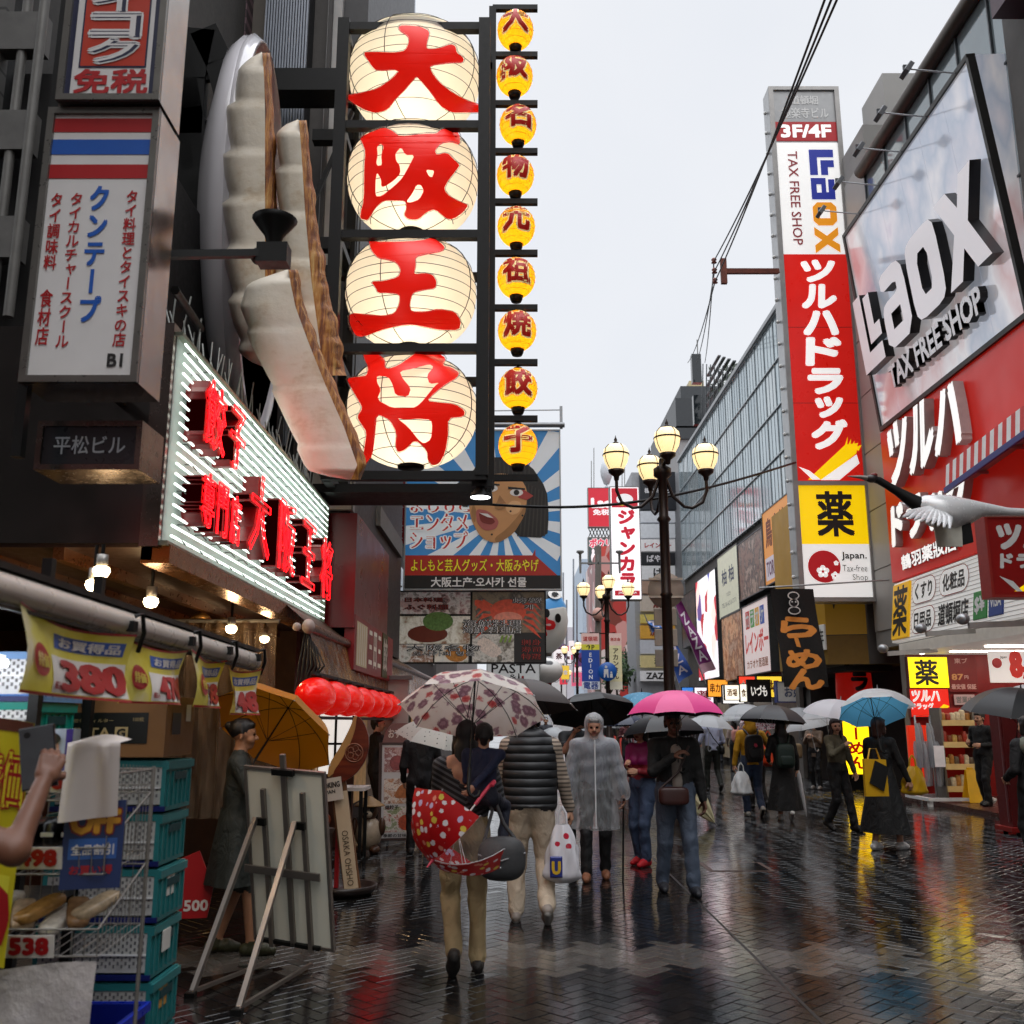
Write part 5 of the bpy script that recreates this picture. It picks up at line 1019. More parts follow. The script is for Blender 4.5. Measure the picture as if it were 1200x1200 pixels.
m.poly(fr, cutline([(w*.52, h*.9), (w*.6, h*.86), (w*.66, h*.74), (w*.6, h*.72), (w*.52, h*.8)]), .012, CR); m.build('crab_print', t)
m = MB(); m.disc(fr, w*.27, h*.58, .32, .008, mat('5a7a3c', .5, noise=.5, scale=20, emit=.08), 18, .2); m.disc(fr, w*.2, h*.4, .42, .007, mat('6a2a1a', .4, noise=.2, emit=.06), 22, .18)
m.disc(fr, w*.4, h*.12, .24, .008, mat('b87a38', .5, noise=.5, scale=24, emit=.1), 18, .17); m.poly(fr, cutline([(w*.53, h*.3), (w*.6, h*.36), (w*.72, h*.16), (w*.66, h*.05), (w*.57, h*.14)]), .008, mat('d8c8bc', .4, noise=.4, scale=30, emit=.1)); m.disc(fr, w*.14, h*.83, .5, .006, mat('c9a8a4', .4, noise=.4, scale=20, emit=.1), 18, .1)
for k in range(3): m.poly(fr, [(w*(.69+k*.03), h*.28), (w*(.705+k*.03), h*.28), (w*(.72+k*.03), h*.38), (w*(.705+k*.03), h*.38)], .009, mat('7a9a3c', .5, emit=.08))
m.build('dish_print', t)
m = MB(); TW = mat('e4e2e0', .4, emit=.15); TR = mat('b8342c', .4, emit=.1)
for s, u0, v0, u1, v1, mm in (('大阪名物', .06, .16, .56, .24, TW), ('오사카의 명물', .1, .09, .52, .15, TW), ('海鮮料理', .44, .5, .84, .6, TW), ('海鮮 料理店', .44, .41, .84, .5, TW), ('螃蟹', .78, .84, .98, .92, TW), ('게', .86, .75, .92, .82, TW), ('特選', .84, .04, .97, .12, TR), ('寿司', .84, .14, .97, .22, TR), ('刺身', .84, .24, .97, .32, TR), ('日本料理', .04, .86, .3, .92, TR), ('ふぐ料理', .04, .75, .34, .82, TR)): m.text(fr, s, u0*w, v0*h, u1*w, v1*h, mm, .02, .016, under=INK, ub=.07)
m.build('lettering', t)
m = MB(); m.fbox(fr, .492*w, 0, 0, .503*w, h, .006, BLACK); m.fbox(fr, 0, .655*h, 0, .49*w, .685*h, .006, BLACK); m.fbox(fr, .24*w, 0, 0, .25*w, .25*h, .006, BLACK); m.build('frame_strip', t)
# ---- puffer fish lantern
c = P(634, 727, 28); t = thing('pufferfish_lantern', 'big round pufferfish lantern in white, blue and black behind the food signboard', 'lantern', c-Vector((0, 0, 1.1)))
def puff():
    M = Mt('pufferfish_paper'); z = M.xyz()[2]; x = M.xyz()[0]; f = M.mapr(M.math('ADD', z, M.math('MULTIPLY', x, -.3)), 0, 1); f = M.node('ShaderNodeMapRange', {0: M.math('ADD', z, M.math('MULTIPLY', x, -.25)), 1: 0., 2: 2.2}).outputs[0]
    M.base(M.ramp(f, [(0, 'c9c8c2'), (.56, 'dcdcd8'), (.58, '4f9ad8'), (.70, '5aa4e0'), (.72, '15171a'), (1, '101214')], True), .12); M.b.inputs['Roughness'].default_value = .4; return M.m
MB().ell(c, (.78, .9, 1.0), puff(), 10, 8, .9).build('shade', t)
sp = lambda x, y, g=.02: c+Vector((x, -.9*math.sqrt(max(.02, 1-(x/.8)**2-(y/1.02)**2))-.06-g, y))
def spot(x, y, rx, ry, m, g): 
    k = MB(); V = [sp(x, y, g)]+[sp(x+rx*math.cos(a), y+ry*math.sin(a), g) for a in np.linspace(0, 2*math.pi, 17)[:-1]]; k.add(V, [(0, i+1, (i+1) % 16+1) for i in range(16)], m, True); return k
for x, y, r1, r2, m_, g, nm in ((.38, .68, .2, .15, WH, .02, 'eye'), (.38, .68, .09, .07, BLACK, .05, 'pupil'), (.12, .1, .1, .13, BLACK, .02, 'fin_spot'), (.45, -.02, .09, .13, BLACK, .02, 'fin_spot')): spot(x, y, r1, r2, m_, g).build(nm, t)
MB().text(None, 'や', -.2, -.5, .35, -.02, mat('c01f22', .4, emit=.1), .05, .02, fn=lambda x, y, cc: sp(x, y, cc), nsub=1).build('lettering', t)
MB().lathe([(.3, -1.02), (.34, -.9), (.2, -.86)], c, GREYP, 12).tube([c+Vector((0, 0, .95)), c+Vector((0, 0, 1.8))], .03, BLACK).tube([c+Vector((0, 0, 1.8)), (-2.7, 28, c.z+1.8)], .04, BLACK).build('hanger', t)
# pasta sign and cow-patterned drum
a, b = P(571, 812, 24), P(632, 776, 24); fr = face_cam(a.x, 24, a.z); t = panel_sign('pasta_sign', 'white sign reading pasta and pizza in black capitals', 'sign', fr, b.x-a.x, b.z-a.z, .2, mat('d9dcdc', .4, emit=.2), GREYP, .02); w, h = b.x-a.x, b.z-a.z
m = MB(); m.text(fr, 'PASTA', w*.08, h*.64, w*.93, h*.94, INK, .01, .004); m.text(fr, '&', w*.42, h*.46, w*.56, h*.6, INK, .0, .004); m.text(fr, 'PIZZA', w*.1, h*.12, w*.93, h*.42, INK, .01, .004); m.poly(fr, [(w*.64, h*.2), (w*.72, h*.2), (w*.7, h*.55), (w*.66, h*.55)], .008, RD); m.build('lettering', t)
def cow():
    M = Mt('cow_pattern'); n = M.noise(1.6, 1); M.base(M.ramp(n, [(0, '141414'), (.47, '141414'), (.49, 'e6e4e0'), (1, 'e6e4e0')]), .04); M.b.inputs['Roughness'].default_value = .4; return M.m
c = P(640, 786, 24.5); solo(MB().ell(c, (.42, .5, .32), cow(), 18, 12).lathe([(.0, -.36), (.12, -.36), (.16, -.28)], c, RD, 12).tube([c+Vector((-.3, 0, .2)), c+Vector((-.9, .2, .35))], .04, BLACK, 6), 'cow_drum', 'round white model with black cow spots next to the pasta sign', 'model')
# ================================================================ STREET STALL AND SHOP FRONT OBJECTS
def two_cloth(c, tr):
    M = Mt('printed_vinyl'); n = M.noise(3, 4); cc = M.ramp(n, [(.42, c), (.62, 'e6d86a'), (.74, 'e8dcc8')]); M.l.new(cc, M.b.inputs['Base Color']); M.b.inputs['Roughness'].default_value = .3; t = M.node('ShaderNodeBsdfTranslucent', {'Color': cc}); x = M.node('ShaderNodeMixShader', {0: tr, 1: M.b.outputs[0], 2: t.outputs[0]}); M.l.new(x.outputs[0], M.out.inputs[0]); return M.m
# ---- roller bar and price banner
a, b = Vector((-1.5, 2.3, 1.985)), Vector((-1.5, 5.68, 1.935))
t = thing('awning_roller', 'thick pale awning roller bar with dark hooks over the price banner', 'awning bar', a)
MB().tube([a, b], .052, mat('cfc6bd', .3, .2, noise=.1), 16).build('tube', t); MB().bar(a+Vector((0, 0, .062)), b+Vector((0, 0, .062)), .07, .02, BLACK).build('cap_rail', t); MB().bar(a+Vector((.03, 0, -.055)), b+Vector((.03, 0, -.055)), .012, .012, BLACK).build('lower_rail', t)
for y in (3.72, 4.42, 5.02, 5.6): MB().tube([(-1.44, y, 1.99), (-1.42, y+.02, 2.0), (-1.42, y+.05, 1.93), (-1.45, y+.08, 1.86)], .009, BLACK, 6).box(-1.47, y-.03, 1.93, -1.43, y+.01, 1.97, BLACK).build('hook', t)
BY, BB, BG = two_cloth('d8c636', .3), mat('3c62b4', .45), mat('ded8d2', .45)
t = thing('price_banner', 'yellow price banner with red figures hanging in four folds from the bar', 'banner', (-1.47, 4, 1.66))
for y0, y1, zt0, zt1, zb0, zb1, num in ((2.88, 3.72, 1.95, 1.92, 1.68, 1.665, '380'), (3.74, 4.4, 1.92, 1.91, 1.665, 1.665, '4700'), (4.46, 5.0, 1.92, 1.90, 1.66, 1.66, '458'), (5.08, 5.62, 1.89, 1.89, 1.63, 1.63, '48')):
    wv = lambda u, v: .03*math.sin(u*5+y0*3)*(1-v*.4)+.02*math.sin(v*4+u*3)
    pt3 = lambda u, v, c=0: Vector((-1.46+wv(u, v)+c, y0+(y1-y0)*u, (zb0+(zb1-zb0)*u)*(1-v)+(zt0+(zt1-zt0)*u)*v-.03*math.sin(math.pi*u)*v))
    m = MB(); m.grid(lambda u, v: pt3(u, v), 12, 6, BY)
    L = lambda x, y, c: pt3(x, y, c)
    m.grid(lambda u, v: pt3(.30+u*.68, .05+v*.5, .003), 8, 4, BG); m.grid(lambda u, v: pt3(.36+u*.58, .66+v*.2, .003), 6, 3, BB)
    m.grid(lambda u, v: pt3(u, v*.035, .004), 10, 1, RD); m.grid(lambda u, v: pt3(u, .965+v*.035, .004), 10, 1, RD); m.build('cloth', t)
    m = MB(); m.text(None, num, .40, .10, .95, .5, RD, .05, .007, fn=L, nsub=1); m.text(None, '税込', .31, .1, .38, .2, RD, .02, .007, fn=L); m.text(None, 'お買得品', .4, .69, .9, .83, BG, .03, .007, fn=L, nsub=1)
    m.add([L(.16+.1*math.cos(q), .42+.2*math.sin(q), .005) for q in np.linspace(0, 2*math.pi, 19)[:-1]], [tuple(range(18))], RD); m.text(None, '特価', .09, .33, .23, .5, BY, .03, .008, fn=L); m.build('lettering', t)
# ---- crates
def crate(x0, y0, z0, lab, wdt=.52, d=.36, h=.225, side='2a7678', front='bcbcb8', tr=0., cat='crate', grp='stacked teal crates'):
    t = thing('storage_crate', lab, cat, (x0, y0, z0), grp); S = mat(side, .35, noise=.12); Fm = mat(front, .25, noise=.2, scale=10); S2 = mat('101d5e', .4)
    x1, y1, z1 = x0+wdt, y0+d, z0+h; m = MB()
    m.box(x1-.02, y0, z0, x1, y1, z1, S); m.box(x0, y0, z0, x0+.02, y1, z1, S); m.box(x0+.02, y1-.02, z0, x1-.02, y1, z1, S); m.box(x0+.02, y0+.0, z1-.03, x1-.02, y0+.03, z1, S); m.box(x0+.02, y0+.02, z0, x1-.02, y1-.02, z0+.015, S)
    for k in range(6): yy = y0+.03+k*(d-.06)/5; m.box(x1, yy-.006, z0+.02, x1+.008, yy+.006, z1-.05, S)
    m.box(x1, y0-.004, z1-.04, x1+.012, y1, z1-.005, S); m.box(x1, y0+.1, z1-.09, x1+.01, y1-.1, z1-.055, mat('083c40', .5)); m.build('shell', t)
    m = MB(); m.box(x0+.02, y0+.004, z0+.03, x1-.02, y0+.015, z1-.03, Fm); m.build('front_panel', t)
    m = MB()
    for i in range(26):
        for j in range(5): xx = x0+.04+i*.0175; zz = z0+.05+j*.028+(i % 2)*.012; m.box(xx, y0+.001, zz, xx+.009, y0+.0038, zz+.014, mat('6a6a6c', .4))
    m.build('perforation_print', t); m = MB(); m.box(x0, y0-.006, z0, x1+.006, y0+.004, z0+.022, S2); m.box(x0+.02, y0-.004, z0+.1, x1-.02, y0+.002, z0+.108, mat('dcdcdc', .2)); m.build('rim', t)
    return t
CL = ['lowest teal crate of the stack beside the easel, near the blue crate', 'teal crate third from the ground in the stack', 'teal crate with a paper label on its side, low in stack', 'teal crate with white paper tag, middle of the stack', 'teal crate just above the tagged one', 'topmost teal crate under the cardboard carton']
for k in range(6):
    c_ = crate(-2.12+(.012 if k % 2 else 0), 4.62, .005+k*.238, CL[k])
    if k in (1, 2, 3): MB().box(-1.587, 4.72, .1+k*.238, -1.582, 4.82, .19+k*.238, mat('d8d4cc' if k != 1 else 'c08a40', .5)).build('paper_label', c_)
t = thing('cardboard_carton', 'brown cardboard carton with black label lying on the crate stack', 'carton', (-1.9, 4.62, 1.434))
CB = mat('8a5f34', .6, noise=.12); fr = face_cam(-2.14, 4.6, 1.436)
MB().box(-2.14, 4.6, 1.436, -1.60, 5.0, 1.71, CB).build('box_body', t); m = MB(); m.quad(fr, .06, .06, .46, .2, .003, mat('12100c', .4)); m.build('black_label', t)
m = MB(); GO = mat('b8a070', .4); m.text(fr, 'PITTA', .08, .085, .29, .13, GO, .02, .005); m.text(fr, '高密着 フィルター', .09, .155, .3, .172, GO, 0, .005); m.quad(fr, .31, .08, .37, .135, .005, GO); m.text(fr, 'G', .322, .09, .358, .126, INK, .04, .007); m.text(fr, '100枚', .39, .16, .44, .18, GO, .0, .005); m.text(fr, '取扱注意', .06, .225, .16, .25, mat('3a2a1a', .5), .02, .003); m.build('lettering', t)
MB().quad(Fr((-1.598, 4.6, 1.436), (0, 1, 0)), .08, .1, .2, .2, .002, INK).quad(Fr((-1.598, 4.6, 1.436), (0, 1, 0)), .27, .16, .34, .24, .002, BG).build('side_print', t)
# rack behind with the brightly lit crates
t = thing('stall_shelf', 'dark metal shelving carrying brightly lit crates at stall back', 'shelving', (-2.4, 4.1, 0))
for x in (-2.75, -1.9):
    for y in (3.95, 4.45): MB().box(x-.02, y-.02, 0, x+.02, y+.02, 2.25, BLACK).build('post', t)
for z in (.9, 1.5): MB().box(-2.77, 3.93, z-.03, -1.88, 4.47, z, DARK).build('shelf', t)
crate(-2.44, 4.0, 1.503, 'teal rimmed white crate lit brightly behind the black phone', .52, .36, .17, '0d8f80', 'f0f2f4', grp='crates on the stall shelving')
crate(-2.44, 4.0, 1.675, 'pale blue lidded crate glowing white under the stall lamp', .54, .38, .2, '7aa8e0', 'eef2fa', grp='crates on the stall shelving')
t = thing('tube_lamp', 'white fluorescent tube lamp over the stall shelving', 'lamp', (-2.2, 3.85, 1.95)); MB().tube([(-2.5, 3.5, 1.8), (-1.80, 3.5, 1.8)], .014, mat('f4f8ff', .4, emit=30, noise=0), 8).build('tube', t); MB().box(-2.5, 3.47, 1.815, -1.82, 3.53, 1.83, WHITE).build('housing', t)
# ---- wire display rack
t = thing('display_rack', 'white wire display rack with sloping baskets at the stall front', 'display rack', (-1.8, 3.9, 0))
WI = mat('8d8882', .35, .5); x0, x1, y0, y1 = -2.06, -1.44, 3.62, 4.02
for k, z in enumerate((.83, 1.10, 1.35)):
    m = MB()
    for i in range(15): x = x0+(x1-x0)*i/14; m.tube([(x, y1, z+(.22 if k < 2 else .06)), (x, y1, z), (x, y0, z-.03), (x, y0-.01, z+.06)], .002, WI, 4, False, False)
    for i in range(13):
        yy = y0+(y1-y0)*i/12
        for xs in (x0, x1): m.tube([(xs, yy, z-.03), (xs, yy, z+.1+(.13 if k < 2 else -.03)*i/12)], .002, WI, 4, False, False)
    for zz, yy in ((.06, y0-.01), (-.03, y0), (0, y1), (.22 if k < 2 else .06, y1)): m.tube([(x0, yy, z+zz), (x1, yy, z+zz)], .004, WI, 5)
    for xs in (x0, x1): m.tube([(xs, y0-.01, z+.06), (xs, y1, z+(.22 if k < 2 else .06))], .004, WI, 5)
    m.build('basket_mesh', t)
for x in (x0, x1): MB().tube([(x, y1+.02, 0), (x, y1+.02, 1.42)], .008, WI, 6).build('upright', t)
def tag_card(z, s, lab):
    fr = Fr((x0+.06, y0-.02, z), (1, 0, 0), (0, -.15, 1)); q = thing('price_card', lab, 'price card', fr.o); m = MB(); m.fbox(fr, 0, 0, -.004, .42, .075, 0, BG); m.build('card', q)
    m = MB(); m.text(fr, s, .27, .014, .4, .066, RD, .05, .003); m.build('lettering', q); m = MB(); m.text(fr, '特価品 ¥', .02, .02, .2, .05, INK, .01, .003); m.build('lettering', q)
tag_card(1.35, '498', 'white price card with red 498 on the top basket'); tag_card(1.09, '498', 'white price card with red 498 under black packets'); tag_card(.80, '538', 'white price card with red 538 on the lowest basket')
for k in range(7):
    xx = x0+.05+k*.075; m = MB(); m.ell((xx+.03, 3.8, 1.19+.01*(k % 3)), (.034, .12, .055), mat('131214', .18, noise=.2), 12, 8, .5); m.box(xx+.01, 3.672, 1.19, xx+.055, 3.678, 1.205, mat('c9c9c6', .3)); solo(m, 'black_packet', 'glossy black packet standing in the middle basket', 'packet', 'black packets in the middle basket')
for k in range(9):
    xx = x0+.04+k*.06; c = ('c9b090', 'b88a4a', 'd8cfc4', '9a7450')[k % 4]; a_ = Matrix.Rotation(.5*math.sin(k*2.1), 3, 'Z') @ Matrix.Rotation(.3, 3, 'X'); solo(MB().ell((xx, 3.8+.03*math.sin(k), .89+.02*(k % 3)), (.042, .10, .022), mat(c, .2, noise=.5, scale=26), 14, 8, .5, a_), 'wrapped_packet', 'clear wrapped brown packet lying in the lowest basket', 'packet', 'brown packets in the lowest basket')
fr = face_cam(-1.86, 3.64, 1.40); q = thing('boxed_mask', 'blue white product box printed with a face in top basket', 'product box', fr.o); MB().fbox(fr, 0, 0, -.06, .26, .17, 0, mat('b8c8e0', .3)).build('box_body', q); m = MB(); m.disc(fr, .17, .09, .045, .003, mat('c99a80', .5), 16, .06); m.quad(fr, .0, .0, .26, .03, .002, mat('3a62b0', .4)); m.disc(fr, .17, .135, .048, .005, HRK, 14, .025); m.quad(fr, .235, 0, .26, .17, .003, mat('3a2a90', .4)); m.build('face_print', q)
def drape(u, v):     # cloth over the rack's corner
    x = -1.59+.19*u; return Vector((x, 3.58-.02*math.sin(u*9)-.03*(1-v)*math.sin(u*4+1), 1.25+.29*v+.02*u*(1-v))) if v < .94 else Vector((x, 3.58+.10*(v-.94)/.06, 1.53+.02*math.sin(u*3)))
solo(MB().grid(drape, 14, 16, mat('c4bab4', .6, noise=.06)), 'white_cloth', 'white cloth hanging over the rack corner above the OFF sign', 'cloth')
fr = Fr((-1.585, 3.60, 1.02), (.2, .06, 0), (0, 0, 1)); q = thing('sale_card', 'dark blue sale card reading OFF in yellow on the rack', 'sale card', fr.o); MB().fbox(fr, 0, 0, -.006, .2, .30, 0, mat('1a2c5c', .4)).build('card', q); m = MB(); m.text(fr, 'OFF', .025, .19, .18, .265, mat('d89a28', .4), .05, .003, under=mat('7a1c14', .4), ub=.1); m.quad(fr, .02, .1, .18, .17, .002, mat('2f5aa0', .4)); m.text(fr, '全品割引', .03, .115, .17, .15, BG, .02, .004); m.text(fr, 'お買い得', .03, .05, .17, .08, RD, .02, .004); m.build('lettering', q)
def sheet(u, v):
    x = -2.15+.74*u; q = .035*math.sin(u*11+v*3)*(1-v)+.02*math.sin(u*23)*(1-v); return Vector((x, 3.55-q-.06*(1-v), .2+.58*v-.02*math.sin(u*5)*v))
solo(MB().grid(sheet, 40, 10, mat('c4bcb8', .12, noise=.2, scale=5, bump=1.0, trans=.15)), 'plastic_sheet', 'crinkled clear plastic sheet covering the rack foot', 'plastic sheet')
t = thing('open_crate', 'dark blue open plastic crate on the ground before teal stack', 'crate', (-1.75, 4.3, 0)); BC = mat('10207e', .35, noise=.1); m = MB()
X0, X1, Y0, Y1, Z1 = -2.0, -1.56, 4.06, 4.5, .42
for q in ((X0, Y0, X1, Y0+.015), (X0, Y1-.015, X1, Y1), (X0, Y0+.015, X0+.015, Y1-.015), (X1-.015, Y0+.015, X1, Y1-.015)): m.box(q[0], q[1], .2, q[2], q[3], Z1, BC)
m.box(X0+.015, Y0+.015, .2, X1-.015, Y1-.015, .215, BC); m.build('shell', t); m = MB()
for q in ((X0-.015, Y0-.015, X1+.015, Y0-.001), (X0-.015, Y1+.001, X1+.015, Y1+.015), (X1+.001, Y0, X1+.015, Y1), (X0-.015, Y0, X0-.001, Y1)): m.box(q[0], q[1], Z1-.03, q[2], q[3], Z1+.004, mat('1a2fae', .3))
m.build('rim', t); MB().box(X0+.02, Y0+.02, -.005, X1-.02, Y1-.02, .199, mat('0d1a58', .4)).build('lower_body', t)
# ---- curved yellow price flag at the very edge
def flag(u, v): a = 1.0*u-.3; return Vector((-1.875+.34*math.sin(a)*1.0+.02*v, 3.32-.05*math.cos(a*2)+.1*u, .87+.74*v-.06*u*u+.04*u*v))
t = thing('price_flag', 'curved yellow price flag with red figures standing by the stall edge', 'flag', (-1.9, 3.32, .6)); m = MB(); m.grid(flag, 14, 18, mat('cfc018', .5, noise=.12, scale=3)); m.grid(lambda u, v: flag(u, .95+v*.05)+Vector((0, -.004, 0)), 10, 1, mat('5a2a1a', .5)); m.grid(lambda u, v: flag(.05+u*.9, .02+v*.34)+Vector((.002, -.004, 0)), 10, 6, mat('e0d83a', .5)); m.build('cloth', t)
m = MB(); m.text(None, '100', .3, .08, .97, .30, RD, .06, .008, fn=lambda x, y, c: flag(x, y)+Vector((.003, -c, 0)), nsub=1); m.text(None, '大特価', .35, .64, .97, .86, mat('e8da2a', .5), .04, .008, fn=lambda x, y, c: flag(x, y)+Vector((.003, -c, 0)), nsub=1, under=RD, ub=.07); m.build('lettering', t); MB().tube([(-1.86, 3.36, 0), (-1.86, 3.36, 1.6)], .015, GREYP, 6).build('pole', t)
# ---- easel board seen from behind
t = thing('easel_whiteboard', 'whiteboard on a folding aluminium easel seen from its back', 'easel', (-1.5, 6.4, 0))
TL, TR_, BR = P(258, 897, 6.82), P(350, 905, 6.6), Vector((-1.16, 6.84, .12)); fr = Fr(TL+(BR-TR_), TR_-TL, TL-(TL+(BR-TR_))); w, h = (TR_-TL).length, (TR_-BR).length
AL = mat('8f8780', .35, .75, noise=.1)
MB().fbox(fr, .015, .015, -.004, w-.015, h-.015, .006, mat('f0eddc', .4, noise=.05, scale=1)).build('panel', t); m = MB()
for q in ((0, 0, w, .02), (0, h-.02, w, h), (0, .02, .02, h-.02), (w-.02, .02, w, h-.02)): m.fbox(fr, q[0], q[1], -.012, q[2], q[3], .016, AL)
m.build('frame', t); m = MB(); m.fbox(fr, w*.48, .0, .006, w*.48+.035, h+.1, .03, AL); m.build('centre_strut', t); MB().fbox(fr, w*.4, h-.03, .03, w*.66, h+.01, .06, BLACK).build('clamp', t)
m = MB(); m.fbox(fr, -.02, h*.4, .03, w*.9, h*.4+.05, .045, AL); m.build('cross_bar', t); m = MB(); m.fbox(fr, .02, .0, .006, w-.1, .025, .03, BLACK); m.build('tray', t)
for u, foot in ((.24, Vector((-1.90, 6.22, 0))), (.73, Vector((-1.53, 5.88, 0)))):
    MB().fbox(fr, w*u-.015, -.02, .008, w*u+.015, h*.88, .035, AL).build('rail', t); top = fr.at(w*u-.05, h*.72, .05); MB().bar(top, foot, .03, .03, AL).build('leg', t); MB().fbox(fr, w*u-.06, h*.68, .03, w*u+.02, h*.72, .055, BLACK).build('hinge', t)
    b_ = fr.at(w*u, -.02, .02); b_.z = .03; MB().bar(b_, foot+Vector((0, 0, .03)), .022, .022, AL).build('foot_bar', t); MB().box(foot.x-.03, foot.y-.03, -.002, foot.x+.03, foot.y+.03, .03, BLACK).build('foot_cap', t)
# ---- vinyl curtain, awning flap, red lanterns
def vin():
    M = Mt('clear_vinyl'); M.base(M.ramp(M.noise(4, 5, M.scl(M.obj, (6, 6, .8))), [(.3, '4a3a2c'), (.6, '8d7a64')])); M.b.inputs['Roughness'].default_value = .12; M.bump(M.noise(8, 4, M.scl(M.obj, (4, 4, .7))), .6, .05)
    tr = M.node('ShaderNodeBsdfTransparent'); x = M.node('ShaderNodeMixShader', {0: .45, 1: M.b.outputs[0], 2: tr.outputs[0]}); M.l.new(x.outputs[0], M.out.inputs[0]); return M.m
VIN = vin()
t = thing('vinyl_curtain', 'hanging clear vinyl curtain strips inside the gyoza shop front', 'curtain', (-2.6, 9, .9))
for k in range(6): x = -3.15+k*.16; MB().grid(lambda u, v: Vector((x+u*.18+.01*math.sin(v*6), 9.0+.04*math.sin(u*6+v*5+k)+(k % 2)*.03, .75+1.75*v)), 6, 12, VIN).build('strip', t)
MB().tube([(-3.2, 9, 2.5), (-2.15, 9, 2.5)], .02, GREYP, 6).build('rail', t)
a, b = PX(362, 738, -1.92), PX(505, 797, -1.92); t = thing('vinyl_awning', 'brown translucent vinyl awning flap gleaming above the red lanterns', 'awning', b)
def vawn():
    M = Mt('brown_vinyl'); n = M.noise(2.5, 5); M.base(M.ramp(n, [(.3, '4a2e16'), (.5, '7a5228'), (.7, 'b07c3c')])); M.b.inputs['Roughness'].default_value = .16; M.bump(M.noise(3.5, 4), .8, .12); return M.m  # golden reflections are put into the brown noise colours
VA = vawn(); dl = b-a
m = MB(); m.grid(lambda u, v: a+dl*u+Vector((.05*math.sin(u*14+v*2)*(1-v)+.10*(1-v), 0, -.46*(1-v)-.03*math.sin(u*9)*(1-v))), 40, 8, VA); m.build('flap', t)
MB().tube([a+Vector((0, -.1, .02)), b+Vector((0, .2, .02))], .05, mat('6a4a2e', .3, .6, noise=.2), 10).build('front_rail', t); MB().grid(lambda u, v: (a+dl*u)*(1-v)+Vector((-2.25, (a+dl*u).y, 2.72))*v+Vector((0, 0, .05)), 16, 3, mat('4a3522', .5)).build('roof_sheet', t)
solo(MB().ell(a+Vector((.02, -.12, .02)), (.06, .09, .07), mat('b5aaa2', .4), 12, 8).ell(a+Vector((-.05, -.3, .0)), (.04, .04, .04), mat('b5aaa2', .4), 10, 6), 'junction_box', 'rounded pale junction box at the near end of awning rail', 'junction box')
a2, b2 = PX(470, 782, -1.95), PX(512, 803, -1.95); solo(MB().grid(lambda u, v: a2+(b2-a2)*u+Vector((.08*(1-v), 0, -.5*(1-v))), 10, 4, mat('2e2220', .3, noise=.2)).tube([a2, b2], .05, BLACK, 8), 'dark_awning', 'short dark awning strip beyond the brown vinyl flap', 'awning')
LREDB = lantern_shell('ee2216', 'red_lantern_vinyl', .6)
LL = ['first red balloon lantern at the near end of row', 'second red balloon lantern of the row under the vinyl', 'third red balloon lantern, beside the near pair', 'fourth red balloon lantern counted from the loose cables', 'fifth red balloon lantern counted from the loose cables', 'sixth red balloon lantern counted from the loose cables', 'seventh red balloon lantern counted from the loose cables', 'eighth red balloon lantern counted from the loose cables', 'last red balloon lantern near the floral umbrella']
pa, pb = PX(370, 816, -1.78), PX(470, 829, -1.78)
for k in range(9):
    c = pa.lerp(pb, k/8); t = thing('red_lantern', LL[k], 'lantern', c-Vector((0, 0, .17)), 'red balloon lanterns under the awning'); MB().ell(c, (.17, .42, .17), mat('e0140c', .22, emit=.5, noise=.05), 24, 16).build('shade', t); MB().lathe([(.04, .165), (.05, .175), (.05, .195), (.0, .195)], c, BLACK, 12).build('end_cap', t)
solo(MB().bar(pa+Vector((0, -.2, -.19)), pb+Vector((0, .4, -.19)), .03, .03, BLACK).bar(pa+Vector((0, -.2, .2)), pb+Vector((0, .4, .2)), .03, .03, BLACK), 'lantern_rail', 'thin black rails above and below the red lantern row', 'rail')
m = MB(); o = P(345, 820, 9.0)
for k in range(7): m.tube([P(358+k*2, 740+k*3, 9.1), P(350+k*5, 780, 9.0), P(347+(k % 3)*4, 822, 9.0), P(338+k*6, 855-abs(k-3)*6, 9.05)], .011, BLACK, 5)
solo(m, 'cable_bundle', 'loose black cables tied in a knot beside red lanterns', 'cables')
o = P(343, 840, 8.9); t = thing('hanging_bulb', 'small glowing filament bulb on a wire above the yellow umbrella', 'bulb', o); MB().ell(o, (.03, .03, .04), mat('ffd890', .3, emit=18, noise=0), 12, 8).build('glass_bulb', t); MB().tube([o+Vector((0, 0, .03)), P(346, 818, 8.95)], .012, BLACK, 6).build('wire', t)
# ---- carved wooden leaf with stand
t = thing('wooden_leaf_sign', 'tall carved wooden leaf shaped shop sign on a round tray stand', 'shop sign', G(408, 1048))
Yl = 9.7; sc = Yl/ray(400, 900).y; WD = Mt('dark_carved_wood'); WD.base(WD.ramp(WD.noise(2.2, 5, WD.scl(WD.obj, (1, 1, 6))), [(.3, '3c1208'), (.5, '5e2010'), (.7, '7a3418')])); WD.b.inputs['Roughness'].default_value = .3; WD = WD.m; PALE = mat('b58a50', .45, noise=.2, scale=5)
fr = face_cam(0, Yl, 0); Q2 = lambda x, y: (lambda p: (p.x, p.z))(P(x, y, Yl))
leaf = [Q2(*p) for p in ((419, 838), (427, 846), (433, 862), (433, 878), (428, 893), (418, 907), (404, 916), (392, 918), (391, 905), (402, 889), (413, 868), (418, 852))]
m = MB(); m.poly(fr, cutline(leaf[::-1] if False else leaf, 2), 0, WD, ext=.05); m.build('leaf_face', t)
m = MB(); m.poly(fr, cutline([Q2(*p) for p in ((416, 838), (421, 842), (416, 866), (404, 888), (393, 905), (384, 912), (386, 896), (401, 872), (411, 852))], 1), -.03, PALE, ext=.06); m.build('pale_edge', t)
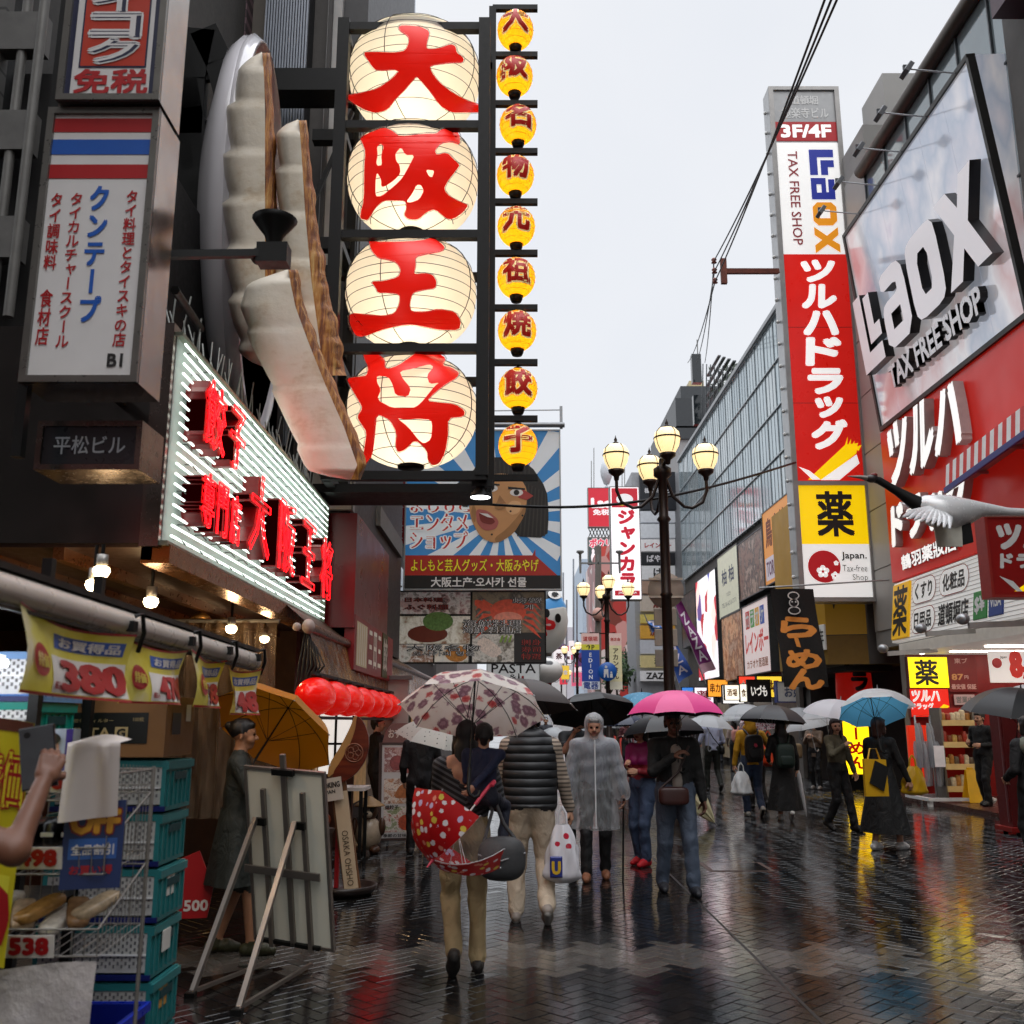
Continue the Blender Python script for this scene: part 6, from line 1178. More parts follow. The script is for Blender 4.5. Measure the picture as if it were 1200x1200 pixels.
m = MB(); c_ = Q2(416, 882); m.tube([fr.at(c_[0]+.085*math.cos(q), c_[1]+.085*math.sin(q), .055) for q in np.linspace(0, 2*math.pi, 25)], .006, mat('8a5a44', .4), 5, False)
for q in np.linspace(0, 2*math.pi, 6)[:-1]: m.tube([fr.at(c_[0]+.04*math.cos(q)+.028*math.cos(a), c_[1]+.04*math.sin(q)+.028*math.sin(a), .055) for a in np.linspace(0, 2*math.pi, 13)], .004, mat('8a5a44', .4), 4, False)
m.build('ring_emblem', t)
p0, p1 = Q2(385, 905), Q2(398, 1040); MB().poly(fr, [p0, Q2(404, 905), Q2(423, 1042), Q2(404, 1048)], -.02, mat('6b4526', .5, noise=.15), ext=.04).build('post', t)
f2 = Fr(fr.at(*Q2(405, 1046), .045), Vector(fr.at(*Q2(393, 940)))-Vector(fr.at(*Q2(405, 1046))), (-1, 0, .1)); L3 = .92; m = MB(); m.fbox(f2, 0, -.13, -.02, L3, .0, .0, mat('c9b394', .5, noise=.08)); m.build('plank', t); m = MB(); f3 = Fr(f2.at(L3, 0, .002), -f2.u, -f2.v); m.text(f3, 'OSAKA OHSHO', .36, .035, .86, .095, mat('4a3520', .5), .0, .003); m.build('lettering', t)
MB().box(fr.at(*Q2(428, 0)).x, Yl+.05, .05, fr.at(*Q2(432, 0)).x, Yl+.1, 1.0, RD).build('red_strip', t)
m = MB(); b = G(402, 1048); m.lathe([(0, .0), (.26, .0), (.31, .05), (.32, .09), (.29, .09), (.27, .05), (0, .045)], b, mat('241a16', .4), 30); m.build('tray', t)
o = fr.at(*Q2(372, 941), .1); f4 = Fr(o, (1, 0, .17), (-.1, 0, 1)); q = thing('notice_card', 'small tilted white card with black writing fixed before the wooden sign', 'card', o); MB().fbox(f4, 0, 0, -.01, .27, .21, 0, mat('c9c0b4', .5)).build('card', q); m = MB(); m.text(f4, 'COOKING', .03, .12, .25, .17, INK, .04, .003); m.text(f4, 'JAPAN', .06, .06, .2, .1, INK, .03, .003); m.build('lettering', q)
solo(MB().lathe([(.0, .0), (.16, .0), (.17, .04), (.12, .06), (.12, .55), (.14, .6), (.0, .6)], G(372, 1050), mat('2a1c16', .5), 18).ell(G(372, 1050)+Vector((0, 0, .68)), (.1, .1, .08), mat('7a3014', .4), 14, 8), 'dark_pedestal', 'dark round pedestal with a rust-red top behind the easel', 'pedestal')
# ---- raccoon-dog statue
b = G(431, 1000); t = thing('tanuki_statue', 'round white and brown raccoon dog statue standing beside the menu board', 'statue', b); CE = mat('b5a48e', .3, noise=.2, scale=8); CBR = mat('4a3020', .35, noise=.2)
m = MB(); m.ell(b+Vector((0, 0, .24)), (.17, .15, .2), CE, 20, 14); m.build('belly', t); m = MB(); m.ell(b+Vector((0, -.02, .5)), (.115, .11, .11), CBR, 18, 12).ell(b+Vector((0, -.11, .47)), (.06, .06, .045), CE, 12, 8).ell(b+Vector((-.05, -.11, .52)), (.03, .02, .035), BLACK, 8, 6).ell(b+Vector((.05, -.11, .52)), (.03, .02, .035), BLACK, 8, 6).ell(b+Vector((0, -.165, .485)), (.018, .015, .013), BLACK, 8, 6); m.build('head', t)
for s in (-1, 1): m = MB(); m.ell(b+Vector((s*.09, -.05, .05)), (.07, .1, .055), CBR, 12, 8); m.build('foot', t); m = MB(); m.ell(b+Vector((s*.17, -.03, .32)), (.045, .06, .11), CBR, 12, 8); m.build('arm', t)
m = MB(); m.lathe([(.02, .68), (.08, .64), (.19, .57), (.195, .56), (.0, .58)], b+Vector((0, .02, 0)), mat('8a6a3e', .6, noise=.2), 20); m.build('straw_hat', t)
# ---- menu A-board and side posters
b = G(458, 984); t = thing('menu_board', 'dark wooden A-board with three pictured dishes on a white menu', 'menu board', b)
fr = Fr(G(446, 992)+Vector((0, 0, .1)), (.62, .12, 0), (-.1, .22, 1.25)); w, h = .50, 1.2; WB = mat('3a1f16', .5, noise=.15)
m = MB()
for q in ((-.04, -.12, 0, h+.03), (w, -.12, w+.04, h+.03), (0, h, w, h+.03), (0, -.03, w, 0)): m.fbox(fr, q[0], q[1], -.03, q[2], q[3], .01, WB)
m.build('frame', t); MB().fbox(fr, 0, 0, -.012, w, h, 0, mat('c9c6c4', .35, noise=.04)).build('panel', t)
for v0, cols in ((.7, ('6a3a34', 'c9a8a0', '8a4a44', 'e0d4d0', '50302c')), (.36, ('e8dcc8', 'b8743a', 'e8e0d4', '8a5028', 'f0e8dc')), (.06, ('dcd8cc', '7a8a4a', 'e8e0d8', 'a8502a', 'c9b08a'))): x = MB(); x.quad(fr, .03, v0*h, w-.03, (v0+.27)*h, .003, picture(cols, 7, 'noise', 0)); x.build('dish_print', t)
m = MB(); m.poly(fr, cutline([(w*.3, h*.42), (w*.75, h*.42), (w*.8, h*.5), (w*.6, h*.58), (w*.45, h*.54)]), .006, mat('b06a38', .4, noise=.4, scale=20)); m.disc(fr, w*.65, h*.16, .1, .006, mat('b04a28', .4, noise=.5, scale=30)); m.disc(fr, w*.4, h*.8, .1, .006, mat('8a3a38', .4, noise=.5, scale=20)); m.disc(fr, w*.66, h*.76, .09, .006, mat('a05a54', .4, noise=.5, scale=20)); m.build('food_print', t)
m = MB(); m.text(fr, '¥480', w*.7, h*.56, w*.95, h*.62, INK, .02, .006); m.text(fr, '季節の甘味 各種', w*.06, h*.01, w*.94, h*.045, INK, .02, .006); m.text(fr, '焼餃子', w*.1, h*.3, w*.45, h*.345, INK, .02, .006); m.build('lettering', t)
for u in (0, w+.02): bk = fr.at(u, h*.9, -.03); MB().bar(bk, (bk.x+.05, bk.y+.5, 0), .03, .03, WB).build('back_leg', t)
tp = fr.at(w/2, h+.03, -.01); f5 = Fr(fr.at(0, h+.03, -.02), fr.u, fr.v); m = MB(); m.poly(f5, [(0, 0), (w, 0), (w*.92, .16), (w*.75, .26), (w*.25, .26), (w*.08, .16)], 0, mat('7a4a40', .4, noise=.2), ext=.03); m.text(f5, 'おすすめ', .08, .06, w-.08, .18, mat('d8c8b8', .4), .02, .034); m.build('arched_top', t)
o = P(476, 928, 14.6); fr = face_cam(o.x, 14.6, o.z); t = thing('wall_poster', 'framed poster with a yellow dish hanging behind the dotted umbrella', 'poster', o); MB().fbox(fr, 0, 0, -.03, .34, .48, 0, mat('8a7a5a', .5)).build('frame', t); MB().quad(fr, .02, .02, .32, .46, .003, picture(('6a5a38', 'c9a85a', '8a8a7a', 'd8c08a'), 8)).build('dish_print', t)
solo(MB().box(-2.15, 14.8, 0, -1.55, 14.9, 2.2, mat('b5aea8', .5, noise=.05)).box(-2.2, 14.75, 2.2, -1.5, 14.95, 2.26, GREYP), 'white_partition', 'pale upright partition panel behind the dotted umbrella', 'partition')
t = thing('lattice_door', 'bright paned white door behind the wooden leaf sign', 'door', (-2.4, 13.2, 0)); MB().box(-2.55, 13.2, .9, -2.1, 13.24, 2.1, mat('f2eee8', .4, emit=.8, noise=.03)).build('lit_pane', t); m = MB()
for x in (-2.56, -2.33, -2.1): m.box(x-.015, 13.17, .9, x+.015, 13.2, 2.1, BLACK)
for z in (.9, 1.3, 1.7, 2.1): m.box(-2.56, 13.175, z-.015, -2.1, 13.198, z+.015, BLACK)
m.build('glazing_bar', t); MB().box(-2.58, 13.18, 0, -2.08, 13.26, .9, mat('4a2a1a', .5)).build('lower_panel', t)
solo(MB().box(-2.05, 12.0, .78, -1.75, 12.5, .82, mat('d8d6d4', .3)).box(-2.02, 12.03, 0, -1.98, 12.07, .78, BLACK).box(-1.82, 12.43, 0, -1.78, 12.47, .78, BLACK).box(-2.02, 12.43, 0, -1.98, 12.47, .78, BLACK).box(-1.82, 12.03, 0, -1.78, 12.07, .78, BLACK), 'small_table', 'small white topped table behind the raccoon dog statue', 'table')
# ================================================================ UMBRELLAS
def two_sided(outer, inner, pat=None, tr=.3, key='umbrella_cloth'):
    M = Mt(key); geo = M.node('ShaderNodeNewGeometry'); o = lin(outer) if isinstance(outer, str) else outer; 
    oc = pat(M) if pat else M.mix(M.mapr(M.noise(5, 3), 0, .25), o, tuple(x*.8 for x in o[:3])+(1,)); c = M.mix(geo.outputs['Backfacing'], oc, lin(inner)) if inner else oc
    M.l.new(c, M.b.inputs['Base Color']); M.b.inputs['Roughness'].default_value = .42; t = M.node('ShaderNodeBsdfTranslucent', {'Color': c}); x = M.node('ShaderNodeMixShader', {0: tr, 1: M.b.outputs[0], 2: t.outputs[0]}); M.l.new(x.outputs[0], M.out.inputs[0]); return M.m
def clear_vinyl(c='e8ebee', tr=.5):
    k = ('cv', c, tr)
    if k in _M: return _M[k]
    M = Mt('clear_umbrella_vinyl'); M.b.inputs['Base Color'].default_value = lin(c); M.b.inputs['Roughness'].default_value = .2; tl = M.node('ShaderNodeBsdfTranslucent', {'Color': lin(c)}); x = M.node('ShaderNodeMixShader', {0: .5, 1: M.b.outputs[0], 2: tl.outputs[0]}); t = M.node('ShaderNodeBsdfTransparent'); y = M.node('ShaderNodeMixShader', {0: tr, 1: x.outputs[0], 2: t.outputs[0]}); M.l.new(y.outputs[0], M.out.inputs[0]); _M[k] = M.m; return M.m
def fl_pat(M):
    v = M.node('ShaderNodeTexVoronoi', {'Scale': 11.5, 'Vector': M.obj, 'Randomness': .8}).outputs; n = M.noise(42, 4); d = M.math('ADD', v['Distance'], M.math('MULTIPLY', n, .55))
    rnd = M.node('ShaderNodeSeparateColor', {0: v['Color']}).outputs[0]
    mauve = M.ramp(d, [(0, '7a4a5c'), (.40, 'b08c98'), (.55, '84606e'), (.72, 'a8868f'), (.78, 'ece2d8'), (1, 'f0e8e0')]); red = M.ramp(d, [(0, 'd88a88'), (.3, 'b8363c'), (.58, 'cf6f6c'), (.68, 'ece2d8'), (1, 'f0e8e0')])
    return M.mix(M.math('GREATER_THAN', rnd, .60), mauve, red)
def dot_pat(bg, fg, sc, r):
    def f(M): d = M.node('ShaderNodeTexVoronoi', {'Scale': sc, 'Vector': M.obj, 'Randomness': .35}).outputs['Distance']; return M.mix(M.math('LESS_THAN', d, r), lin(bg), lin(fg))
    return f
def kid_pat(M):
    v = M.node('ShaderNodeTexVoronoi', {'Scale': 19, 'Vector': M.obj, 'Randomness': .8}).outputs; r = M.node('ShaderNodeSeparateColor', {0: v['Color']}).outputs[0]; c = M.ramp(r, [(0, 'e8e2e4'), (.45, 'c9b8d8'), (.62, 'e0c850'), (.75, 'e8e2e4'), (.9, 'e0907a')], True); return M.mix(M.math('LESS_THAN', M.math('ADD', v['Distance'], M.math('MULTIPLY', M.noise(50, 2), .3)), .5), lin('b80f14'), c)
def umbrella(name, label, apex, Rr, axis, cloth, group=None, n=8, depth=.36, shaft=.72, rib=None, handle='J', clear_from=None, clear=None, scal=.03, spin=.2, cat='umbrella', edge=None):
    ax = Vector(axis).normalized(); q = Vector((0, 0, 1)).rotation_difference(ax); Mx = Matrix.Translation(Vector(apex)) @ q.to_matrix().to_4x4() @ Matrix.Rotation(spin, 4, 'Z') @ Matrix.Translation((0, 0, -shaft))
    t = thing(name, label, cat, apex, group, mtx=Mx); Wd = lambda p: Mx @ Vector(p); rib = rib or BLACK
    prof = lambda s: (Rr*math.sin(s*1.12)/math.sin(1.12), shaft-depth*Rr*2*.5*(1-math.cos(s*1.12))/(1-math.cos(1.12))*1.35)
    K, J = 8, 6
    cl = MB(); cc = MB()
    for i in range(n):
        a0, a1 = 2*math.pi*i/n, 2*math.pi*(i+1)/n; tgt = cc if (clear_from is not None and i in clear_from) else cl; m_ = clear if tgt is cc else cloth
        V = []
        for k in range(K+1):
            for j in range(J+1):
                r, z = prof(k/K); f = j/J; hem = scal*Rr*math.sin(math.pi*f)*(k/K)**3
                p = Vector((math.cos(a0), math.sin(a0), 0)).lerp(Vector((math.cos(a1), math.sin(a1), 0)), f)*(r-hem*.6); V.append(Wd((p.x, p.y, z+hem*.5+.012*Rr*math.sin(math.pi*f)*(k/K)*(-1))))
        tgt.add(V, [(k*(J+1)+j, (k+1)*(J+1)+j, (k+1)*(J+1)+j+1, k*(J+1)+j+1) for k in range(K) for j in range(J)], m_, True)
    cl.build('canopy', t)
    if clear_from: cc.build('clear_panel', t)
    m = MB()
    for i in range(n):
        a0 = 2*math.pi*i/n; m.tube([Wd((prof(s)[0]*math.cos(a0), prof(s)[0]*math.sin(a0), prof(s)[1]-.006)) for s in np.linspace(.02, 1, 7)], .0028, rib, 5, False)
        r, z = prof(.48); m.tube([Wd((.012*math.cos(a0), .012*math.sin(a0), shaft-.33*Rr/.5)), Wd((r*math.cos(a0), r*math.sin(a0), z-.008))], .0022, rib, 4, False); r, z = prof(1.); m.tube([Wd((r*.985*math.cos(a0), r*.985*math.sin(a0), z+.002)), Wd((r*1.015*math.cos(a0), r*1.015*math.sin(a0), z-.006))], .005, GALV, 5)
    m.build('rib', t)
    m = MB(); m.tube([Wd((0, 0, .05)), Wd((0, 0, shaft-.01))], .006, rib, 8); m.build('shaft', t); m = MB(); m.tube([Wd((0, 0, shaft-.01)), Wd((0, 0, shaft+.055))], [.012, .004], edge or rib, 8); m.build('tip', t)
    pts = [(0, 0, .12), (0, 0, .02)]+([(.0, .0, -.02), (.012, 0, -.05), (.04, 0, -.066), (.065, 0, -.05), (.072, 0, -.02)] if handle == 'J' else [(0, 0, -.04)])
    MB().tube([Wd(p) for p in pts], .012, edge or rib, 8).build('handle', t)
    return t
U = {}
C_W = clear_vinyl('eef2f6', .25)
U['floral'] = umbrella('umbrella', 'cream umbrella patterned with mauve and red flowers above mother and child', P(557, 795, 6.45), .475, (.04, .42, 1), two_sided('ece2d8', None, fl_pat, .35), 'open umbrellas', spin=.15)
umbrella('umbrella', 'white umbrella with tiny dark dots tilted behind the mother', P(521, 843, 11.3), .52, (.22, -.12, 1), two_sided('dcdcd4', None, dot_pat('d4d4cc', '3a3a38', 22, .17), .35), 'open umbrellas')
umbrella('umbrella', 'dark brown umbrella behind the floral one, over the man in quilted vest', P(608, 796, 9.2), .55, (.0, .12, 1), two_sided('3d3432', None, tr=.08), 'open umbrellas')
umbrella('umbrella', 'wide black umbrella over the man in teal striped shirt', P(692, 816, 12.6), .58, (-.06, .34, 1), two_sided('141416', None, tr=.03), 'open umbrellas', depth=.3)
umbrella('umbrella', 'clear white umbrella lowered sideways between vest and black umbrella', P(678, 838, 14.0), .42, (.5, -.3, .8), C_W, 'open umbrellas', rib=GALV)
umbrella('umbrella', 'light blue umbrella with faint print behind the pink one', P(752, 811, 14.2), .50, (.0, -.05, 1), two_sided('5cb2dc', None, dot_pat('58acd8', '8accea', 16, .22), .35), 'open umbrellas')
umbrella('umbrella', 'bright pink umbrella with scalloped black edge', P(791, 809, 9.7), .49, (.0, .03, 1), two_sided('f2559c', '0f0a0d', tr=.08), 'open umbrellas', scal=.1, n=8)
umbrella('umbrella', 'black umbrella held low under the pink one by the magenta jacket', P(776, 836, 11.6), .5, (-.05, .1, 1), two_sided('17171a', None, tr=.02), 'open umbrellas')
umbrella('umbrella', 'pale translucent umbrella over the man in light shirt', P(832, 838, 22.2), .55, (.1, 0, 1), C_W, 'open umbrellas', rib=GALV)
umbrella('umbrella', 'white umbrella rising behind the black one, farther up the street', P(872, 825, 23.5), .55, (0, .05, 1), C_W, 'open umbrellas', rib=GALV)
umbrella('umbrella', 'black umbrella with grey sheen over the yellow hooded jacket', P(905, 826, 16.6), .57, (.08, .05, 1), two_sided('2c2d30', None, tr=.03), 'open umbrellas', rib=GALV)
umbrella('umbrella', 'pink and white checked umbrella tucked under the black one', P(893, 832, 18.2), .5, (-.1, .35, 1), two_sided('d8b0c0', None, dot_pat('e8dce0', 'b8385e', 26, .36), .3), 'open umbrellas')
umbrella('umbrella', 'small white umbrella behind the black one, right of its edge', P(935, 829, 25), .55, (.0, 0, 1), C_W, 'open umbrellas', rib=GALV)
umbrella('umbrella', 'pale clear umbrella covering the woman with a phone', P(945, 838, 21.5), .55, (-.2, 0, 1), C_W, 'open umbrellas', rib=GALV)
umbrella('umbrella', 'white lilac umbrella over the woman in olive blouse', P(985, 820, 15.2), .56, (.15, -.1, 1), two_sided('f4f2f8', None, tr=.4), 'open umbrellas', rib=GALV)
umbrella('umbrella', 'white umbrella with sky-blue inside held by the woman in black', P(1020, 817, 13.0), .45, (.06, .5, 1), two_sided('f0f0f0', '70c6ee', tr=.4), 'open umbrellas', rib=BLACK)
umbrella('umbrella', 'bright white umbrella just above the sky-blue one', P(1028, 807, 13.9), .50, (.05, .06, 1), two_sided('f6f6f8', None, tr=.4), 'open umbrellas', rib=GALV)
umbrella('umbrella', 'small black umbrella at the drugstore entrance by the poster', P(1139, 826, 20.3), .3, (.05, 0, 1), two_sided('121214', None, tr=.02), 'open umbrellas')
umbrella('umbrella', 'large black umbrella sloping at the drugstore, over the person in black', P(1196, 806, 12.2), .66, (.14, -.1, 1), two_sided('232426', None, tr=.02), 'open umbrellas', depth=.42)
umbrella('umbrella', 'white umbrella peeking over the large black one', P(1215, 801, 13.6), .58, (.05, 0, 1), two_sided('e8e8ea', None, tr=.3), 'open umbrellas')
umbrella('umbrella', 'amber yellow umbrella tilted over the woman near the easel', P(338, 829, 7.75), .5, (.30, .62, .75), two_sided('b8780f', None, tr=.2), 'open umbrellas', spin=.4)
umbrella('child_umbrella', 'red child umbrella printed with pale shapes and one clear panel, hanging tilted', P(507, 1008, 6.15), .36, (-.50, -.42, -.62), two_sided('b80f14', None, kid_pat, .2), None, n=8, depth=.52, shaft=.56, rib=mat('e4e2e2', .4), clear_from=(7,), clear=clear_vinyl('b8babc', .8), spin=-.5, edge=mat('d8405a', .4), cat='umbrella')
# half closed beige umbrella resting on the paving
b = G(824, 968); t = thing('folded_umbrella', 'half closed beige umbrella resting point down on the wet paving', 'umbrella', b); V = []; nn = 16
top = b+Vector((-.13, .1, .48)); axv = (b+Vector((.16, 0, .02))-top)
m = MB(); fu = Fr(b+Vector((0, 0, .2)), (1, 0, 0), (0, 0, 1)); 
ax2 = Vector((-.62, .15, .75)).normalized(); tipp = b+Vector((.2, 0, .03)); uu = ax2.orthogonal().normalized(); ww = ax2.cross(uu)
V = [tipp+ax2*(.03+.5*i/6)+(uu*math.cos(2*math.pi*j/nn)+ww*math.sin(2*math.pi*j/nn))*(.01+.21*(i/6)**.8)*(1 if j % 2 == 0 else .72) for i in range(7) for j in range(nn)]
m.add(V, [(i*nn+j, i*nn+(j+1) % nn, (i+1)*nn+(j+1) % nn, (i+1)*nn+j) for i in range(6) for j in range(nn)], two_sided('cfc8a4', None, tr=.3)); m.build('canopy', t); MB().tube([tipp-ax2*.03, tipp+ax2*.62], .007, GREYP, 6).build('shaft', t)

# ================================================================ PEOPLE (one smooth surface each, from blended limb volumes)
EDG = [((0, 0, 0), (1, 0, 0)), ((0, 1, 0), (1, 1, 0)), ((0, 0, 1), (1, 0, 1)), ((0, 1, 1), (1, 1, 1)), ((0, 0, 0), (0, 1, 0)), ((1, 0, 0), (1, 1, 0)), ((0, 0, 1), (0, 1, 1)), ((1, 0, 1), (1, 1, 1)), ((0, 0, 0), (0, 0, 1)), ((1, 0, 0), (1, 0, 1)), ((0, 1, 0), (0, 1, 1)), ((1, 1, 0), (1, 1, 1))]
def nets(D, lo, h):
    S = D < 0; sl = lambda a: tuple(slice(x, D.shape[i]-1+x) for i, x in enumerate(a)); cnt = sum(S[sl((i, j, k))].astype(np.int8) for i in (0, 1) for j in (0, 1) for k in (0, 1))
    act = (cnt > 0) & (cnt < 8); ijk = np.argwhere(act); idx = -np.ones(act.shape, int); idx[act] = np.arange(len(ijk)); acc = np.zeros((len(ijk), 3)); n = np.zeros(len(ijk))
    for a, b in EDG:
        da, db = D[sl(a)][act], D[sl(b)][act]; m = (da < 0) != (db < 0); t = np.where(m, da/np.where(m, da-db, 1), 0)
        p = np.array(a)+t[:, None]*(np.array(b)-np.array(a)); acc[m] += p[m]; n[m] += 1
    V = lo+h*(ijk+acc/n[:, None]); F = []
    for ax in range(3):
        o1, o2 = [(1, 2), (2, 0), (0, 1)][ax]; s0 = [slice(1, -1)]*3; s0[ax] = slice(0, -1); s1 = list(s0); s1[ax] = slice(1, None)
        A, B = S[tuple(s0)], S[tuple(s1)]; e = np.argwhere(A != B)
        if not len(e): continue
        base = e.copy(); base[:, o1] += 1; base[:, o2] += 1
        def c(d1, d2): q = base.copy(); q[:, o1] -= d1; q[:, o2] -= d2; return idx[q[:, 0], q[:, 1], q[:, 2]]
        q = np.stack([c(1, 1), c(0, 1), c(0, 0), c(1, 0)], 1); fl = ~A[tuple(e.T)]; q[fl] = q[fl][:, ::-1]; F.append(q)
    return V, np.concatenate(F)
class Prim:
    def __init__(s, a, b, ra, rb, m, fy=1., k=.02, clip=None, fold=0., sub=False):
        s.a, s.b = np.array(a, float), np.array(b, float); s.ra, s.rb, s.m, s.fy, s.k, s.clip, s.fold, s.sub = ra, rb, m, fy, k, clip, fold, sub
    def d(s, p):
        w = np.array([1, 1/s.fy, 1]); q = (p-s.a)*w; ba = (s.b-s.a)*w; L = ba @ ba
        t = np.clip((q @ ba)/L, 0, 1) if L > 1e-12 else np.zeros(q.shape[:-1]); d = np.linalg.norm(q-t[..., None]*ba, axis=-1)-(s.ra+(s.rb-s.ra)*t)
        d = d*min(1, s.fy) if s.fy < 1 else d
        if s.fold: d = d+s.fold*(np.sin(p[..., 2]*13+p[..., 0]*37+np.sin(p[..., 1]*23+p[..., 2]*9)*1.7)*np.sin(p[..., 0]*29-p[..., 2]*21+p[..., 1]*31+1.3)+.35*np.sin(p[..., 2]*29+np.sin(p[..., 0]*19+p[..., 2]*6)*2.2-p[..., 1]*33))
        if s.clip: 
            ax, lim, sg = s.clip; d = np.maximum(d, sg*(p[..., ax]-lim))
        return d
    def box(s): r = max(s.ra, s.rb)*max(1, s.fy)+.01; return np.minimum(s.a, s.b)-r, np.maximum(s.a, s.b)+r
def sdf_mesh(pr, h):
    lo = np.min([p.box()[0] for p in pr if not p.sub], 0)-3*h; hi = np.max([p.box()[1] for p in pr if not p.sub], 0)+3*h; n = np.ceil((hi-lo)/h).astype(int)+1
    D = np.full(n, .2, np.float32)
    for p in pr:
        bl, bh = p.box(); i0 = np.maximum(((bl-lo-p.k*1.5)/h).astype(int)-1, 0); i1 = np.minimum(((bh-lo+p.k*1.5)/h).astype(int)+2, n)
        if (i1 <= i0).any(): continue
        g = np.stack(np.meshgrid(*[lo[i]+h*np.arange(i0[i], i1[i]) for i in range(3)], indexing='ij'), -1); d = p.d(g); s = tuple(slice(a, b) for a, b in zip(i0, i1))
        if p.sub: D[s] = np.maximum(D[s], -d); continue
        a = D[s]; k = p.k; hh = np.clip(.5+.5*(a-d)/k, 0, 1); D[s] = a*(1-hh)+d*hh-k*hh*(1-hh)
    V, F = nets(D, lo, h); C = V[F].mean(1); q = [p for p in pr if not p.sub]; lab = np.argmin(np.stack([p.d(C) for p in q]), 0); return V, F, [q[i].m for i in lab]
def put(mb, V, F, M, off=(0, 0, 0)):
    k = len(mb.v); mb.v += (V+np.array(off)).tolist()
    for f, m in zip(F, M): mb.f.append(tuple(int(x)+k for x in f)); mb.mi.append(mb.mid(m)); mb.sm.append(True)
def ik(a, c, l1, l2, hint):
    a, c, hint = Vector(a), Vector(c), Vector(hint); d = c-a; L = min(d.length, (l1+l2)*.999); d.normalize(); c = a+d*L; x = (l1*l1-l2*l2+L*L)/(2*L); y = math.sqrt(max(0, l1*l1-x*x)); hp = (hint-d*hint.dot(d)).normalized(); return a+d*x+hp*y, c
def cloth(c, r=.75):
    k = ('cloth', c, r)
    if k in _M: return _M[k]
    M = Mt('garment_cloth'); l = lin(c); n = M.noise(5, 5, M.scl(M.obj, (1, 1, .5))); M.base(M.mix(M.mapr(n, -.3, 1.3), tuple(x*.72 for x in l[:3])+(1,), tuple(min(1, x*1.25) for x in l[:3])+(1,))); M.b.inputs['Roughness'].default_value = r
    w = M.node('ShaderNodeTexNoise', {'Scale': 7., 'Detail': 3., 'Distortion': 1.6, 'Vector': M.scl(M.obj, (1, 1, .7))}).outputs['Fac']; M.bump(M.math('ADD', w, M.math('MULTIPLY', M.noise(180, 2), .06)), .55, .05); _M[k] = M.m; return M.m
EYE = mat('1a1210', .2, noise=0); LIPM = mat('8a4a40', .45, noise=0)
def skinm(c): return mat(c, .5, noise=.06, scale=20)
SKIN = 'c9987c'
def hand(mb, w, f, nrm, m, sc=1., curl=.6, side=1, h=.0042):
    """palm, four unequal bent fingers and a thumb leaving the palm's side; w wrist, f along the hand, nrm out of the palm"""
    f = Vector(f).normalized(); nrm = Vector(nrm); nrm = (nrm-f*nrm.dot(f)).normalized(); s = f.cross(nrm)*side; pr = []; w = Vector(w)
    pr.append(Prim(w-f*.05*sc, w+f*.012*sc, .026*sc, .025*sc, m, k=.012))
    for i, L in enumerate((.95, 1.06, 1.0, .8)):
        o = (i-1.5); kn = w+f*(.083-.006*abs(i-1.2))*sc+s*(-o)*.0195*sc; pr.append(Prim(w+f*.012*sc+s*(-o)*.012*sc, kn, .0165*sc, .0125*sc, m, k=.01))
        d = (f*math.cos(curl)+nrm*math.sin(curl)).normalized(); e = kn+d*.042*L*sc; d2 = (f*math.cos(curl*2.1)+nrm*math.sin(curl*2.1)).normalized(); e2 = e+d2*.024*L*sc; d3 = (f*math.cos(curl*2.8)+nrm*math.sin(curl*2.8)).normalized(); e3 = e2+d3*.018*L*sc
        pr += [Prim(kn, e, .0095*sc, .0085*sc, m, k=.004), Prim(e, e2, .0085*sc, .0078*sc, m, k=.004), Prim(e2, e3, .0078*sc, .0065*sc, m, k=.004)]
    b = w+f*.022*sc+s*.026*sc+nrm*.006*sc; t1 = b+(f*.55+s*.65+nrm*.45).normalized()*.04*sc; t2 = t1+(f*.8+s*.15+nrm*(.4+curl*.4)).normalized()*.03*sc
    pr += [Prim(b, t1, .0145*sc, .011*sc, m, k=.01), Prim(t1, t2, .0105*sc, .0085*sc, m, k=.004)]
    put(mb, *sdf_mesh(pr, h*sc))
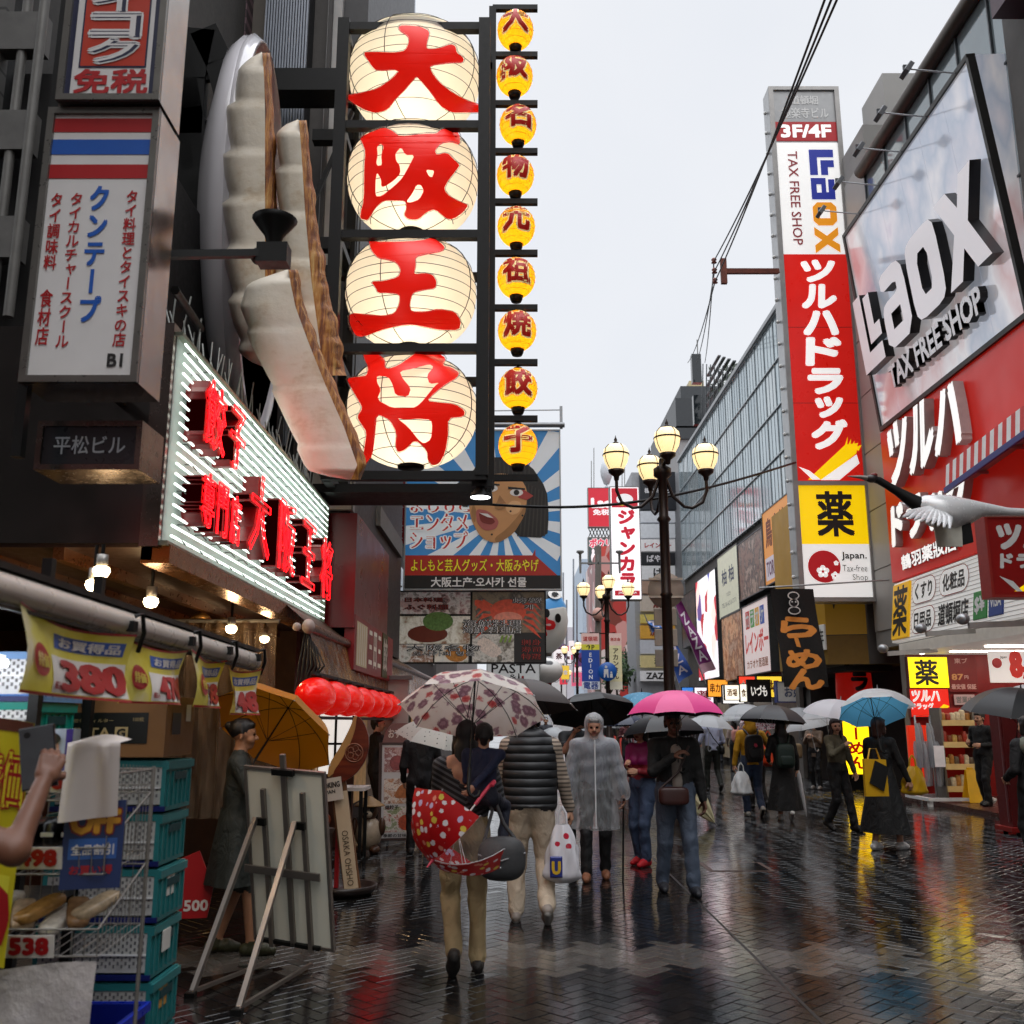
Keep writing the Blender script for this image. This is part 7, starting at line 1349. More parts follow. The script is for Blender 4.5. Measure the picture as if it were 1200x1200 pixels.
def person(label, loc, rot, H=1.65, top='222222', sleeve=None, pants='1c1c1e', shoes='201f1f', skin=SKIN, hair='short', hairc='15110f', hands=None, feet=None, female=False, coat=None, headturn=0., nod=0., group=None, bulk=1., vest=None, skirt=None, stripe=None, hood=None, h=.011, hem=.93, shorts=False, sock=None, cuff=.0, name='person', collar=True, glasses=False, cap=None, lean=0., bare_back=False, child=False):
    s = H/1.7; t = thing(name, label, 'person' if not child else 'child', loc, group, rot); Mx = Matrix.Translation(Vector(loc)) @ Matrix.Rotation(rot, 4, 'Z')
    mt_ = lambda c, r=.75: c if not isinstance(c, str) else cloth(c, r)
    TM = mt_(top); SM = mt_(sleeve) if sleeve else TM; PM = mt_(pants); SH = mt_(shoes, .5); SK = skinm(skin); VM = mt_(vest) if vest else None
    sx = (.172 if female else .19)*(1.12 if child else 1); hx = .088; B = bulk; pr = []; body = MB()
    hands = hands or [(-.24, .06, .80), (.24, .06, .80)]; feet = feet or [(-.10, 0., 0.), (.10, .0, 0.)]
    ly = lean
    # trunk
    pr.append(Prim((-.035, ly*.2, .95), (.035, ly*.2, .95), .135*B, .135*B, PM, .82, .03, fold=.003))
    hz = hem
    pr.append(Prim((0, ly*.25, hz), (0, ly*.5, 1.12), .158*B if not female else .148*B, .138*B if not female else .122*B, TM, .74, .03, (2, hz, -1), fold=.005)); pr.append(Prim((-.05, ly*.5, 1.1), (-.06, ly*.9, 1.31), .112*B, .112*B, TM, .85, .04, fold=.004)); pr.append(Prim((.05, ly*.5, 1.1), (.06, ly*.9, 1.31), .112*B, .112*B, TM, .85, .04, fold=.004))
    pr.append(Prim((-sx+.02, ly, 1.385), (sx-.02, ly, 1.385), .066*B, .066*B, TM, 1., .05, fold=.003)); pr.append(Prim((0, ly-.01, 1.38), (0, ly, 1.45), .085, .058, TM if collar else SK, .9, .03))
    pr.append(Prim((0, ly-.005, 1.42), (0, ly+.01, 1.52), .052, .05, SK, 1., .015))
    if bare_back: pr += [Prim((-.085, ly-.035, 1.405), (.085, ly-.035, 1.405), .056, .056, SK, 1., .02), Prim((-.04, ly-.075, 1.345), (.04, ly-.075, 1.345), .055, .055, SK, 1., .02), Prim((0, ly-.085, 1.30), (0, ly-.08, 1.33), .045, .05, SK, 1., .02)]
    if female: pr += [Prim((q*.06, .085+ly*.8, 1.25), (q*.055, .07+ly*.8, 1.27), .06, .05, TM, 1., .04) for q in (-1, 1)]
    if vest:
        pr.append(Prim((0, ly*.25, hz-.02), (0, ly*.9, 1.36), .18*B, .165*B, VM, .78, .03, (2, hz-.02, -1))); 
        for k in range(7): pr.append(Prim((-.09, ly*.5, hz+.02+k*.062), (.09, ly*.5, hz+.02+k*.062), .112*B, .112*B, VM, .98, .018))
        pr.append(Prim((-sx+.06, ly, 1.38), (sx-.06, ly, 1.38), .08*B, .08*B, VM, 1., .03))
    if not stripe: pass
    # arms
    wr = []
    for i, sd in enumerate((-1, 1)):
        sh = (sd*sx, ly, 1.38); tgt = hands[i]; hint = tgt[3] if len(tgt) > 3 else (sd*.5, -.8, -.6); el, w = ik(sh, tgt[:3], .285, .25, hint)
        bare = tgt[4] if len(tgt) > 4 else 1.       # how far down the sleeve reaches: 1 wrist, .5 elbow
        pr.append(Prim(sh, el, .060*B, .050*B, SM, 1., .03, fold=.004) if bare >= 1 else Prim(sh, el, .05, .043, SK, 1., .03))
        if bare >= 1: pr.append(Prim(el, el.lerp(w, .93), .049*B, .038*B, SM, 1., .02, fold=.004)); pr.append(Prim(el, w, .034, .025, SK, 1., .01))
        else: pr.append(Prim(el, w, .040, .026, SK, 1., .02)); pr.append(Prim(sh, Vector(sh).lerp(el, bare*1.6), .064*B, .058*B, SM, 1., .02, fold=.003))
        wr.append((w, (w-el).normalized(), sd, tgt[5] if len(tgt) > 5 else None))
    # legs
    for i, sd in enumerate((-1, 1)):
        f = feet[i]; an = (f[0], f[1], f[2]+.085); pit = f[3] if len(f) > 3 else 0.; hp = (sd*hx, ly*.2, .90); kn, an = ik(hp, an, .43, .405, (sd*.06, 1, 0))
        lm = PM if not shorts else SK
        pr.append(Prim(hp, kn, .098*B, .066*B, PM, 1., .03, fold=.005)); e2 = .90 if cuff == 0 else 1-cuff
        if shorts or skirt: pr.append(Prim(kn, an, .058, .038, SK if not sock else mt_(sock), 1., .02))
        else: pr.append(Prim(kn, Vector(kn).lerp(an, .95), .066*B, .058*B, PM, 1., .02, fold=.006)); pr.append(Prim(kn, an, .045, .036, SK, 1., .01))
        toe = Vector((sd*.03, math.cos(pit), math.sin(pit))).normalized(); up_ = Vector((0, -math.sin(pit), math.cos(pit))); hl = an-up_*.04-toe*.045
        pr.append(Prim(hl, an-up_*.042+toe*.085, .042, .046, SH, 1., .015)); pr.append(Prim(an-up_*.042+toe*.08, an-up_*.055+toe*.155, .046, .032, SH, 1., .02)); pr.append(Prim(an-up_*.02, an+up_*.01, .043, .04, SH, 1., .01))
        SO_ = mat('b9b7b4' if shoes in ('e4e4e2', 'c01422', '8a8078') else '2a2827', .6, noise=.1); pr.append(Prim(hl-up_*.022, an-up_*.066+toe*.14, .03, .026, SO_, 1., .006))
    for p in pr: p.a, p.b, p.ra, p.rb, p.k = p.a*s, p.b*s, p.ra*s, p.rb*s, p.k*s; p.clip = (p.clip[0], p.clip[1]*s, p.clip[2]) if p.clip else None
    put(body, *sdf_mesh(pr, h))
    for w, f, sd, nn in wr: hand(body, w*s, f, nn or (-sd, .2, 0), SK, s*(.94 if female else 1.), .55, -sd)
    # head
    hr = Matrix.Rotation(headturn, 3, 'Z') @ Matrix.Rotation(nod, 3, 'X'); hc = Vector((0, ly+.02, 1.585)); hk = 1.0 if not child else 1.25
    T_ = lambda p: hc+hr @ (Vector(p)*hk)
    hp_ = lambda a, b, ra, rb, m, fy=1., k=.012: Prim(T_(a), T_(b), ra*hk, rb*hk, m, fy, k)
    ph = [hp_((0, -.025, .035), (0, .012, .035), .076, .074, SK, 1., .03), hp_((0, .025, -.005), (0, .045, -.07), .062, .036, SK, 1., .03), hp_((0, -.02, -.15), (0, -.01, -.05), .05, .05, SK, 1., .02)]
    ph += [hp_((0, .082, .012), (0, .104, -.022), .008, .013, SK, 1., .008), hp_((-.035, .072, .03), (.035, .072, .03), .012, .012, SK, 1., .012), hp_((-.012, .092, -.026), (.012, .092, -.026), .009, .009, SK, 1., .006)]
    ph += [hp_((q*.076, -.012, .015), (q*.08, -.018, -.02), .014, .011, SK, 1., .006) for q in (-1, 1)]+[hp_((q*.029, .081, .009), (q*.035, .080, .009), .0058, .0056, EYE, 1., .002) for q in (-1, 1)]+[hp_((q*.04, .055, -.03), (q*.035, .06, -.04), .028, .025, SK, 1., .02) for q in (-1, 1)]
    ph += [hp_((-.019, .081, -.055), (.019, .081, -.055), .0075, .0075, LIPM, 1., .004)]
    for p in ph: p.a, p.b, p.ra, p.rb, p.k = p.a*s, p.b*s, p.ra*s, p.rb*s, p.k*s
    put(body, *sdf_mesh(ph, .0065*s*hk))
    # into the thing's frame (root carries location and turn): vertices are local already
    def loc_build(mb, nm):
        mb.v = [tuple(Mx @ Vector(v)) for v in mb.v]; return mb.build(nm, t)
    loc_build(body, 'body')
    HM = mat(hairc, .42, noise=.35, scale=60, bump=.3); hq = []
    if hair and not hood:
        hq = [hp_((0, -.035, .052), (0, .004, .056), .083, .078, HM, 1., .02)]
        if hair in ('bob', 'long', 'pony'): hq += [hp_((q*.062, -.01, .02), (q*.066, .0, -.075 if hair != 'pony' else 0), .034, .03, HM, 1., .02) for q in (-1, 1)]+[hp_((0, -.06, .02), (0, -.062, -.10 if hair != 'pony' else -.03), .07, .062, HM, 1., .03)]
        if hair == 'long': hq += [hp_((q*.045, -.062, -.08), (q*.05, -.085, -.34), .05, .036, HM, .8, .03) for q in (-1, 1)]+[hp_((0, -.07, -.08), (0, -.09, -.36), .055, .03, HM, .8, .03), hp_((.07, .01, -.06), (.085, .03, -.26), .026, .014, HM, 1., .02), hp_((-.07, .01, -.06), (-.085, .03, -.26), .026, .014, HM, 1., .02)]
        if hair == 'pony': hq += [hp_((0, -.095, .03), (.01, -.12, -.10), .035, .04, HM, 1., .03), hp_((.01, -.12, -.10), (.02, -.10, -.30), .04, .014, HM, 1., .02)]
        if hair == 'bun': hq += [hp_((0, -.10, .06), (0, -.115, .075), .034, .034, HM, 1., .02)]
        if hair == 'short': hq += [hp_((q*.068, -.03, .0), (q*.07, -.025, -.025), .022, .016, HM, 1., .015) for q in (-1, 1)]+[hp_((0, -.07, .0), (0, -.062, -.05), .05, .035, HM, 1., .02)]
        hq += [hp_((-.04, .066, .085), (.04, .066, .085), .018, .018, HM, 1., .02)]
        for i in range(10): a = random.uniform(0, 6.28); r = .082; hq.append(hp_((r*math.cos(a)*.8, -.03+r*math.sin(a)*.9, .09), (r*math.cos(a), -.025+r*math.sin(a), .02), .012, .01, HM, 1., .008))
    if hood: HMd = mt_(hood); hq = [hp_((0, -.035, .045), (0, .012, .05), .102, .096, HMd, 1., .03), hp_((0, -.055, -.03), (0, -.06, -.12), .092, .095, HMd, 1., .04), hp_((-.08, .0, -.09), (.08, .0, -.09), .045, .045, HMd, 1., .03)]; sb = hp_((0, .10, .0), (0, .2, -.02), .072, .09, HMd); sb.sub = True; hq.append(sb)
    if cap: CM = mt_(cap); hq += [hp_((0, -.03, .072), (0, .004, .074), .087, .082, CM, 1., .01), hp_((-.03, .10, .055), (.03, .10, .055), .024, .024, CM, .9, .02), hp_((-.02, .12, .05), (.02, .12, .05), .016, .016, CM, 1., .02)]
    if hq:
        for p in hq: p.a, p.b, p.ra, p.rb, p.k = p.a*s, p.b*s, p.ra*s, p.rb*s, p.k*s
        m = MB(); put(m, *sdf_mesh(hq, .008*s)); loc_build(m, 'hood' if hood else 'hair')
    if glasses:
        m = MB(); 
        for q in (-1, 1): m.tube([T_((q*.032+.021*math.cos(a), .094, .008+.017*math.sin(a)))*s for a in np.linspace(0, 6.283, 15)], .0022, BLACK, 4, False)
        m.tube([T_((-.012, .096, .01))*s, T_((.012, .096, .01))*s], .002, BLACK, 4); loc_build(m, 'glasses')
    if skirt:
        c_, z0, z1, r0, r1, nf = skirt; m = MB(); SKM = mt_(c_); n = 48; rows = 14; V = []
        for i in range(rows+1):
            u = i/rows; z = z0+(z1-z0)*u; r = r0+(r1-r0)*u**.9
            for j in range(n): a = 2*math.pi*j/n; fo = 1+.09*u*math.sin(a*nf+u*2)+.03*u*math.sin(a*nf*2.3+1); V.append(((r*fo*math.cos(a))*s, (r*fo*.78*math.sin(a)+ly*.2)*s, z*s))
        m.add(V, [(i*n+j, (i+1)*n+j, (i+1)*n+(j+1) % n, i*n+(j+1) % n) for i in range(rows) for j in range(n)], SKM, True); loc_build(m, 'skirt')
    return t, Mx, s
A180 = math.pi
def striped(c1, c2, sc, axis=(0, 0, 1), vee=0.):
    M = Mt('striped_knit'); x, y, z = M.xyz(); v = z if not vee else M.math('SUBTRACT', z, M.math('MULTIPLY', M.math('ABSOLUTE', x), vee)); f = M.math('FRACT', M.math('MULTIPLY', v, sc)); M.base(M.mix(M.math('GREATER_THAN', f, .55), lin(c1), lin(c2))); M.b.inputs['Roughness'].default_value = .8; return M.m
def sup(name, label, cat, c, r, m, e=.45, group=None, rot=None, extra=None, parent=None):
    mb = MB().ell(c, r, m, 28, 18, e, rot)
    if parent: return mb.build(name, parent)
    t = thing(name, label, cat, Vector(c)-Vector((0, 0, r[2])), group); mb.build('bag_body', t)
    return t
# 1 mother
mo = G(543, 1140); person('woman seen from behind in striped low-backed top and khaki trousers, carrying a child', mo, .10, 1.60, striped('17171a', '55565a', 26, vee=.55), pants='b09a72', shoes='26221f', hair='long', hands=[(-.10, .34, 1.18), (.16, .22, 1.10)], feet=[(-.075, -.16, .075, -.75), (.10, .02, 0)], female=True, collar=False, bare_back=True, headturn=.15, hem=.95, h=.009)
# 2 child on her arm
c = P(566, 905, 6.62); t = person('small child in a navy jacket carried on the arm of woman in stripes', (c.x, c.y, .60), -.35, .96, '1a2444', pants='1a1f30', hair='short', hands=[(-.1, .25, 1.15), (.02, -.38, 1.02, (0, -.4, -1))], feet=[(-.16, .25, .32), (.16, .25, .32)], h=.009, name='child', child=True, headturn=.4)[0]
# her grey shoulder bag
BGM = mat('3c3d3f', .6, noise=.15, scale=14, bump=.1); c = P(588, 1006, 6.55); t = sup('shoulder_bag', 'soft dark grey shoulder bag hanging at the mother side behind clear umbrella panel', 'bag', c, (.155, .10, .135), BGM, .7); MB().tube([c+Vector((-.12, 0, .08)), P(577, 950, 6.6), P(560, 915, 6.62)], .013, BGM, 6).tube([c+Vector((.13, 0, .06)), P(590, 965, 6.62), P(575, 925, 6.65)], .013, BGM, 6).build('strap', t); MB().tube([c+Vector((-.15, -.06, .03)), c+Vector((0, -.112, .0)), c+Vector((.15, -.05, .04))], .006, mat('8a8c8e', .4), 5).build('zip', t)
def quilt():
    M = Mt('quilted_cloth'); M.base(M.mix(M.noise(9, 4), lin('121315'), lin('24262a'))); M.b.inputs['Roughness'].default_value = .5; z = M.math('FRACT', M.math('MULTIPLY', M.xyz()[2], 15)); M.bump(M.math('POWER', M.math('SINE', M.math('MULTIPLY', z, 3.1416)), .5), .9, .02); return M.m
# 3 man in vest
vm = G(622, 1082); STR = striped('a89888', '5f544c', 30); person('stout man seen from behind in black quilted vest, striped sleeves and beige trousers', vm, 0, 1.70, STR, STR, 'c9b8a2', '8a8078', hair='short', hands=[(-.16, .32, 1.15), (.34, .10, .84)], feet=[(-.12, .06, 0), (.13, -.14, .06, -.55)], vest=quilt(), bulk=1.18, hem=.93, h=.010)
def poly_bag(label, c, r, m, group=None, dots=None, topz=.14, cat='plastic bag'):
    t = thing('plastic_bag', label, cat, Vector(c)-Vector((0, 0, r[2])), group); mb = MB()
    def f(u, v):
        a = 2*math.pi*u; z = -1+2*v; rr = (1-.25*z-.35*max(0, z)**2)*(.35+.65*min(1, (v/.12))**.5); w_ = 1+.10*math.sin(a*5+z*3)+.06*math.sin(a*9-z*5); return Vector(c)+Vector((r[0]*rr*w_*math.cos(a), r[1]*rr*w_*math.sin(a), r[2]*z))
    mb.grid(f, 32, 16, m); mb.build('bag_body', t); k = MB()
    for s in (-1, 1): k.tube([Vector(c)+Vector((s*r[0]*.3, 0, r[2]*.9)), Vector(c)+Vector((s*r[0]*.25, 0, r[2]+topz*.6)), Vector(c)+Vector((0, 0, r[2]+topz))], .012, m, 6)
    k.build('handle', t); return t
def bagpat(): M = Mt('printed_plastic'); d = M.node('ShaderNodeTexVoronoi', {'Scale': 11, 'Vector': M.obj, 'Randomness': .6}).outputs['Distance']; z = M.xyz()[2]; M.base(M.mix(M.math('MULTIPLY', M.math('LESS_THAN', d, .27), M.math('GREATER_THAN', z, .27)), lin('d4d2d8'), lin('b01c34'))); M.b.inputs['Roughness'].default_value = .25; return M.m
c = P(659, 1000, 8.25); t = poly_bag('white plastic bag with red dots and a blue mark held by the vest man', c, (.125, .08, .225), bagpat()); m = MB(); f_ = face_cam(c.x-.075, c.y-.105, c.z-.17); m.rbox(f_, -.03, 0, -.01, .07, .16, .012, mat('1c2a7c', .4)); m.text(f_, 'U', -.01, .03, .05, .12, mat('d8b020', .4), .05, .015); m.build('logo', t)
# 4 man in clear raincoat
rc = G(699, 1030); _, Mx, s = person('old man in a hooded clear raincoat walking with a black cane', rc, A180-.05, 1.64, '5a5d68', pants='121214', shoes='8a5a40', skin='a87a62', hair='short', hairc='8a8a88', hands=[(-.30, .12, .84), (.31, .08, .84)], feet=[(-.10, -.08, 0), (.11, .14, 0)], nod=-.12, h=.010)
def coat_mat():
    M = Mt('clear_raincoat'); M.b.inputs['Base Color'].default_value = lin('eceff2'); M.b.inputs['Roughness'].default_value = .22; M.bump(M.noise(9, 4, M.scl(M.obj, (1.5, 1.5, .6))), .5, .04); tl = M.node('ShaderNodeBsdfTranslucent', {'Color': lin('d5dade')}); x = M.node('ShaderNodeMixShader', {0: .45, 1: M.b.outputs[0], 2: tl.outputs[0]}); tr = M.node('ShaderNodeBsdfTransparent'); lw = M.node('ShaderNodeLayerWeight', {'Blend': .35}).outputs['Facing']; y = M.node('ShaderNodeMixShader', {0: M.mapr(lw, .74, .22), 1: x.outputs[0], 2: tr.outputs[0]}); M.l.new(y.outputs[0], M.out.inputs[0]); return M.m
RM = coat_mat(); q = [Prim((0, 0, .62), (0, 0, 1.15), .245, .185, RM, .8, .03, (2, .50, -1), .008), Prim((0, 0, .5), (0, 0, .62), .27, .245, RM, .8, .03, (2, .50, -1), .008), Prim((-.05, 0, 1.1), (-.05, 0, 1.33), .14, .14, RM, .9, .04, fold=.006), Prim((.05, 0, 1.1), (.05, 0, 1.33), .14, .14, RM, .9, .04, fold=.006), Prim((-.17, 0, 1.385), (.17, 0, 1.385), .085, .085, RM, 1., .05)]
for sd, tg in ((-1, (-.30, .12, .84)), (1, (.31, .08, .84))): el, w = ik((sd*.19, 0, 1.38), tg, .285, .25, (sd*.5, -.8, -.6)); q += [Prim((sd*.19, 0, 1.38), el, .085, .088, RM, 1., .03, fold=.008), Prim(el, el.lerp(w, .85), .088, .095, RM, 1., .03, fold=.008)]
q += [Prim((0, -.012, 1.64), (0, .035, 1.64), .108, .104, RM, 1., .03, fold=.003), Prim((0, -.03, 1.56), (0, -.02, 1.45), .10, .105, RM, 1., .04)]; q.append(Prim((0, .13, 1.605), (0, .24, 1.58), .09, .115, RM, sub=True))
for p in q: p.a, p.b, p.ra, p.rb = p.a*s, p.b*s, p.ra*s, p.rb*s
m = MB(); put(m, *sdf_mesh(q, .011)); m.v = [tuple(Mx @ Vector(v)) for v in m.v]; ct_ = m.build('raincoat', _)
m = MB(); m.tube([Mx @ Vector((0, y, z)) for y, z in ((.158, 1.40), (.172, 1.25), (.165, 1.1), (.18, .9), (.20, .7), (.215, .52))], .008, mat('d8dadc', .4), 6); m.build('zip', ct_)
hd = Mx @ Vector((-.30*s, .14*s, .80*s)); t = thing('walking_cane', 'thin black walking cane in the hand of raincoat man', 'cane', (hd.x, hd.y, 0)); MB().tube([hd+Vector((.0, 0, .02)), (hd.x-.03, hd.y-.04, 0.)], .010, BLACK, 8).build('shaft', t); MB().tube([hd+Vector((.0, .06, .03)), hd+Vector((0, -.05, .03))], .014, BLACK, 8).build('grip', t)
# 5 man with teal stripes under the black umbrella
TEAL = Mt('teal_striped_shirt'); _z = TEAL.xyz()[2]; TEAL.base(TEAL.ramp(_z, [(0, '14161a'), (.5, '14161a')])); TEAL = TEAL.m
def band():
    M = Mt('banded_shirt'); z = M.xyz()[2]; M.base(M.ramp(M.math('DIVIDE', z, 1.7), [(0, '14161a'), (.715, '14161a'), (.716, '2f8a86'), (.745, '14161a'), (.775, '4a4c50'), (.785, '14161a')], True)); M.b.inputs['Roughness'].default_value = .8; return M.m
person('man in black shirt with teal bands raising a phone under the black umbrella', (.86, 13.2, 0), A180+.25, 1.72, band(), pants='1a1a1e', hair='short', hands=[(-.12, .25, 1.28, (-.5, -.3, -1), .5), (.12, .24, 1.42, (.6, -.2, -1), .5)], glasses=True, h=.011)
# 6 magenta jacket
person('person in magenta and red jacket, pale cap, jeans and red shoes', G(756, 1014), A180-.75, 1.57, Mt('two_tone_jacket').m, pants='3a4a66', shoes='c01422', hair='bob', cap='c9c0b8', hands=[(-.10, .24, 1.12), (.05, .26, 1.20)], feet=[(-.08, .08, 0), (.10, -.04, 0)], female=True, bulk=1.1, h=.011)
_M2 = bpy.data.materials['two_tone_jacket']; _n2 = _M2.node_tree; _b2 = _n2.nodes['Principled BSDF']; _t2 = _n2.nodes.new('ShaderNodeTexCoord'); _s2 = _n2.nodes.new('ShaderNodeSeparateXYZ'); _r2 = _n2.nodes.new('ShaderNodeValToRGB'); _r2.color_ramp.interpolation = 'CONSTANT'
_r2.color_ramp.elements[0].color = lin('7a1420'); _r2.color_ramp.elements[1].color = lin('8a1a60'); _r2.color_ramp.elements[1].position = .58; _d2 = _n2.nodes.new('ShaderNodeMath'); _d2.operation = 'DIVIDE'; _d2.inputs[1].default_value = 1.9; _n2.links.new(_t2.outputs['Object'], _s2.inputs[0]); _n2.links.new(_s2.outputs[2], _d2.inputs[0]); _n2.links.new(_d2.outputs[0], _r2.inputs[0]); _n2.links.new(_r2.outputs[0], _b2.inputs['Base Color']); _b2.inputs['Roughness'].default_value = .55
# 7 dark jacket under the pink umbrella; face shade put into the skin colour
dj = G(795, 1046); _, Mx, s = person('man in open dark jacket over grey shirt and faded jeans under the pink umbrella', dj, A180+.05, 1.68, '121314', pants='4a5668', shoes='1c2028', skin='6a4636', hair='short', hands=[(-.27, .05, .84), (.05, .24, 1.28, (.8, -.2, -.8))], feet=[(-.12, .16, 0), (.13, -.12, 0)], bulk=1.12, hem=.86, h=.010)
m = MB(); q = [Prim((0, .03, .92), (0, .05, 1.34), .075, .06, mat('8d847c', .8, noise=.08, bump=.05), 1.6, .02, fold=.004)]
for p in q: p.a, p.b = p.a*s, p.b*s
put(m, *sdf_mesh(q, .012)); m.v = [tuple(Mx @ Vector(v)) for v in m.v]; m.build('grey_shirt', _)
c = Mx @ Vector((.06, .215, .90)); t = sup('waist_bag', 'dark brown leather waist bag across the man in the dark jacket', 'bag', c, (.145, .055, .085), mat('3a1a16', .4, noise=.15, bump=.05), .45); MB().tube([c+Vector((-.12, 0, .07)), Mx @ Vector((.0, .19, 1.12)), Mx @ Vector((-.12, .14, 1.36))], .012, mat('2a1512', .5), 6).build('strap', t)
# 8 light shirt
person('man from behind in pale blue shirt and dark trousers with a strap', G(837, 928), .1, 1.72, 'a8aec6', pants='20241f', hair='short', hands=[(-.22, .28, 1.05), (.22, .28, 1.05)], feet=[(-.11, .12, 0), (.12, -.16, .08, -.6)], h=.013)
m = MB(); o = G(837, 928); m.tube([o+Vector((-.14, -.15, 1.46)), o+Vector((0, -.17, 1.2)), o+Vector((.17, -.14, 1.0))], .012, BLACK, 5); m.ell(o+Vector((.2, -.06, .93)), (.06, .12, .1), BLACK, 14, 10, .6); solo(m, 'cross_bag', 'small black cross-body bag on the pale blue shirt', 'bag')
# 9 yellow hooded jacket
yj = G(884, 957); _, Mx, s = person('person from behind in a mustard yellow hooded jacket and blue jeans', yj, 0, 1.68, 'b8860e', pants='2f3e58', shoes='b9b5ae', hair=None, hood='b8860e', hands=[(-.30, .02, .86), (.28, .16, 1.08)], feet=[(-.10, .05, 0), (.11, -.14, .07, -.6)], bulk=1.08, hem=.88, h=.011)
def backpack(label, Mx, s, m, w=.15, h_=.21, z=1.17):
    c = Mx @ Vector((0, -.235*s, z*s)); t = thing('backpack', label, 'backpack', c-Vector((0, 0, h_)), 'backpacks'); rt = Mx.to_3x3(); MB().ell(c, (w, .09, h_), m, 28, 18, .5, rt).build('bag_body', t); MB().ell(c+rt @ Vector((0, -.075, -h_*.35)), (w*.7, .04, h_*.4), m, 20, 12, .5, rt).build('pocket', t)
    for q in (-1, 1): MB().tube([Mx @ Vector((q*.05*s, -.2*s, (z+.17)*s)), Mx @ Vector((q*.10*s, -.14*s, 1.42*s)), Mx @ Vector((q*.12*s, -.02*s, 1.47*s)), Mx @ Vector((q*.13*s, .1*s, 1.38*s))], .018, m, 6).build('strap', t)
    return t
t = backpack('black backpack with a small pink mark on the yellow jacket', Mx, s, mat('1a1618', .6, noise=.15), .155, .23, 1.15); c = Mx @ Vector((0, -.335*s, 1.2*s)); f_ = face_cam(c.x, c.y, c.z); MB().poly(f_, [(-.03, 0), (0, -.03), (.04, -.01), (.02, .03), (-.01, .035)], 0, mat('c8385a', .5), ext=.012).build('logo', t)
MB().text(face_cam(c.x-.1, c.y+.02, c.z-.14), 'OUTDOOR', 0, 0, .2, .03, mat('7a3038', .5), .01, .0).build('lettering', t)
poly_bag('bulging white carrier bag in the hand of the yellow jacket', P(869, 918, 17.0), (.15, .12, .20), mat('cfd2d4', .3, noise=.08), 'white carrier bags')
# 10 green backpack, long skirt
gs = G(921, 962); _, Mx, s = person('woman from behind with long black hair, black top and long black skirt', gs, -.05, 1.60, '121212', pants='121212', shoes='e4e4e2', hair='long', skirt=('101010', 1.0, .18, .16, .29, 6), hands=[(-.2, .2, 1.0), (.26, .05, .86)], feet=[(-.06, .1, 0), (.08, -.14, .08, -.6)], female=True, h=.012)
backpack('dark green backpack on the woman with the long black skirt', Mx, s, mat('12261f', .6, noise=.15), .15, .2, 1.10)
a = Mx @ Vector((.26*s, .05*s, .86*s)); t = thing('closed_umbrella', 'white closed umbrella hanging from the hand beside the black skirt', 'umbrella', (a.x+.08, a.y, .12)); MB().tube([a+Vector((0, 0, .05)), a+Vector((.02, 0, -.1)), a+Vector((.07, -.02, -.55)), a+Vector((.1, -.02, -.74))], [.012, .035, .03, .006], mat('d8d8d8', .3), 10).build('rolled_canopy', t); MB().tube([a+Vector((0, 0, .05)), a+Vector((-.01, 0, .14)), a+Vector((-.05, 0, .16))], .012, GREYP, 6).build('handle', t)
# 11 orange bag carrier between them
ob = G(903, 953); person('person in dark clothes half hidden between yellow jacket and long skirt', (ob.x, ob.y+.8, 0), .1, 1.66, '2a2418', pants='161618', hair='short', hands=[(-.2, .1, .85), (.2, .25, 1.15)], feet=[(-.1, .1, 0), (.1, -.1, .05, -.5)], h=.013); poly_bag('bright orange bag carried between the yellow jacket and long skirt', P(901, 882, 17.9), (.16, .1, .24), mat('e0481a', .5, noise=.1), None, cat='bag')
# 12 woman photographing
person('woman in taupe coat holding up a phone, dark bob hair', G(958, 925), A180-.6, 1.60, '7a6656', pants='131315', shoes='8a8078', hair='bob', hands=[(-.08, .34, 1.30), (.08, .34, 1.30)], feet=[(-.1, .05, 0), (.1, -.05, 0)], female=True, hem=.80, h=.013); c = P(935, 880, 23.9); sup('shoulder_bag', 'tan shoulder bag beside the taupe coat', 'bag', c, (.1, .07, .17), mat('8a7454', .5, noise=.1), .5)
# 13 olive blouse
ol = G(986, 973); person('woman in olive blouse and black trousers, long brown hair, looking sideways', ol, A180-.35+.9, 1.62, '5a5440', pants='101012', shoes='141414', hair='long', hairc='2a1712', hands=[(-.22, .16, .86), (.10, .26, 1.30, (.8, -.3, -.8))], feet=[(-.08, .20, 0), (.10, -.16, .04, -.4)], female=True, bulk=1.04, hem=.92, h=.011, headturn=-.5)
# 14 black dress with yellow bags
bd = G(1040, 996); _, Mx, s = person('woman in long black dress with reddish brown bob, face turned to the shops', bd, -.9, 1.63, '0f0f10', pants='0f0f10', shoes='e4e4e2', hair='bob', hairc='3a1d14', skirt=('0d0d0e', 1.06, .22, .15, .33, 5), hands=[(-.12, .20, 1.33, (-.8, -.1, -1), .5), (.30, .16, .86)], feet=[(-.10, -.12, 0), (.10, .16, 0)], female=True, h=.010, hem=.95)
YB3 = mat('d8a410', .45, noise=.06); c = P(1025, 911, 12.25); t = thing('tote_bag', 'flat mustard yellow tote bag with a black square hanging behind black dress', 'bag', c-Vector((0, 0, .23))); f_ = Fr(c+Vector((-.14, -.02, -.22)), (1, .1, 0), (0, 0, 1)); MB().poly(f_, [(.0, 0), (.29, 0), (.285, .43), (.005, .44)], -.02, YB3, ext=.05).build('bag_body', t); MB().poly(f_, [(.05, .16), (.14, .42), (.30, .34), (.22, .06)], .034, mat('0e0e0f', .5), ext=.02).build('black_pouch', t); MB().tube([f_.at(.06, .42, .01), f_.at(.1, .56, 0), f_.at(.18, .56, 0), f_.at(.22, .42, .01)], .010, YB3, 6).build('handle', t)
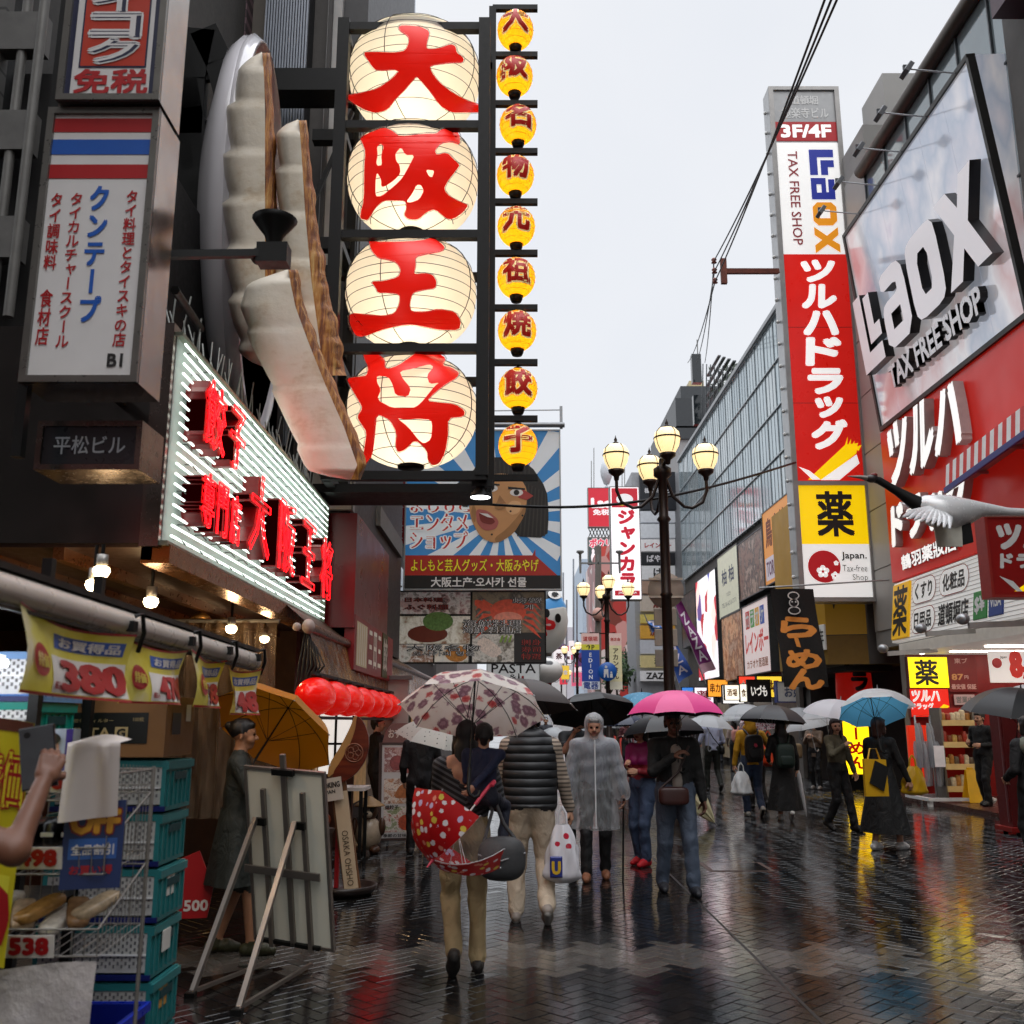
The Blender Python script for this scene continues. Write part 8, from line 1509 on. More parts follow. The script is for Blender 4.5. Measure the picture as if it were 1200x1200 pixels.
poly_bag('mustard yellow plastic bag swinging at the other side of the black dress', P(1071, 915, 12.9), (.14, .07, .18), mat('d8a818', .35, noise=.08, trans=.15), None)
# 15 person at the rack
person('person in black standing at the goods rack under the large black umbrella', (8.75, 18.6, .07), A180-1.1, 1.68, '131416', pants='0f1012', shoes='1a1a1a', hair='short', hands=[(-.12, .2, 1.1), (.14, .22, 1.15)], feet=[(-.1, .1, 0), (.1, -.1, 0)], h=.013, bulk=1.1)
# 16 person at the frame edge
_, Mx, s = person('person in black with pale grey-green hood at the far edge of the shops', (5.80, 11.2, 0), .3, 1.64, '101012', pants='101012', hair='bob', hands=[(-.2, .2, 1.0), (.2, .2, 1.0)], h=.012, bulk=1.15); m = MB(); put(m, *sdf_mesh([Prim((-.11*s, -.06*s, 1.37*s), (.11*s, -.06*s, 1.37*s), .105*s, .105*s, mat('6f7266', .8, noise=.1), 1., .03), Prim((0, -.1*s, 1.32*s), (0, -.1*s, 1.44*s), .10*s, .08*s, mat('6f7266', .8, noise=.1), 1., .03)], .012)); m.v = [tuple(Mx @ Vector(v)) for v in m.v]; m.build('hood', _); backpack('black backpack slung on the person with the grey-green hood', Mx, s, mat('0d0d0f', .6), .16, .2, 1.12)
# 17 woman under the yellow umbrella
wy = G(268, 1118); person('woman in dark dress facing the shops under the amber umbrella', wy, -1.35, 1.60, '2a2e2a', pants='2a2e2a', shoes='34341c', hair='bun', skin='a8785a', skirt=('262b27', 1.05, .50, .15, .25, 4), hands=[(-.16, .30, 1.18, (-.5, -.5, -1), .5), (.14, .32, 1.25, (.6, -.3, -1), .5)], feet=[(-.09, -.1, 0), (.09, .16, 0)], female=True, h=.010)
sb = P(228, 1040, 7.3); solo(MB().poly(Fr(sb, (1, .2, 0), (0, 0, 1)), [(-.12, -.2), (.1, -.2), (.13, .0), (.02, .25), (-.1, .2)], 0, RD, ext=.03).text(Fr(sb, (1, .2, 0), (0, 0, 1)), '500', -.06, -.15, .1, -.08, BG, .03, .033), 'red_shop_card', 'red shop card with white figures behind the crate stack', 'sign')
# 18 arm with phone at the stall edge
_, Mx, s = person('shopper mostly out of view raising a dark phone at the stall', (-1.86, 2.93, 0), -.2, 1.66, 'c9c4be', pants='22242a', hair='short', skin='724a36', hands=[(-.2, .1, .85), (.40, .24, 1.46, (.9, -.2, -1), .22, (-.6, .6, 0))], h=.010)
c = P(46, 888, 3.17); f_ = Fr(c, (.86, .2, .16), (-.22, .1, 1)); t = thing('phone', 'dark phone held up by the shopper at the stall edge', 'phone', c); MB().rbox(f_, -.055, -.095, -.006, .05, .10, .006, mat('17141a', .2, noise=.1), .004).build('case', t); MB().disc(f_, -.03, .075, .010, .007, BLACK, 12).build('lens', t)
# 19 dark figure under the dotted umbrella
person('person in black under the white dotted umbrella, long dark hair', G(491, 1002), .2, 1.62, '121214', pants='15161a', shoes='3a3a3c', hair='long', hands=[(-.2, .15, .9), (.16, .26, 1.2)], feet=[(-.1, .1, 0), (.1, -.05, 0)], female=True, h=.012)
# 20 shop staff
person('shop staff in black standing at the lit doorway', (-1.95, 14.4, 0), -1.2, 1.66, '141214', pants='141214', hair='short', hands=[(-.14, .3, 1.1), (.14, .3, 1.15)], h=.013)
# farther walkers
FARP = [((795, 908), '20242e', 'far walker in blue black seen beside the dark jacket', 'short', .1, '1c1e22'), ((930, 902), '8a8478', 'far walker in stone grey between skirt and taupe coat', 'bob', 3.2, '2a2a2c'), ((1010, 906), '3a3c42', 'far walker in charcoal near the yellow sign', 'short', 3.0, '1c1c1e'), ((850, 893), 'c9c4c0', 'far walker in white beyond the pale blue shirt', 'bob', .1, '3a3c44'), ((735, 902), '5a2a30', 'far walker in wine red behind the magenta jacket', 'bob', 3.1, '1e1e22'), ((863, 905, ), 'a89890', 'far walker in pale top with a pink backpack', 'long', 0., '2a2c30'), ((945, 898, ), '2a2a30', 'far walker in a navy top beside the taupe coat', 'short', .2, '22242a'), ((815, 897), '3a3438', 'far walker in dark grey beyond the pink umbrella', 'short', 3.0, '1c1c20'), ((1000, 893), '6a3a34', 'far walker in a rust top behind the olive blouse', 'bob', 3.3, '202024'), ((640, 900), '4a4c54', 'far walker in slate grey behind the vest man', 'short', 3.1, '26262a'), ((715, 895), '2c2826', 'far walker in brown between raincoat and pink umbrella', 'short', .1, '1c1c20'), ((880, 890), '8a3a4a', 'far walker in dark pink beyond the yellow jacket', 'bob', .0, '2a2c34')]
for (px, *r), tc, lab, hr_, rt, pc in [((f[0][0], f[0][1]), *f[1:]) for f in FARP]:
    g = G(px, r[0]); _, Mx, s = person(lab, g, rt, random.uniform(1.58, 1.72), tc, pants=pc, hair=hr_, hands=[(-.22, .15, .9), (.15, .25, 1.15)], feet=[(-.1, .12, 0), (.1, -.14, .06, -.5)], h=.016, female=hr_ != 'short')
    if 'pink backpack' in lab: backpack('dusty pink backpack on the far walker', Mx, s, mat('c98a80', .6), .15, .2, 1.15)
U2 = [(862, 832, 27, 'C', 'clear umbrella behind the white one over the yellow jacket'), (922, 832, 28.5, 'C', 'clear umbrella between the black one and the white lilac one'), (966, 826, 20, 'C', 'clear umbrella half hidden by the white lilac one'), (735, 838, 26, 'N', 'navy umbrella far behind the pink one'), (650, 852, 30, 'C', 'pale clear umbrella of the far walker behind the vest man'), (1003, 836, 31, 'N', 'navy umbrella far behind the olive blouse'), (815, 842, 33, 'C', 'distant clear umbrella beyond the pink one'), (962, 833, 36, 'C', 'distant clear umbrella above the taupe coat'), (716, 845, 36, 'G', 'distant grey umbrella behind the raincoat hood'), (880, 838, 40, 'C', 'most distant clear umbrella near the street centre')]
for px, py, Y, k, lab in U2: umbrella('umbrella', lab, P(px, py, Y), .55, (random.uniform(-.1, .1), .05, 1), C_W if k == 'C' else two_sided('1c2440' if k == 'N' else '5a5c60', None, tr=.05), 'open umbrellas', rib=GALV)
# ================================================================ LAMPS, FLAGS AND THE FAR END OF THE STREET
IRON = mat('2a1d18', .4, .4, noise=.15); GLOBE = mat('ffeecb', .35, emit=1.15, noise=.04, scale=4, ecol='ffdfa0')
def street_lamp(x, Y, label):
    t = thing('street_lamp', label, 'street lamp', (x, Y, 0), 'four-globe street lamps')
    m = MB(); m.lathe([(.2, 0), (.2, .25), (.14, .32), (.11, .9), (.10, 1.0), (.13, 1.04), (.095, 1.08), (.085, 3.6), (.11, 3.63), (.085, 3.67), (.08, 4.85), (.12, 4.9), (.08, 4.96), (.075, 5.6), (.15, 5.66), (.15, 5.78), (.06, 5.84), (.05, 5.95)], (x, Y, 0), IRON, 18); m.build('pole', t)
    for k, (dx, dy, dz) in enumerate(((-.78, 0, 0), (.74, 0, 0), (-.1, .75, 0), (.06, -.25, .22))):
        gz = 5.98+dz; c = Vector((x+dx, Y+dy, gz)); d = Vector((dx, dy, 0)); L = d.length
        if L > .5: m = MB(); m.tube([Vector((x, Y, 5.6))+d*.08, Vector((x, Y, 5.3))+d*.22, Vector((x, Y, 5.12))+d*.48, Vector((x, Y, 5.1))+d*.66, Vector((x, Y, 5.2))+d*.9, Vector((x, Y, 5.4))+d, Vector((x, Y, 5.62))+d], .028, IRON, 8); m.build('arm', t)
        else: MB().tube([Vector((x, Y, 5.8)), Vector((x, Y, 5.86))+d*.6, Vector((x, Y, gz-.3))+d], .03, IRON, 8).build('arm', t)
        g = MB(); g.lathe([(.07, -.25), (.13, -.2), (.195, -.08), (.22, .04), (.205, .14), (.14, .21), (.0, .24)], c, GLOBE, 22); gl = g.build('globe', t)
        m = MB(); m.lathe([(.0, -.42), (.04, -.40), (.05, -.33), (.13, -.27), (.14, -.22), (.1, -.24)], c, IRON, 16); m.lathe([(.225, .03), (.232, .045), (.225, .06)], c, IRON, 22); m.lathe([(.06, .225), (.05, .26), (.02, .28), (.03, .31), (.012, .35), (.0, .4)], c, IRON, 10)
        for q in range(4): a = q*math.pi/2+.5; m.tube([c+Vector((r*math.cos(a), r*math.sin(a), z)) for r, z in ((.135, -.2), (.2, -.08), (.226, .04), (.21, .14), (.145, .213))], .008, IRON, 4, False)
        m.build('fitting', gl)
    return t
lp = street_lamp(2.55, 16, 'tallest looking four-globe street lamp, before the glass building')
def lamp_copy(x, Y, label): c = copy_tree(lp, Matrix.Translation((x, Y, 0))); c['label'] = label; return c
lamp_copy(3.22, 33, 'second four-globe street lamp carrying the blue pedestrian sign'); lamp_copy(4.1, 62, 'third four-globe street lamp, small behind the pufferfish lantern'); lamp_copy(4.6, 92, 'farthest four-globe street lamp deep in the street')
# round sign seen from behind on its pole
c = P(780, 692, 17.2); t = thing('road_sign', 'beige back of a round road sign with frames beside the lamp pole', 'road sign', (c.x, 17.2, 0)); BEI = mat('b5a698', .5, noise=.08)
MB().lathe([(0, .0), (.32, .0), (.32, .02), (0, .02)], c, BEI, 32, (0, -1, 0)).build('disc', t); MB().tube([(c.x, 17.3, 0), (c.x, 17.3, c.z+.3)], .035, mat('8a8078', .5, .3), 10).build('post', t)
m = MB()
for z in (.2, -.12): m.box(c.x-.3, 17.13, c.z+z-.02, c.x+.3, 17.17, c.z+z+.02, mat('c9bcae', .4, .3))
m.build('clamp_strip', t)
for k in range(3): fr = face_cam(c.x-.22, 17.2, c.z-.62-k*.36); MB().rbox(fr, 0, 0, -.02, .4, .3, 0, mat(('a89c90', 'b0a498', '9c948a')[k], .5)).build('back_plate', t)
# leaning flags
def flag4(lab, pts, Y, m, txt, tm, vert=True, bottom=None):
    A, B, C_, D = [P(*p, Y) for p in pts]      # top-left, top-right, bottom-right, bottom-left
    t = thing('street_flag', lab, 'flag', D, 'leaning advertising flags'); S = lambda u, v, c=0: (D.lerp(C_, u)).lerp(A.lerp(B, u), v)+Vector((0, .05*math.sin(v*7+u*3)-c, .02*math.sin(u*5+v*4)))
    k = MB(); k.grid(lambda u, v: S(u, v), 8, 16, m); 
    if bottom: k.grid(lambda u, v: S(u, v*.12, .008), 6, 2, bottom)
    k.build('cloth', t); x = MB(); n = len(txt)
    for i, ch in enumerate(txt): V0 = .78-.52*i/max(1, n-1)*1.0; x.text(None, ch, .22, V0-.42/n, .80, V0+.10/n*4*.42, tm, .02, .012, fn=lambda a, b, c: S(a, b, c), nsub=1)
    x.build('lettering', t); p = MB(); p.tube([A+Vector((-.03, 0, .12)), D+(D-A)*.12], .014, GALV, 6); p.build('pole', t); return t
PUR = mat('7a2a72', .6, noise=.1, emit=.03); BLF = mat('3a62b8', .6, noise=.1, emit=.03); FW = mat('e6e2ea', .5, emit=.05)
flag4('leaning purple flag with white lettering and checked lower edge', ((789, 706), (797, 702), (839, 783), (823, 791)), 20, PUR, 'ZAZA', FW, bottom=mat('c9a0b0', .6))
flag4('blue flag with white emblem and lettering under the purple one', ((776, 745), (789, 748), (812, 788), (795, 802)), 20.5, BLF, '◎ZA', FW)
flag4('small blue flag tip fluttering left of the lamp pole', ((757, 726), (768, 728), (779, 738), (764, 742)), 21, mat('4a7ac4', .6, emit=.03), 'Z', FW)
# pedestrian sign, pole banners
c = P(712, 787, 32.6); t = thing('pedestrian_sign', 'round blue sign with a white adult and child on the lamp pole', 'road sign', c-Vector((0, 0, .3))); BSG = mat('1a58a8', .4, emit=.1, noise=.03); fr = face_cam(c.x, c.y, c.z)
MB().lathe([(0, .02), (.3, .02), (.31, .0), (0, .0)], c, BSG, 32, (0, -1, 0)).build('disc', t); m = MB(); m.disc(fr, -.05, .15, .045, .03, WHITE, 14); m.poly(fr, [(-.13, -.2), (-.09, -.2), (-.05, -.05), (-.01, -.2), (.03, -.2), (.02, .08), (-.12, .08)], .03, WHITE); m.disc(fr, .12, -.03, .032, .03, WHITE, 12); m.poly(fr, [(.07, -.2), (.17, -.2), (.16, -.07), (.08, -.07)], .03, WHITE); m.build('pictogram', t); MB().box(c.x-.02, c.y+.0, c.z-.05, c.x+.1, 33, c.z+.05, GREYP).build('bracket', t)
def pole_banner(x0, x1, lab, parts, Y=32.8):
    a, b = P(x0, 808, Y), P(x1, 742, Y); fr = face_cam(a.x, Y, a.z); w, h = b.x-a.x, b.z-a.z; t = thing('pole_banner', lab, 'banner', a, 'banners on the second lamp')
    k = MB(); x = MB()
    for v0, v1, c, s, tc, vert in parts:
        k.fbox(fr, 0, v0*h, -.01, w, v1*h, .0, mat(c, .5, emit=.16))
        if s: MB().text(fr, s, .1*w, (v0+.06*(v1-v0))*h, .9*w, (v1-.06*(v1-v0))*h, mat(tc, .5, emit=.1), .02, .004, vert=vert, keep=True).build('lettering', t)
    k.build('cloth', t); MB().bar(fr.at(-.05, h, 0), (3.22, 33, b.z), .03, .03, IRON).bar(fr.at(w*.5, h+.02, 0), (3.22, 33, b.z), .03, .03, IRON).build('arm', t)
pole_banner(682, 702, 'blue and white vertical banner reading EDION on the second lamp', [(.0, .14, 'd8dce4', '電器', '23428f', False), (.14, .7, '23489c', 'EDION', 'f0f0f4', True), (.7, .8, 'd8d040', '↑P', '3a3a1a', False), (.8, 1, 'e8c4bc', '道頓堀', 'b8342c', False)])
pole_banner(715, 728, 'cream vertical banner with dark Japanese lettering on the second lamp', [(.0, .14, 'd8d4c0', None, None, False), (.14, .78, 'ddd4a8', 'アカンさん', '3a3020', True), (.78, 1, 'e8c4bc', '商店会', 'b8342c', False)])
solo(MB().tube([P(701, 812, 40), P(701, 640, 40)], .13, mat('77706a', .7, noise=.1), 12).ell(P(701, 720, 39.8), (.25, .2, .28), mat('c9988a', .5), 14, 10), 'utility_pole', 'grey concrete utility pole with a rounded box behind the second lamp', 'pole')
# signal bar with two loudspeaker heads
t = thing('camera_gantry', 'thin grey gantry with two flat topped heads before the red signs', 'gantry', P(700, 700, 38)); MB().bar(P(680, 660, 38), P(726, 660, 38), .06, .06, GREYP).bar(P(701, 662, 38), P(701, 650, 38), .06, .06, GREYP).build('cross_arm', t)
for px in (680, 726): MB().lathe([(.0, .5), (.14, .5), (.16, .44), (.05, .36), (.05, 0), (.04, -.4)], P(px, 660, 38), GREYP, 12).build('speaker_head', t)
# ---- stacked name panels building
Y = 49.0
t = thing('panel_sign_building', 'grey building carrying a stack of white tenant name panels', 'building', P(775, 800, Y)); a, b = P(748, 830, Y), P(803, 480, Y)
MB().box(a.x, Y+.3, 0, 14, Y+4, P(770, 552, Y).z, mat('a5a7ac', .6, noise=.1)).build('wall', t)
rows = [(553, 597, '1c1f26', '極コミック', 'd8d8dc'), (599, 612, 'c9cdd4', '', ''), (614, 630, 'd0d4da', '', ''), (632, 646, 'e8e6e8', 'レインボー', 'c0362e'), (648, 661, '1a1a20', 'ばやお', 'e8e4e8'), (663, 679, 'e0e0e2', 'は', '2a2a2e'), (681, 695, 'a88a78', '食', '5a2a1c'), (698, 716, 'c9bcae', '焼', '8a2a20'), (720, 730, 'd8c468', '酒', '6a5a20'), (733, 748, 'e0a840', '満天', 'a83a18'), (750, 766, 'c9ccd4', '', ''), (768, 782, 'd8c890', '和', '4a4a3a'), (786, 798, 'e8e8ea', 'ZAZA', '2a2a2c')]
for y0, y1, c, s, tc in rows:
    p, q = P(751, y1, Y), P(791, y0, Y); fr = face_cam(p.x, Y, p.z); w, h = q.x-p.x, q.z-p.z; f = MB(); f.fbox(fr, 0, 0, -.3, w, h, 0, mat(c, .45, emit=.12)); f.build('name_panel', t)
    if s: MB().text(fr, s, w*.12, h*.2, w*.88, h*.8, mat(tc, .5), .03, .01, keep=True).build('lettering', t)
m = MB()
for z in range(8): m.box(P(793, 0, Y).x, Y-.1, 3+z*2.3, P(803, 0, Y).x, Y+.3, 4.6+z*2.3, GLASSD)
m.build('window_glazing', t)
# ---- red and white tower signs
def tower_sign(x0, y0, x1, y1, Y, lab, face, name='roof_sign'):
    p, q = P(x0, y1, Y), P(x1, y0, Y); fr = face_cam(p.x, Y, p.z); w, h = q.x-p.x, q.z-p.z; return panel_sign(name, lab, 'sign', fr, w, h, .6, face, GREYP, .04), fr, w, h
FWB = mat('f2f0f2', .4, emit=.35, noise=.02); FRD = mat('d0283a', .4, emit=.22, noise=.04); FRT = mat('d8203a', .4, emit=.25, noise=0)
t, fr, w, h = tower_sign(718, 571, 748, 702, 46, 'tall white karaoke sign with red katakana and a red top', mat('f6f0f4', .4, emit=.9, noise=.02)); m = MB(); m.quad(fr, .05, h*.815, w-.05, h-.05, .01, FRD); m.disc(fr, w*.5, h*.89, w*.3, .02, FWB, 20, h*.05); m.poly(fr, [(w*.3, h*.835), (w*.5, h*.86), (w*.44, h*.828)], .024, mat('e8c030', .5)); m.poly(fr, [(w*.7, h*.835), (w*.5, h*.86), (w*.56, h*.828)], .024, mat('e8c030', .5)); m.build('emblem', t)
MB().text(fr, 'ジャンカラ', w*.22, h*.1, w*.85, h*.8, FRT, .05, .012, vert=True).build('lettering', t); m = MB(); m.quad(fr, w*.08, h*.03, w*.95, h*.075, .012, FRD); m.text(fr, 'JANKARA', w*.2, h*.042, w*.85, h*.064, FWB, .02, .02); m.build('base_strip', t)
t, fr, w, h = tower_sign(690, 572, 716, 617, 70, 'square red roof sign with white Latin letters and a latticed foot', FRD); MB().text(fr, 'Lao', w*.15, h*.5, w*1.0, h*.72, FWB, .06, .012).text(fr, '免税', w*.2, h*.3, w*.9, h*.44, FWB, .04, .012).build('lettering', t)
m = MB()
for k in range(7): m.bar(fr.at(w*k/7, -.1, -.2), fr.at(w*(k+1)/7, -.75, -.2), .06, .06, DARK).bar(fr.at(w*(k+1)/7, -.1, -.2), fr.at(w*k/7, -.75, -.2), .06, .06, DARK)
m.build('lattice', t)
t, fr, w, h = tower_sign(690, 630, 716, 660, 69.5, 'dark green bowling sign with pink katakana and pale pins', mat('4a5a58', .5, emit=.1)); MB().text(fr, 'ボウリ', w*.06, h*.62, w*.98, h*.95, mat('e0506a', .5, emit=.2), .05, .012, under=FWB, ub=.1).build('lettering', t); m = MB()
for k in range(3): m.disc(fr, w*(.2+.25*k), h*.22, w*.1, .012, FWB, 12, h*.2); m.disc(fr, w*(.2+.25*k), h*.46, w*.06, .014, FWB, 12, h*.1)
m.build('pin_print', t)
o = P(711, 572, 70.5); t = thing('bowling_pin', 'giant pale bowling pin standing on top of the red signs', 'pin model', o); MB().lathe([(.0, 0), (.15, 0), (.15, .1), (.05, .2), (.05, .25), (.2, .3), (.42, .9), (.47, 1.3), (.36, 1.8), (.18, 2.15), (.0, 2.25)], o, mat('c9ced4', .4), 18).build('pin', t)
m = MB()
for px, y0 in ((693, 540), (696, 525), (729, 535), (732, 525)): m.tube([P(px, 600, 72), P(px, y0, 72)], .03, GREYP, 4)
solo(m, 'antenna_mast', 'thin grey antenna masts rising by the bowling pin', 'antenna')
t = thing('red_pattern_building', 'reddish patterned building front under the karaoke sign', 'building', P(725, 800, 64)); a, b = P(705, 800, 64), P(762, 640, 64); m = MB(); m.box(a.x, 64, 0, b.x+6, 76, b.z, picture(('8a2a24', 'c9908a', 'b03a34', 'd8c8c4', '7a3a30', 'c94a40'), .7, 'vor', .08)); m.build('wall', t)
m = MB(); m.box(P(741, 0, 58).x, 58, 0, P(748, 0, 58).x, 59, P(745, 650, 58).z, mat('2a2a2c', .5)); m.build('dark_post', t); m = MB(); m.box(P(746, 0, 57).x, 57, P(746, 800, 57).z, P(754, 0, 57).x, 57.6, P(746, 705, 57).z, mat('e8d8dc', .4, emit=.5)); m.build('lit_edge_sign', t)
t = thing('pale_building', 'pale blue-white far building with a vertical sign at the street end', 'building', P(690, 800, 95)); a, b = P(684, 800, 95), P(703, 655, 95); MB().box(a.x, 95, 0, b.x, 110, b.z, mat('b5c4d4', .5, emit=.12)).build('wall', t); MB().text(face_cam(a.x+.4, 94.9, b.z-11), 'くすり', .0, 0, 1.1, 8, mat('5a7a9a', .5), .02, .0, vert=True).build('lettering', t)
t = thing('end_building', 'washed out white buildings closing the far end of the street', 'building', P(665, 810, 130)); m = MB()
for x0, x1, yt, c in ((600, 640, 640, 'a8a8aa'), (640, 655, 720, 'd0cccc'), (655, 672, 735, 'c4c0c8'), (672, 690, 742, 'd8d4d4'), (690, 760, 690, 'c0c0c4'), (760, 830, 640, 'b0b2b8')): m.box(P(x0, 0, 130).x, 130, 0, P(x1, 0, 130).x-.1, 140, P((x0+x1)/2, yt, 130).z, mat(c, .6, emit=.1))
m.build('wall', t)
cols = ('e8c040', '5a3a6a', 'e86a8a', 'f4f0f4', 'd83a4a', 'f0e8ea', 'e88a3a', '3a62a8', 'f2d8e0', 'c83a5a')
for k in range(16):
    x0 = 640+(k*37) % 44; y0 = 742+(k*23) % 48; Yk = 66+(k % 5)*6; p, q = P(x0, y0+16, Yk), P(x0+6+(k % 3)*3, y0, Yk); fr = face_cam(p.x, Yk, p.z); t = thing('far_sign', 'tiny lit %s sign deep in the street, %s' % (('yellow', 'violet', 'pink', 'white', 'red', 'cream', 'orange', 'blue', 'rose', 'crimson')[k % 10], 'higher row' if y0 < 765 else 'lower row'), 'sign', p, 'tiny lit signs deep in the street'); w, h = q.x-p.x, q.z-p.z
    MB().rbox(fr, 0, 0, -.3, w, h, 0, mat(cols[k % 10], .5, emit=.55)).build('lit_face', t); MB().text(fr, '酒食 薬味茶店湯'[k % 8] if k % 8 != 2 else '食', w*.2, h*.2, w*.8, h*.8, mat('5a2a30' if k % 2 else 'fafafa', .5), .03, .01, keep=True).build('lettering', t)
m = MB()
for px in (660, 664, 672, 676): m.tube([P(px, 800, 75), P(px, 655+(px % 7)*8, 75)], .07, mat('9aa4ae', .4, .3), 6)
solo(m, 'steel_mast', 'slim grey steel masts beside the pufferfish lantern', 'mast')
# planting far down the street
def bush(lab, c, r, n=700, sz=.22):
    m = MB(); LF = [mat('2f4a22', .7, noise=.35, scale=4), mat('46602c', .7, noise=.35, scale=4), mat('22381c', .7, noise=.3, scale=4)]
    for i in range(n):
        d = Vector((random.gauss(0, .5), random.gauss(0, .5), random.gauss(0, .5))); p = Vector(c)+Vector((d.x*r[0], d.y*r[1], d.z*r[2])); a = Vector((random.gauss(0, 1), random.gauss(0, 1), random.gauss(0, 1))).normalized()*sz*random.uniform(.5, 1); b = a.orthogonal().normalized()*sz*.35; m.add([p-a, p+b, p+a, p-b], [(0, 1, 2, 3)], random.choice(LF))
    t = thing('street_tree', lab, 'tree', (c[0], c[1], 0)); m.build('crown', t); MB().tube([(c[0], c[1], 0), (c[0]+.05, c[1], c[2]*.6), (c[0], c[1], c[2])], [.1, .07, .03], mat('4a3a2c', .8), 8).build('trunk', t)
bush('small dark green street tree under the karaoke sign', P(738, 785, 55), (1.1, 1.0, 1.0)); bush('small green street tree behind the light blue umbrella', P(722, 792, 50), (.8, .8, .6), 400)
# ---- far tower with roof garden
t = thing('far_tower', 'tall grey tower with dark top floors beyond the glass building', 'building', P(830, 500, 75)); Yt = 75; a, b = P(795, 500, Yt), P(866, 452, Yt); zt = P(815, 455, Yt).z
MB().box(a.x, Yt, 0, b.x, Yt+14, zt-3.4, mat('9a9a9a', .6, noise=.06)).build('wall', t); MB().box(a.x-.2, Yt-.2, zt-3.4, b.x, Yt+14, zt-.9, mat('34383c', .4)).box(a.x-.2, Yt-.2, P(815, 515, Yt).z, b.x, Yt+14, P(815, 500, Yt).z, mat('34383c', .4)).box(a.x+.4, Yt+.6, zt-.9, b.x, Yt+12, zt+.4, mat('3c4044', .5)).build('dark_band', t)
m = MB(); m.box(a.x+1.2, Yt+1, zt+.4, a.x+2.4, Yt+2.4, zt+1.0, mat('c9b88a', .5)); m.tube([(a.x+2.2, Yt+2, zt+.4), (a.x+2.2, Yt+2, zt+5)], .05, GREYP, 5); m.build('roof_plant', t)
m = MB()
for k in range(5): 
    for z in range(7): m.box(a.x+.4+k*.9, Yt-.04, zt-6-z*2.4, a.x+.9+k*.9, Yt+.02, zt-5-z*2.4, GLASSD)
m.build('window_glazing', t)
# roof frame with plants stepping down over the glass building (seen above its edge)
t = thing('roof_garden', 'steel framed roof garden with green planting stepping down behind the glass front', 'roof garden', (10.4, 44, 14.5)); m = MB()
for k in range(9): z = 14.5+k*.55; m.box(9.6+k*.05, 35+k*1.2, z, 9.75+k*.05, 47.5, z+.06, ALUD)
for k in range(14): m.bar((9.62, 36+k*.9, 14.45), (9.9, 36+k*.9, 15.0+k*.36), .05, .05, ALUD)
m.build('steel_frame', t); m = MB(); LF = mat('3a4a34', .8, noise=.4, scale=3)
for i in range(1500): y = random.uniform(36, 47); p = Vector((10.0+random.random()*1.4, y, 14.6+random.random()*(.4+(y-36)*.4))); a = Vector((random.gauss(0, 1), random.gauss(0, 1), random.gauss(0, 1))).normalized()*.16; b = a.orthogonal().normalized()*.08; m.add([p-a, p+b, p+a, p-b], [(0, 1, 2, 3)], LF)
m.build('foliage', t)
# ---- sagging cable across the street
A, B, C_, D = P(560, 590, 19.4), P(715, 603, 17.5), P(782, 590, 16), P(932, 542, 22.3)
m = MB(); cr = []
for i in range(25):
    u = i/24; cr.append(A*(1-u)**3+B*3*u*(1-u)**2+C_*3*u*u*(1-u)*1.0+D*u**3)
solo(MB().tube(cr, .028, BLACK, 6), 'street_cable', 'black cable sagging across the street from billboard to tall sign', 'cable')
# low dark shopfront clutter on the far side: racks and doors below the signboards
t = thing('shopfront_row', 'dim ground floor shopfronts under the glass building boards', 'shopfront', (8.4, 38, 0)); m = MB()
for k in range(6): y = 29+k*3; m.box(8.36, y, .2, 8.44, y+2.3, 2.3, mat(('4a3a2a', '6a5a48', '38322e', '8a7a60', '4a3228', '5a5450')[k], .4, emit=.08, noise=.5, scale=3))
m.build('door_glazing', t); m = MB()
for k in range(7): m.box(8.3, 28.6+k*3, 0, 8.42, 28.95+k*3, 2.6, mat('77726c', .6))
m.build('pier_strip', t)

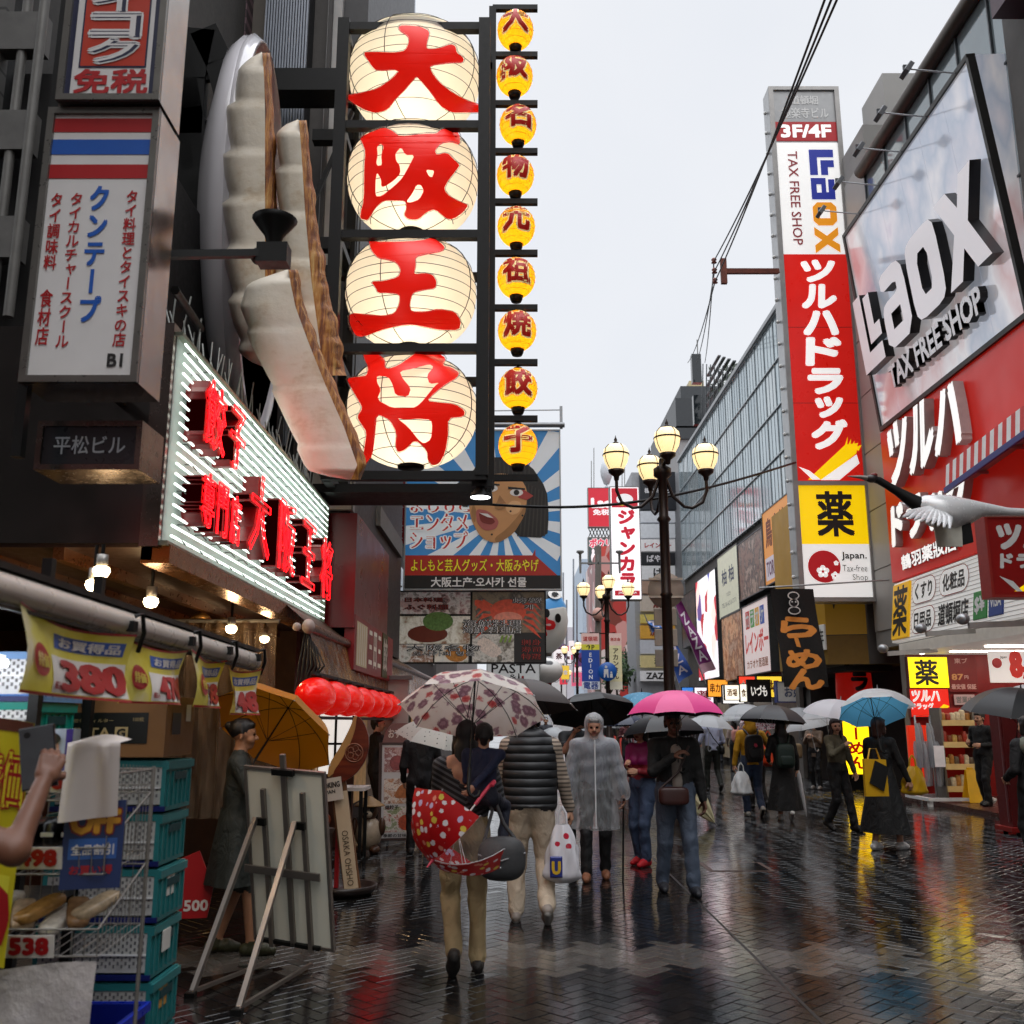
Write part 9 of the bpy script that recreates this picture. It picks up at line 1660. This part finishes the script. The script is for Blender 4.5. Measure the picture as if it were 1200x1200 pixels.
# ---- unseen buildings added behind the viewpoint to shade the street and show in reflections
def back_row(name, x0, x1, y0, y1, h, c, lab, lit):
    t = thing(name, lab, 'building', ((x0+x1)/2, (y0+y1)/2, 0)); MB().box(x0, y0, 0, x1, y1, h, mat(c, .7, noise=.15)).build('wall', t); xf = x1+.03 if x1 < 0 else x0-.03
    m = MB()
    for k in range(int((y1-y0)/3)):
        for z in range(3, int(h)-2, 3): m.box(xf-.02, y0+.6+k*3, z+.5, xf+.02, y0+2.6+k*3, z+2.3, GLASSD)
    m.build('window_glazing', t); k = MB(); k.box(xf-.05, y0+1, 2.7, xf+.05, y1-1, 4.2, mat(lit, .4, emit=.5)); k.build('fascia_sign', t)
back_row('unseen_street_building', -12, -4.4, -32, 1.5, 17, '4a4744', 'dark unseen building added behind the viewpoint on the stall side', 'c02a20')
back_row('unseen_street_building', 8.6, 16, -32, 7.6, 16, '6a6662', 'grey unseen building added behind the viewpoint on the drugstore side', 'e8e0d0')

# ---- made-up lit signs added to brighten the dark gaps along the shopfronts
for k, (y, z, c, s_, tc, lab) in enumerate(((30.2, 2.3, 'f0c83a', '酒場', '8a1a12', 'small added glowing yellow shopfront sign nearest the yellow restaurant'), (32.6, 2.4, 'e8402a', 'たこ焼', 'fff0d8', 'small added glowing red shopfront sign reading takoyaki'), (35.2, 2.2, 'f4f0ea', '寿司', '2a4a8a', 'small added glowing white shopfront sign with blue sushi characters'), (37.8, 2.5, 'f09a30', '串カツ', '5a1a10', 'small added glowing orange shopfront sign beyond the white one'), (40.6, 2.3, 'f2e6f0', '薬', 'c01a2a', 'small added glowing pinkish shopfront sign with one red character'), (43.6, 2.4, '3a78c8', '喫茶', 'f4f4f4', 'small added glowing blue shopfront sign, farthest of the row'))):
    fr = face_cam(7.5, y, z); t = panel_sign('added_lit_sign', lab, 'sign', fr, .75, .62, .16, mat(c, .4, emit=1.1, noise=.05), BLACK, .03, 'added glowing signs along the shopfronts'); MB().text(fr, s_, .08, .14, .67, .5, mat(tc, .5), .025, .006).build('lettering', t); MB().box(8.25, y+.04, z+.25, 8.4, y+.1, z+.35, BLACK).build('bracket', t)
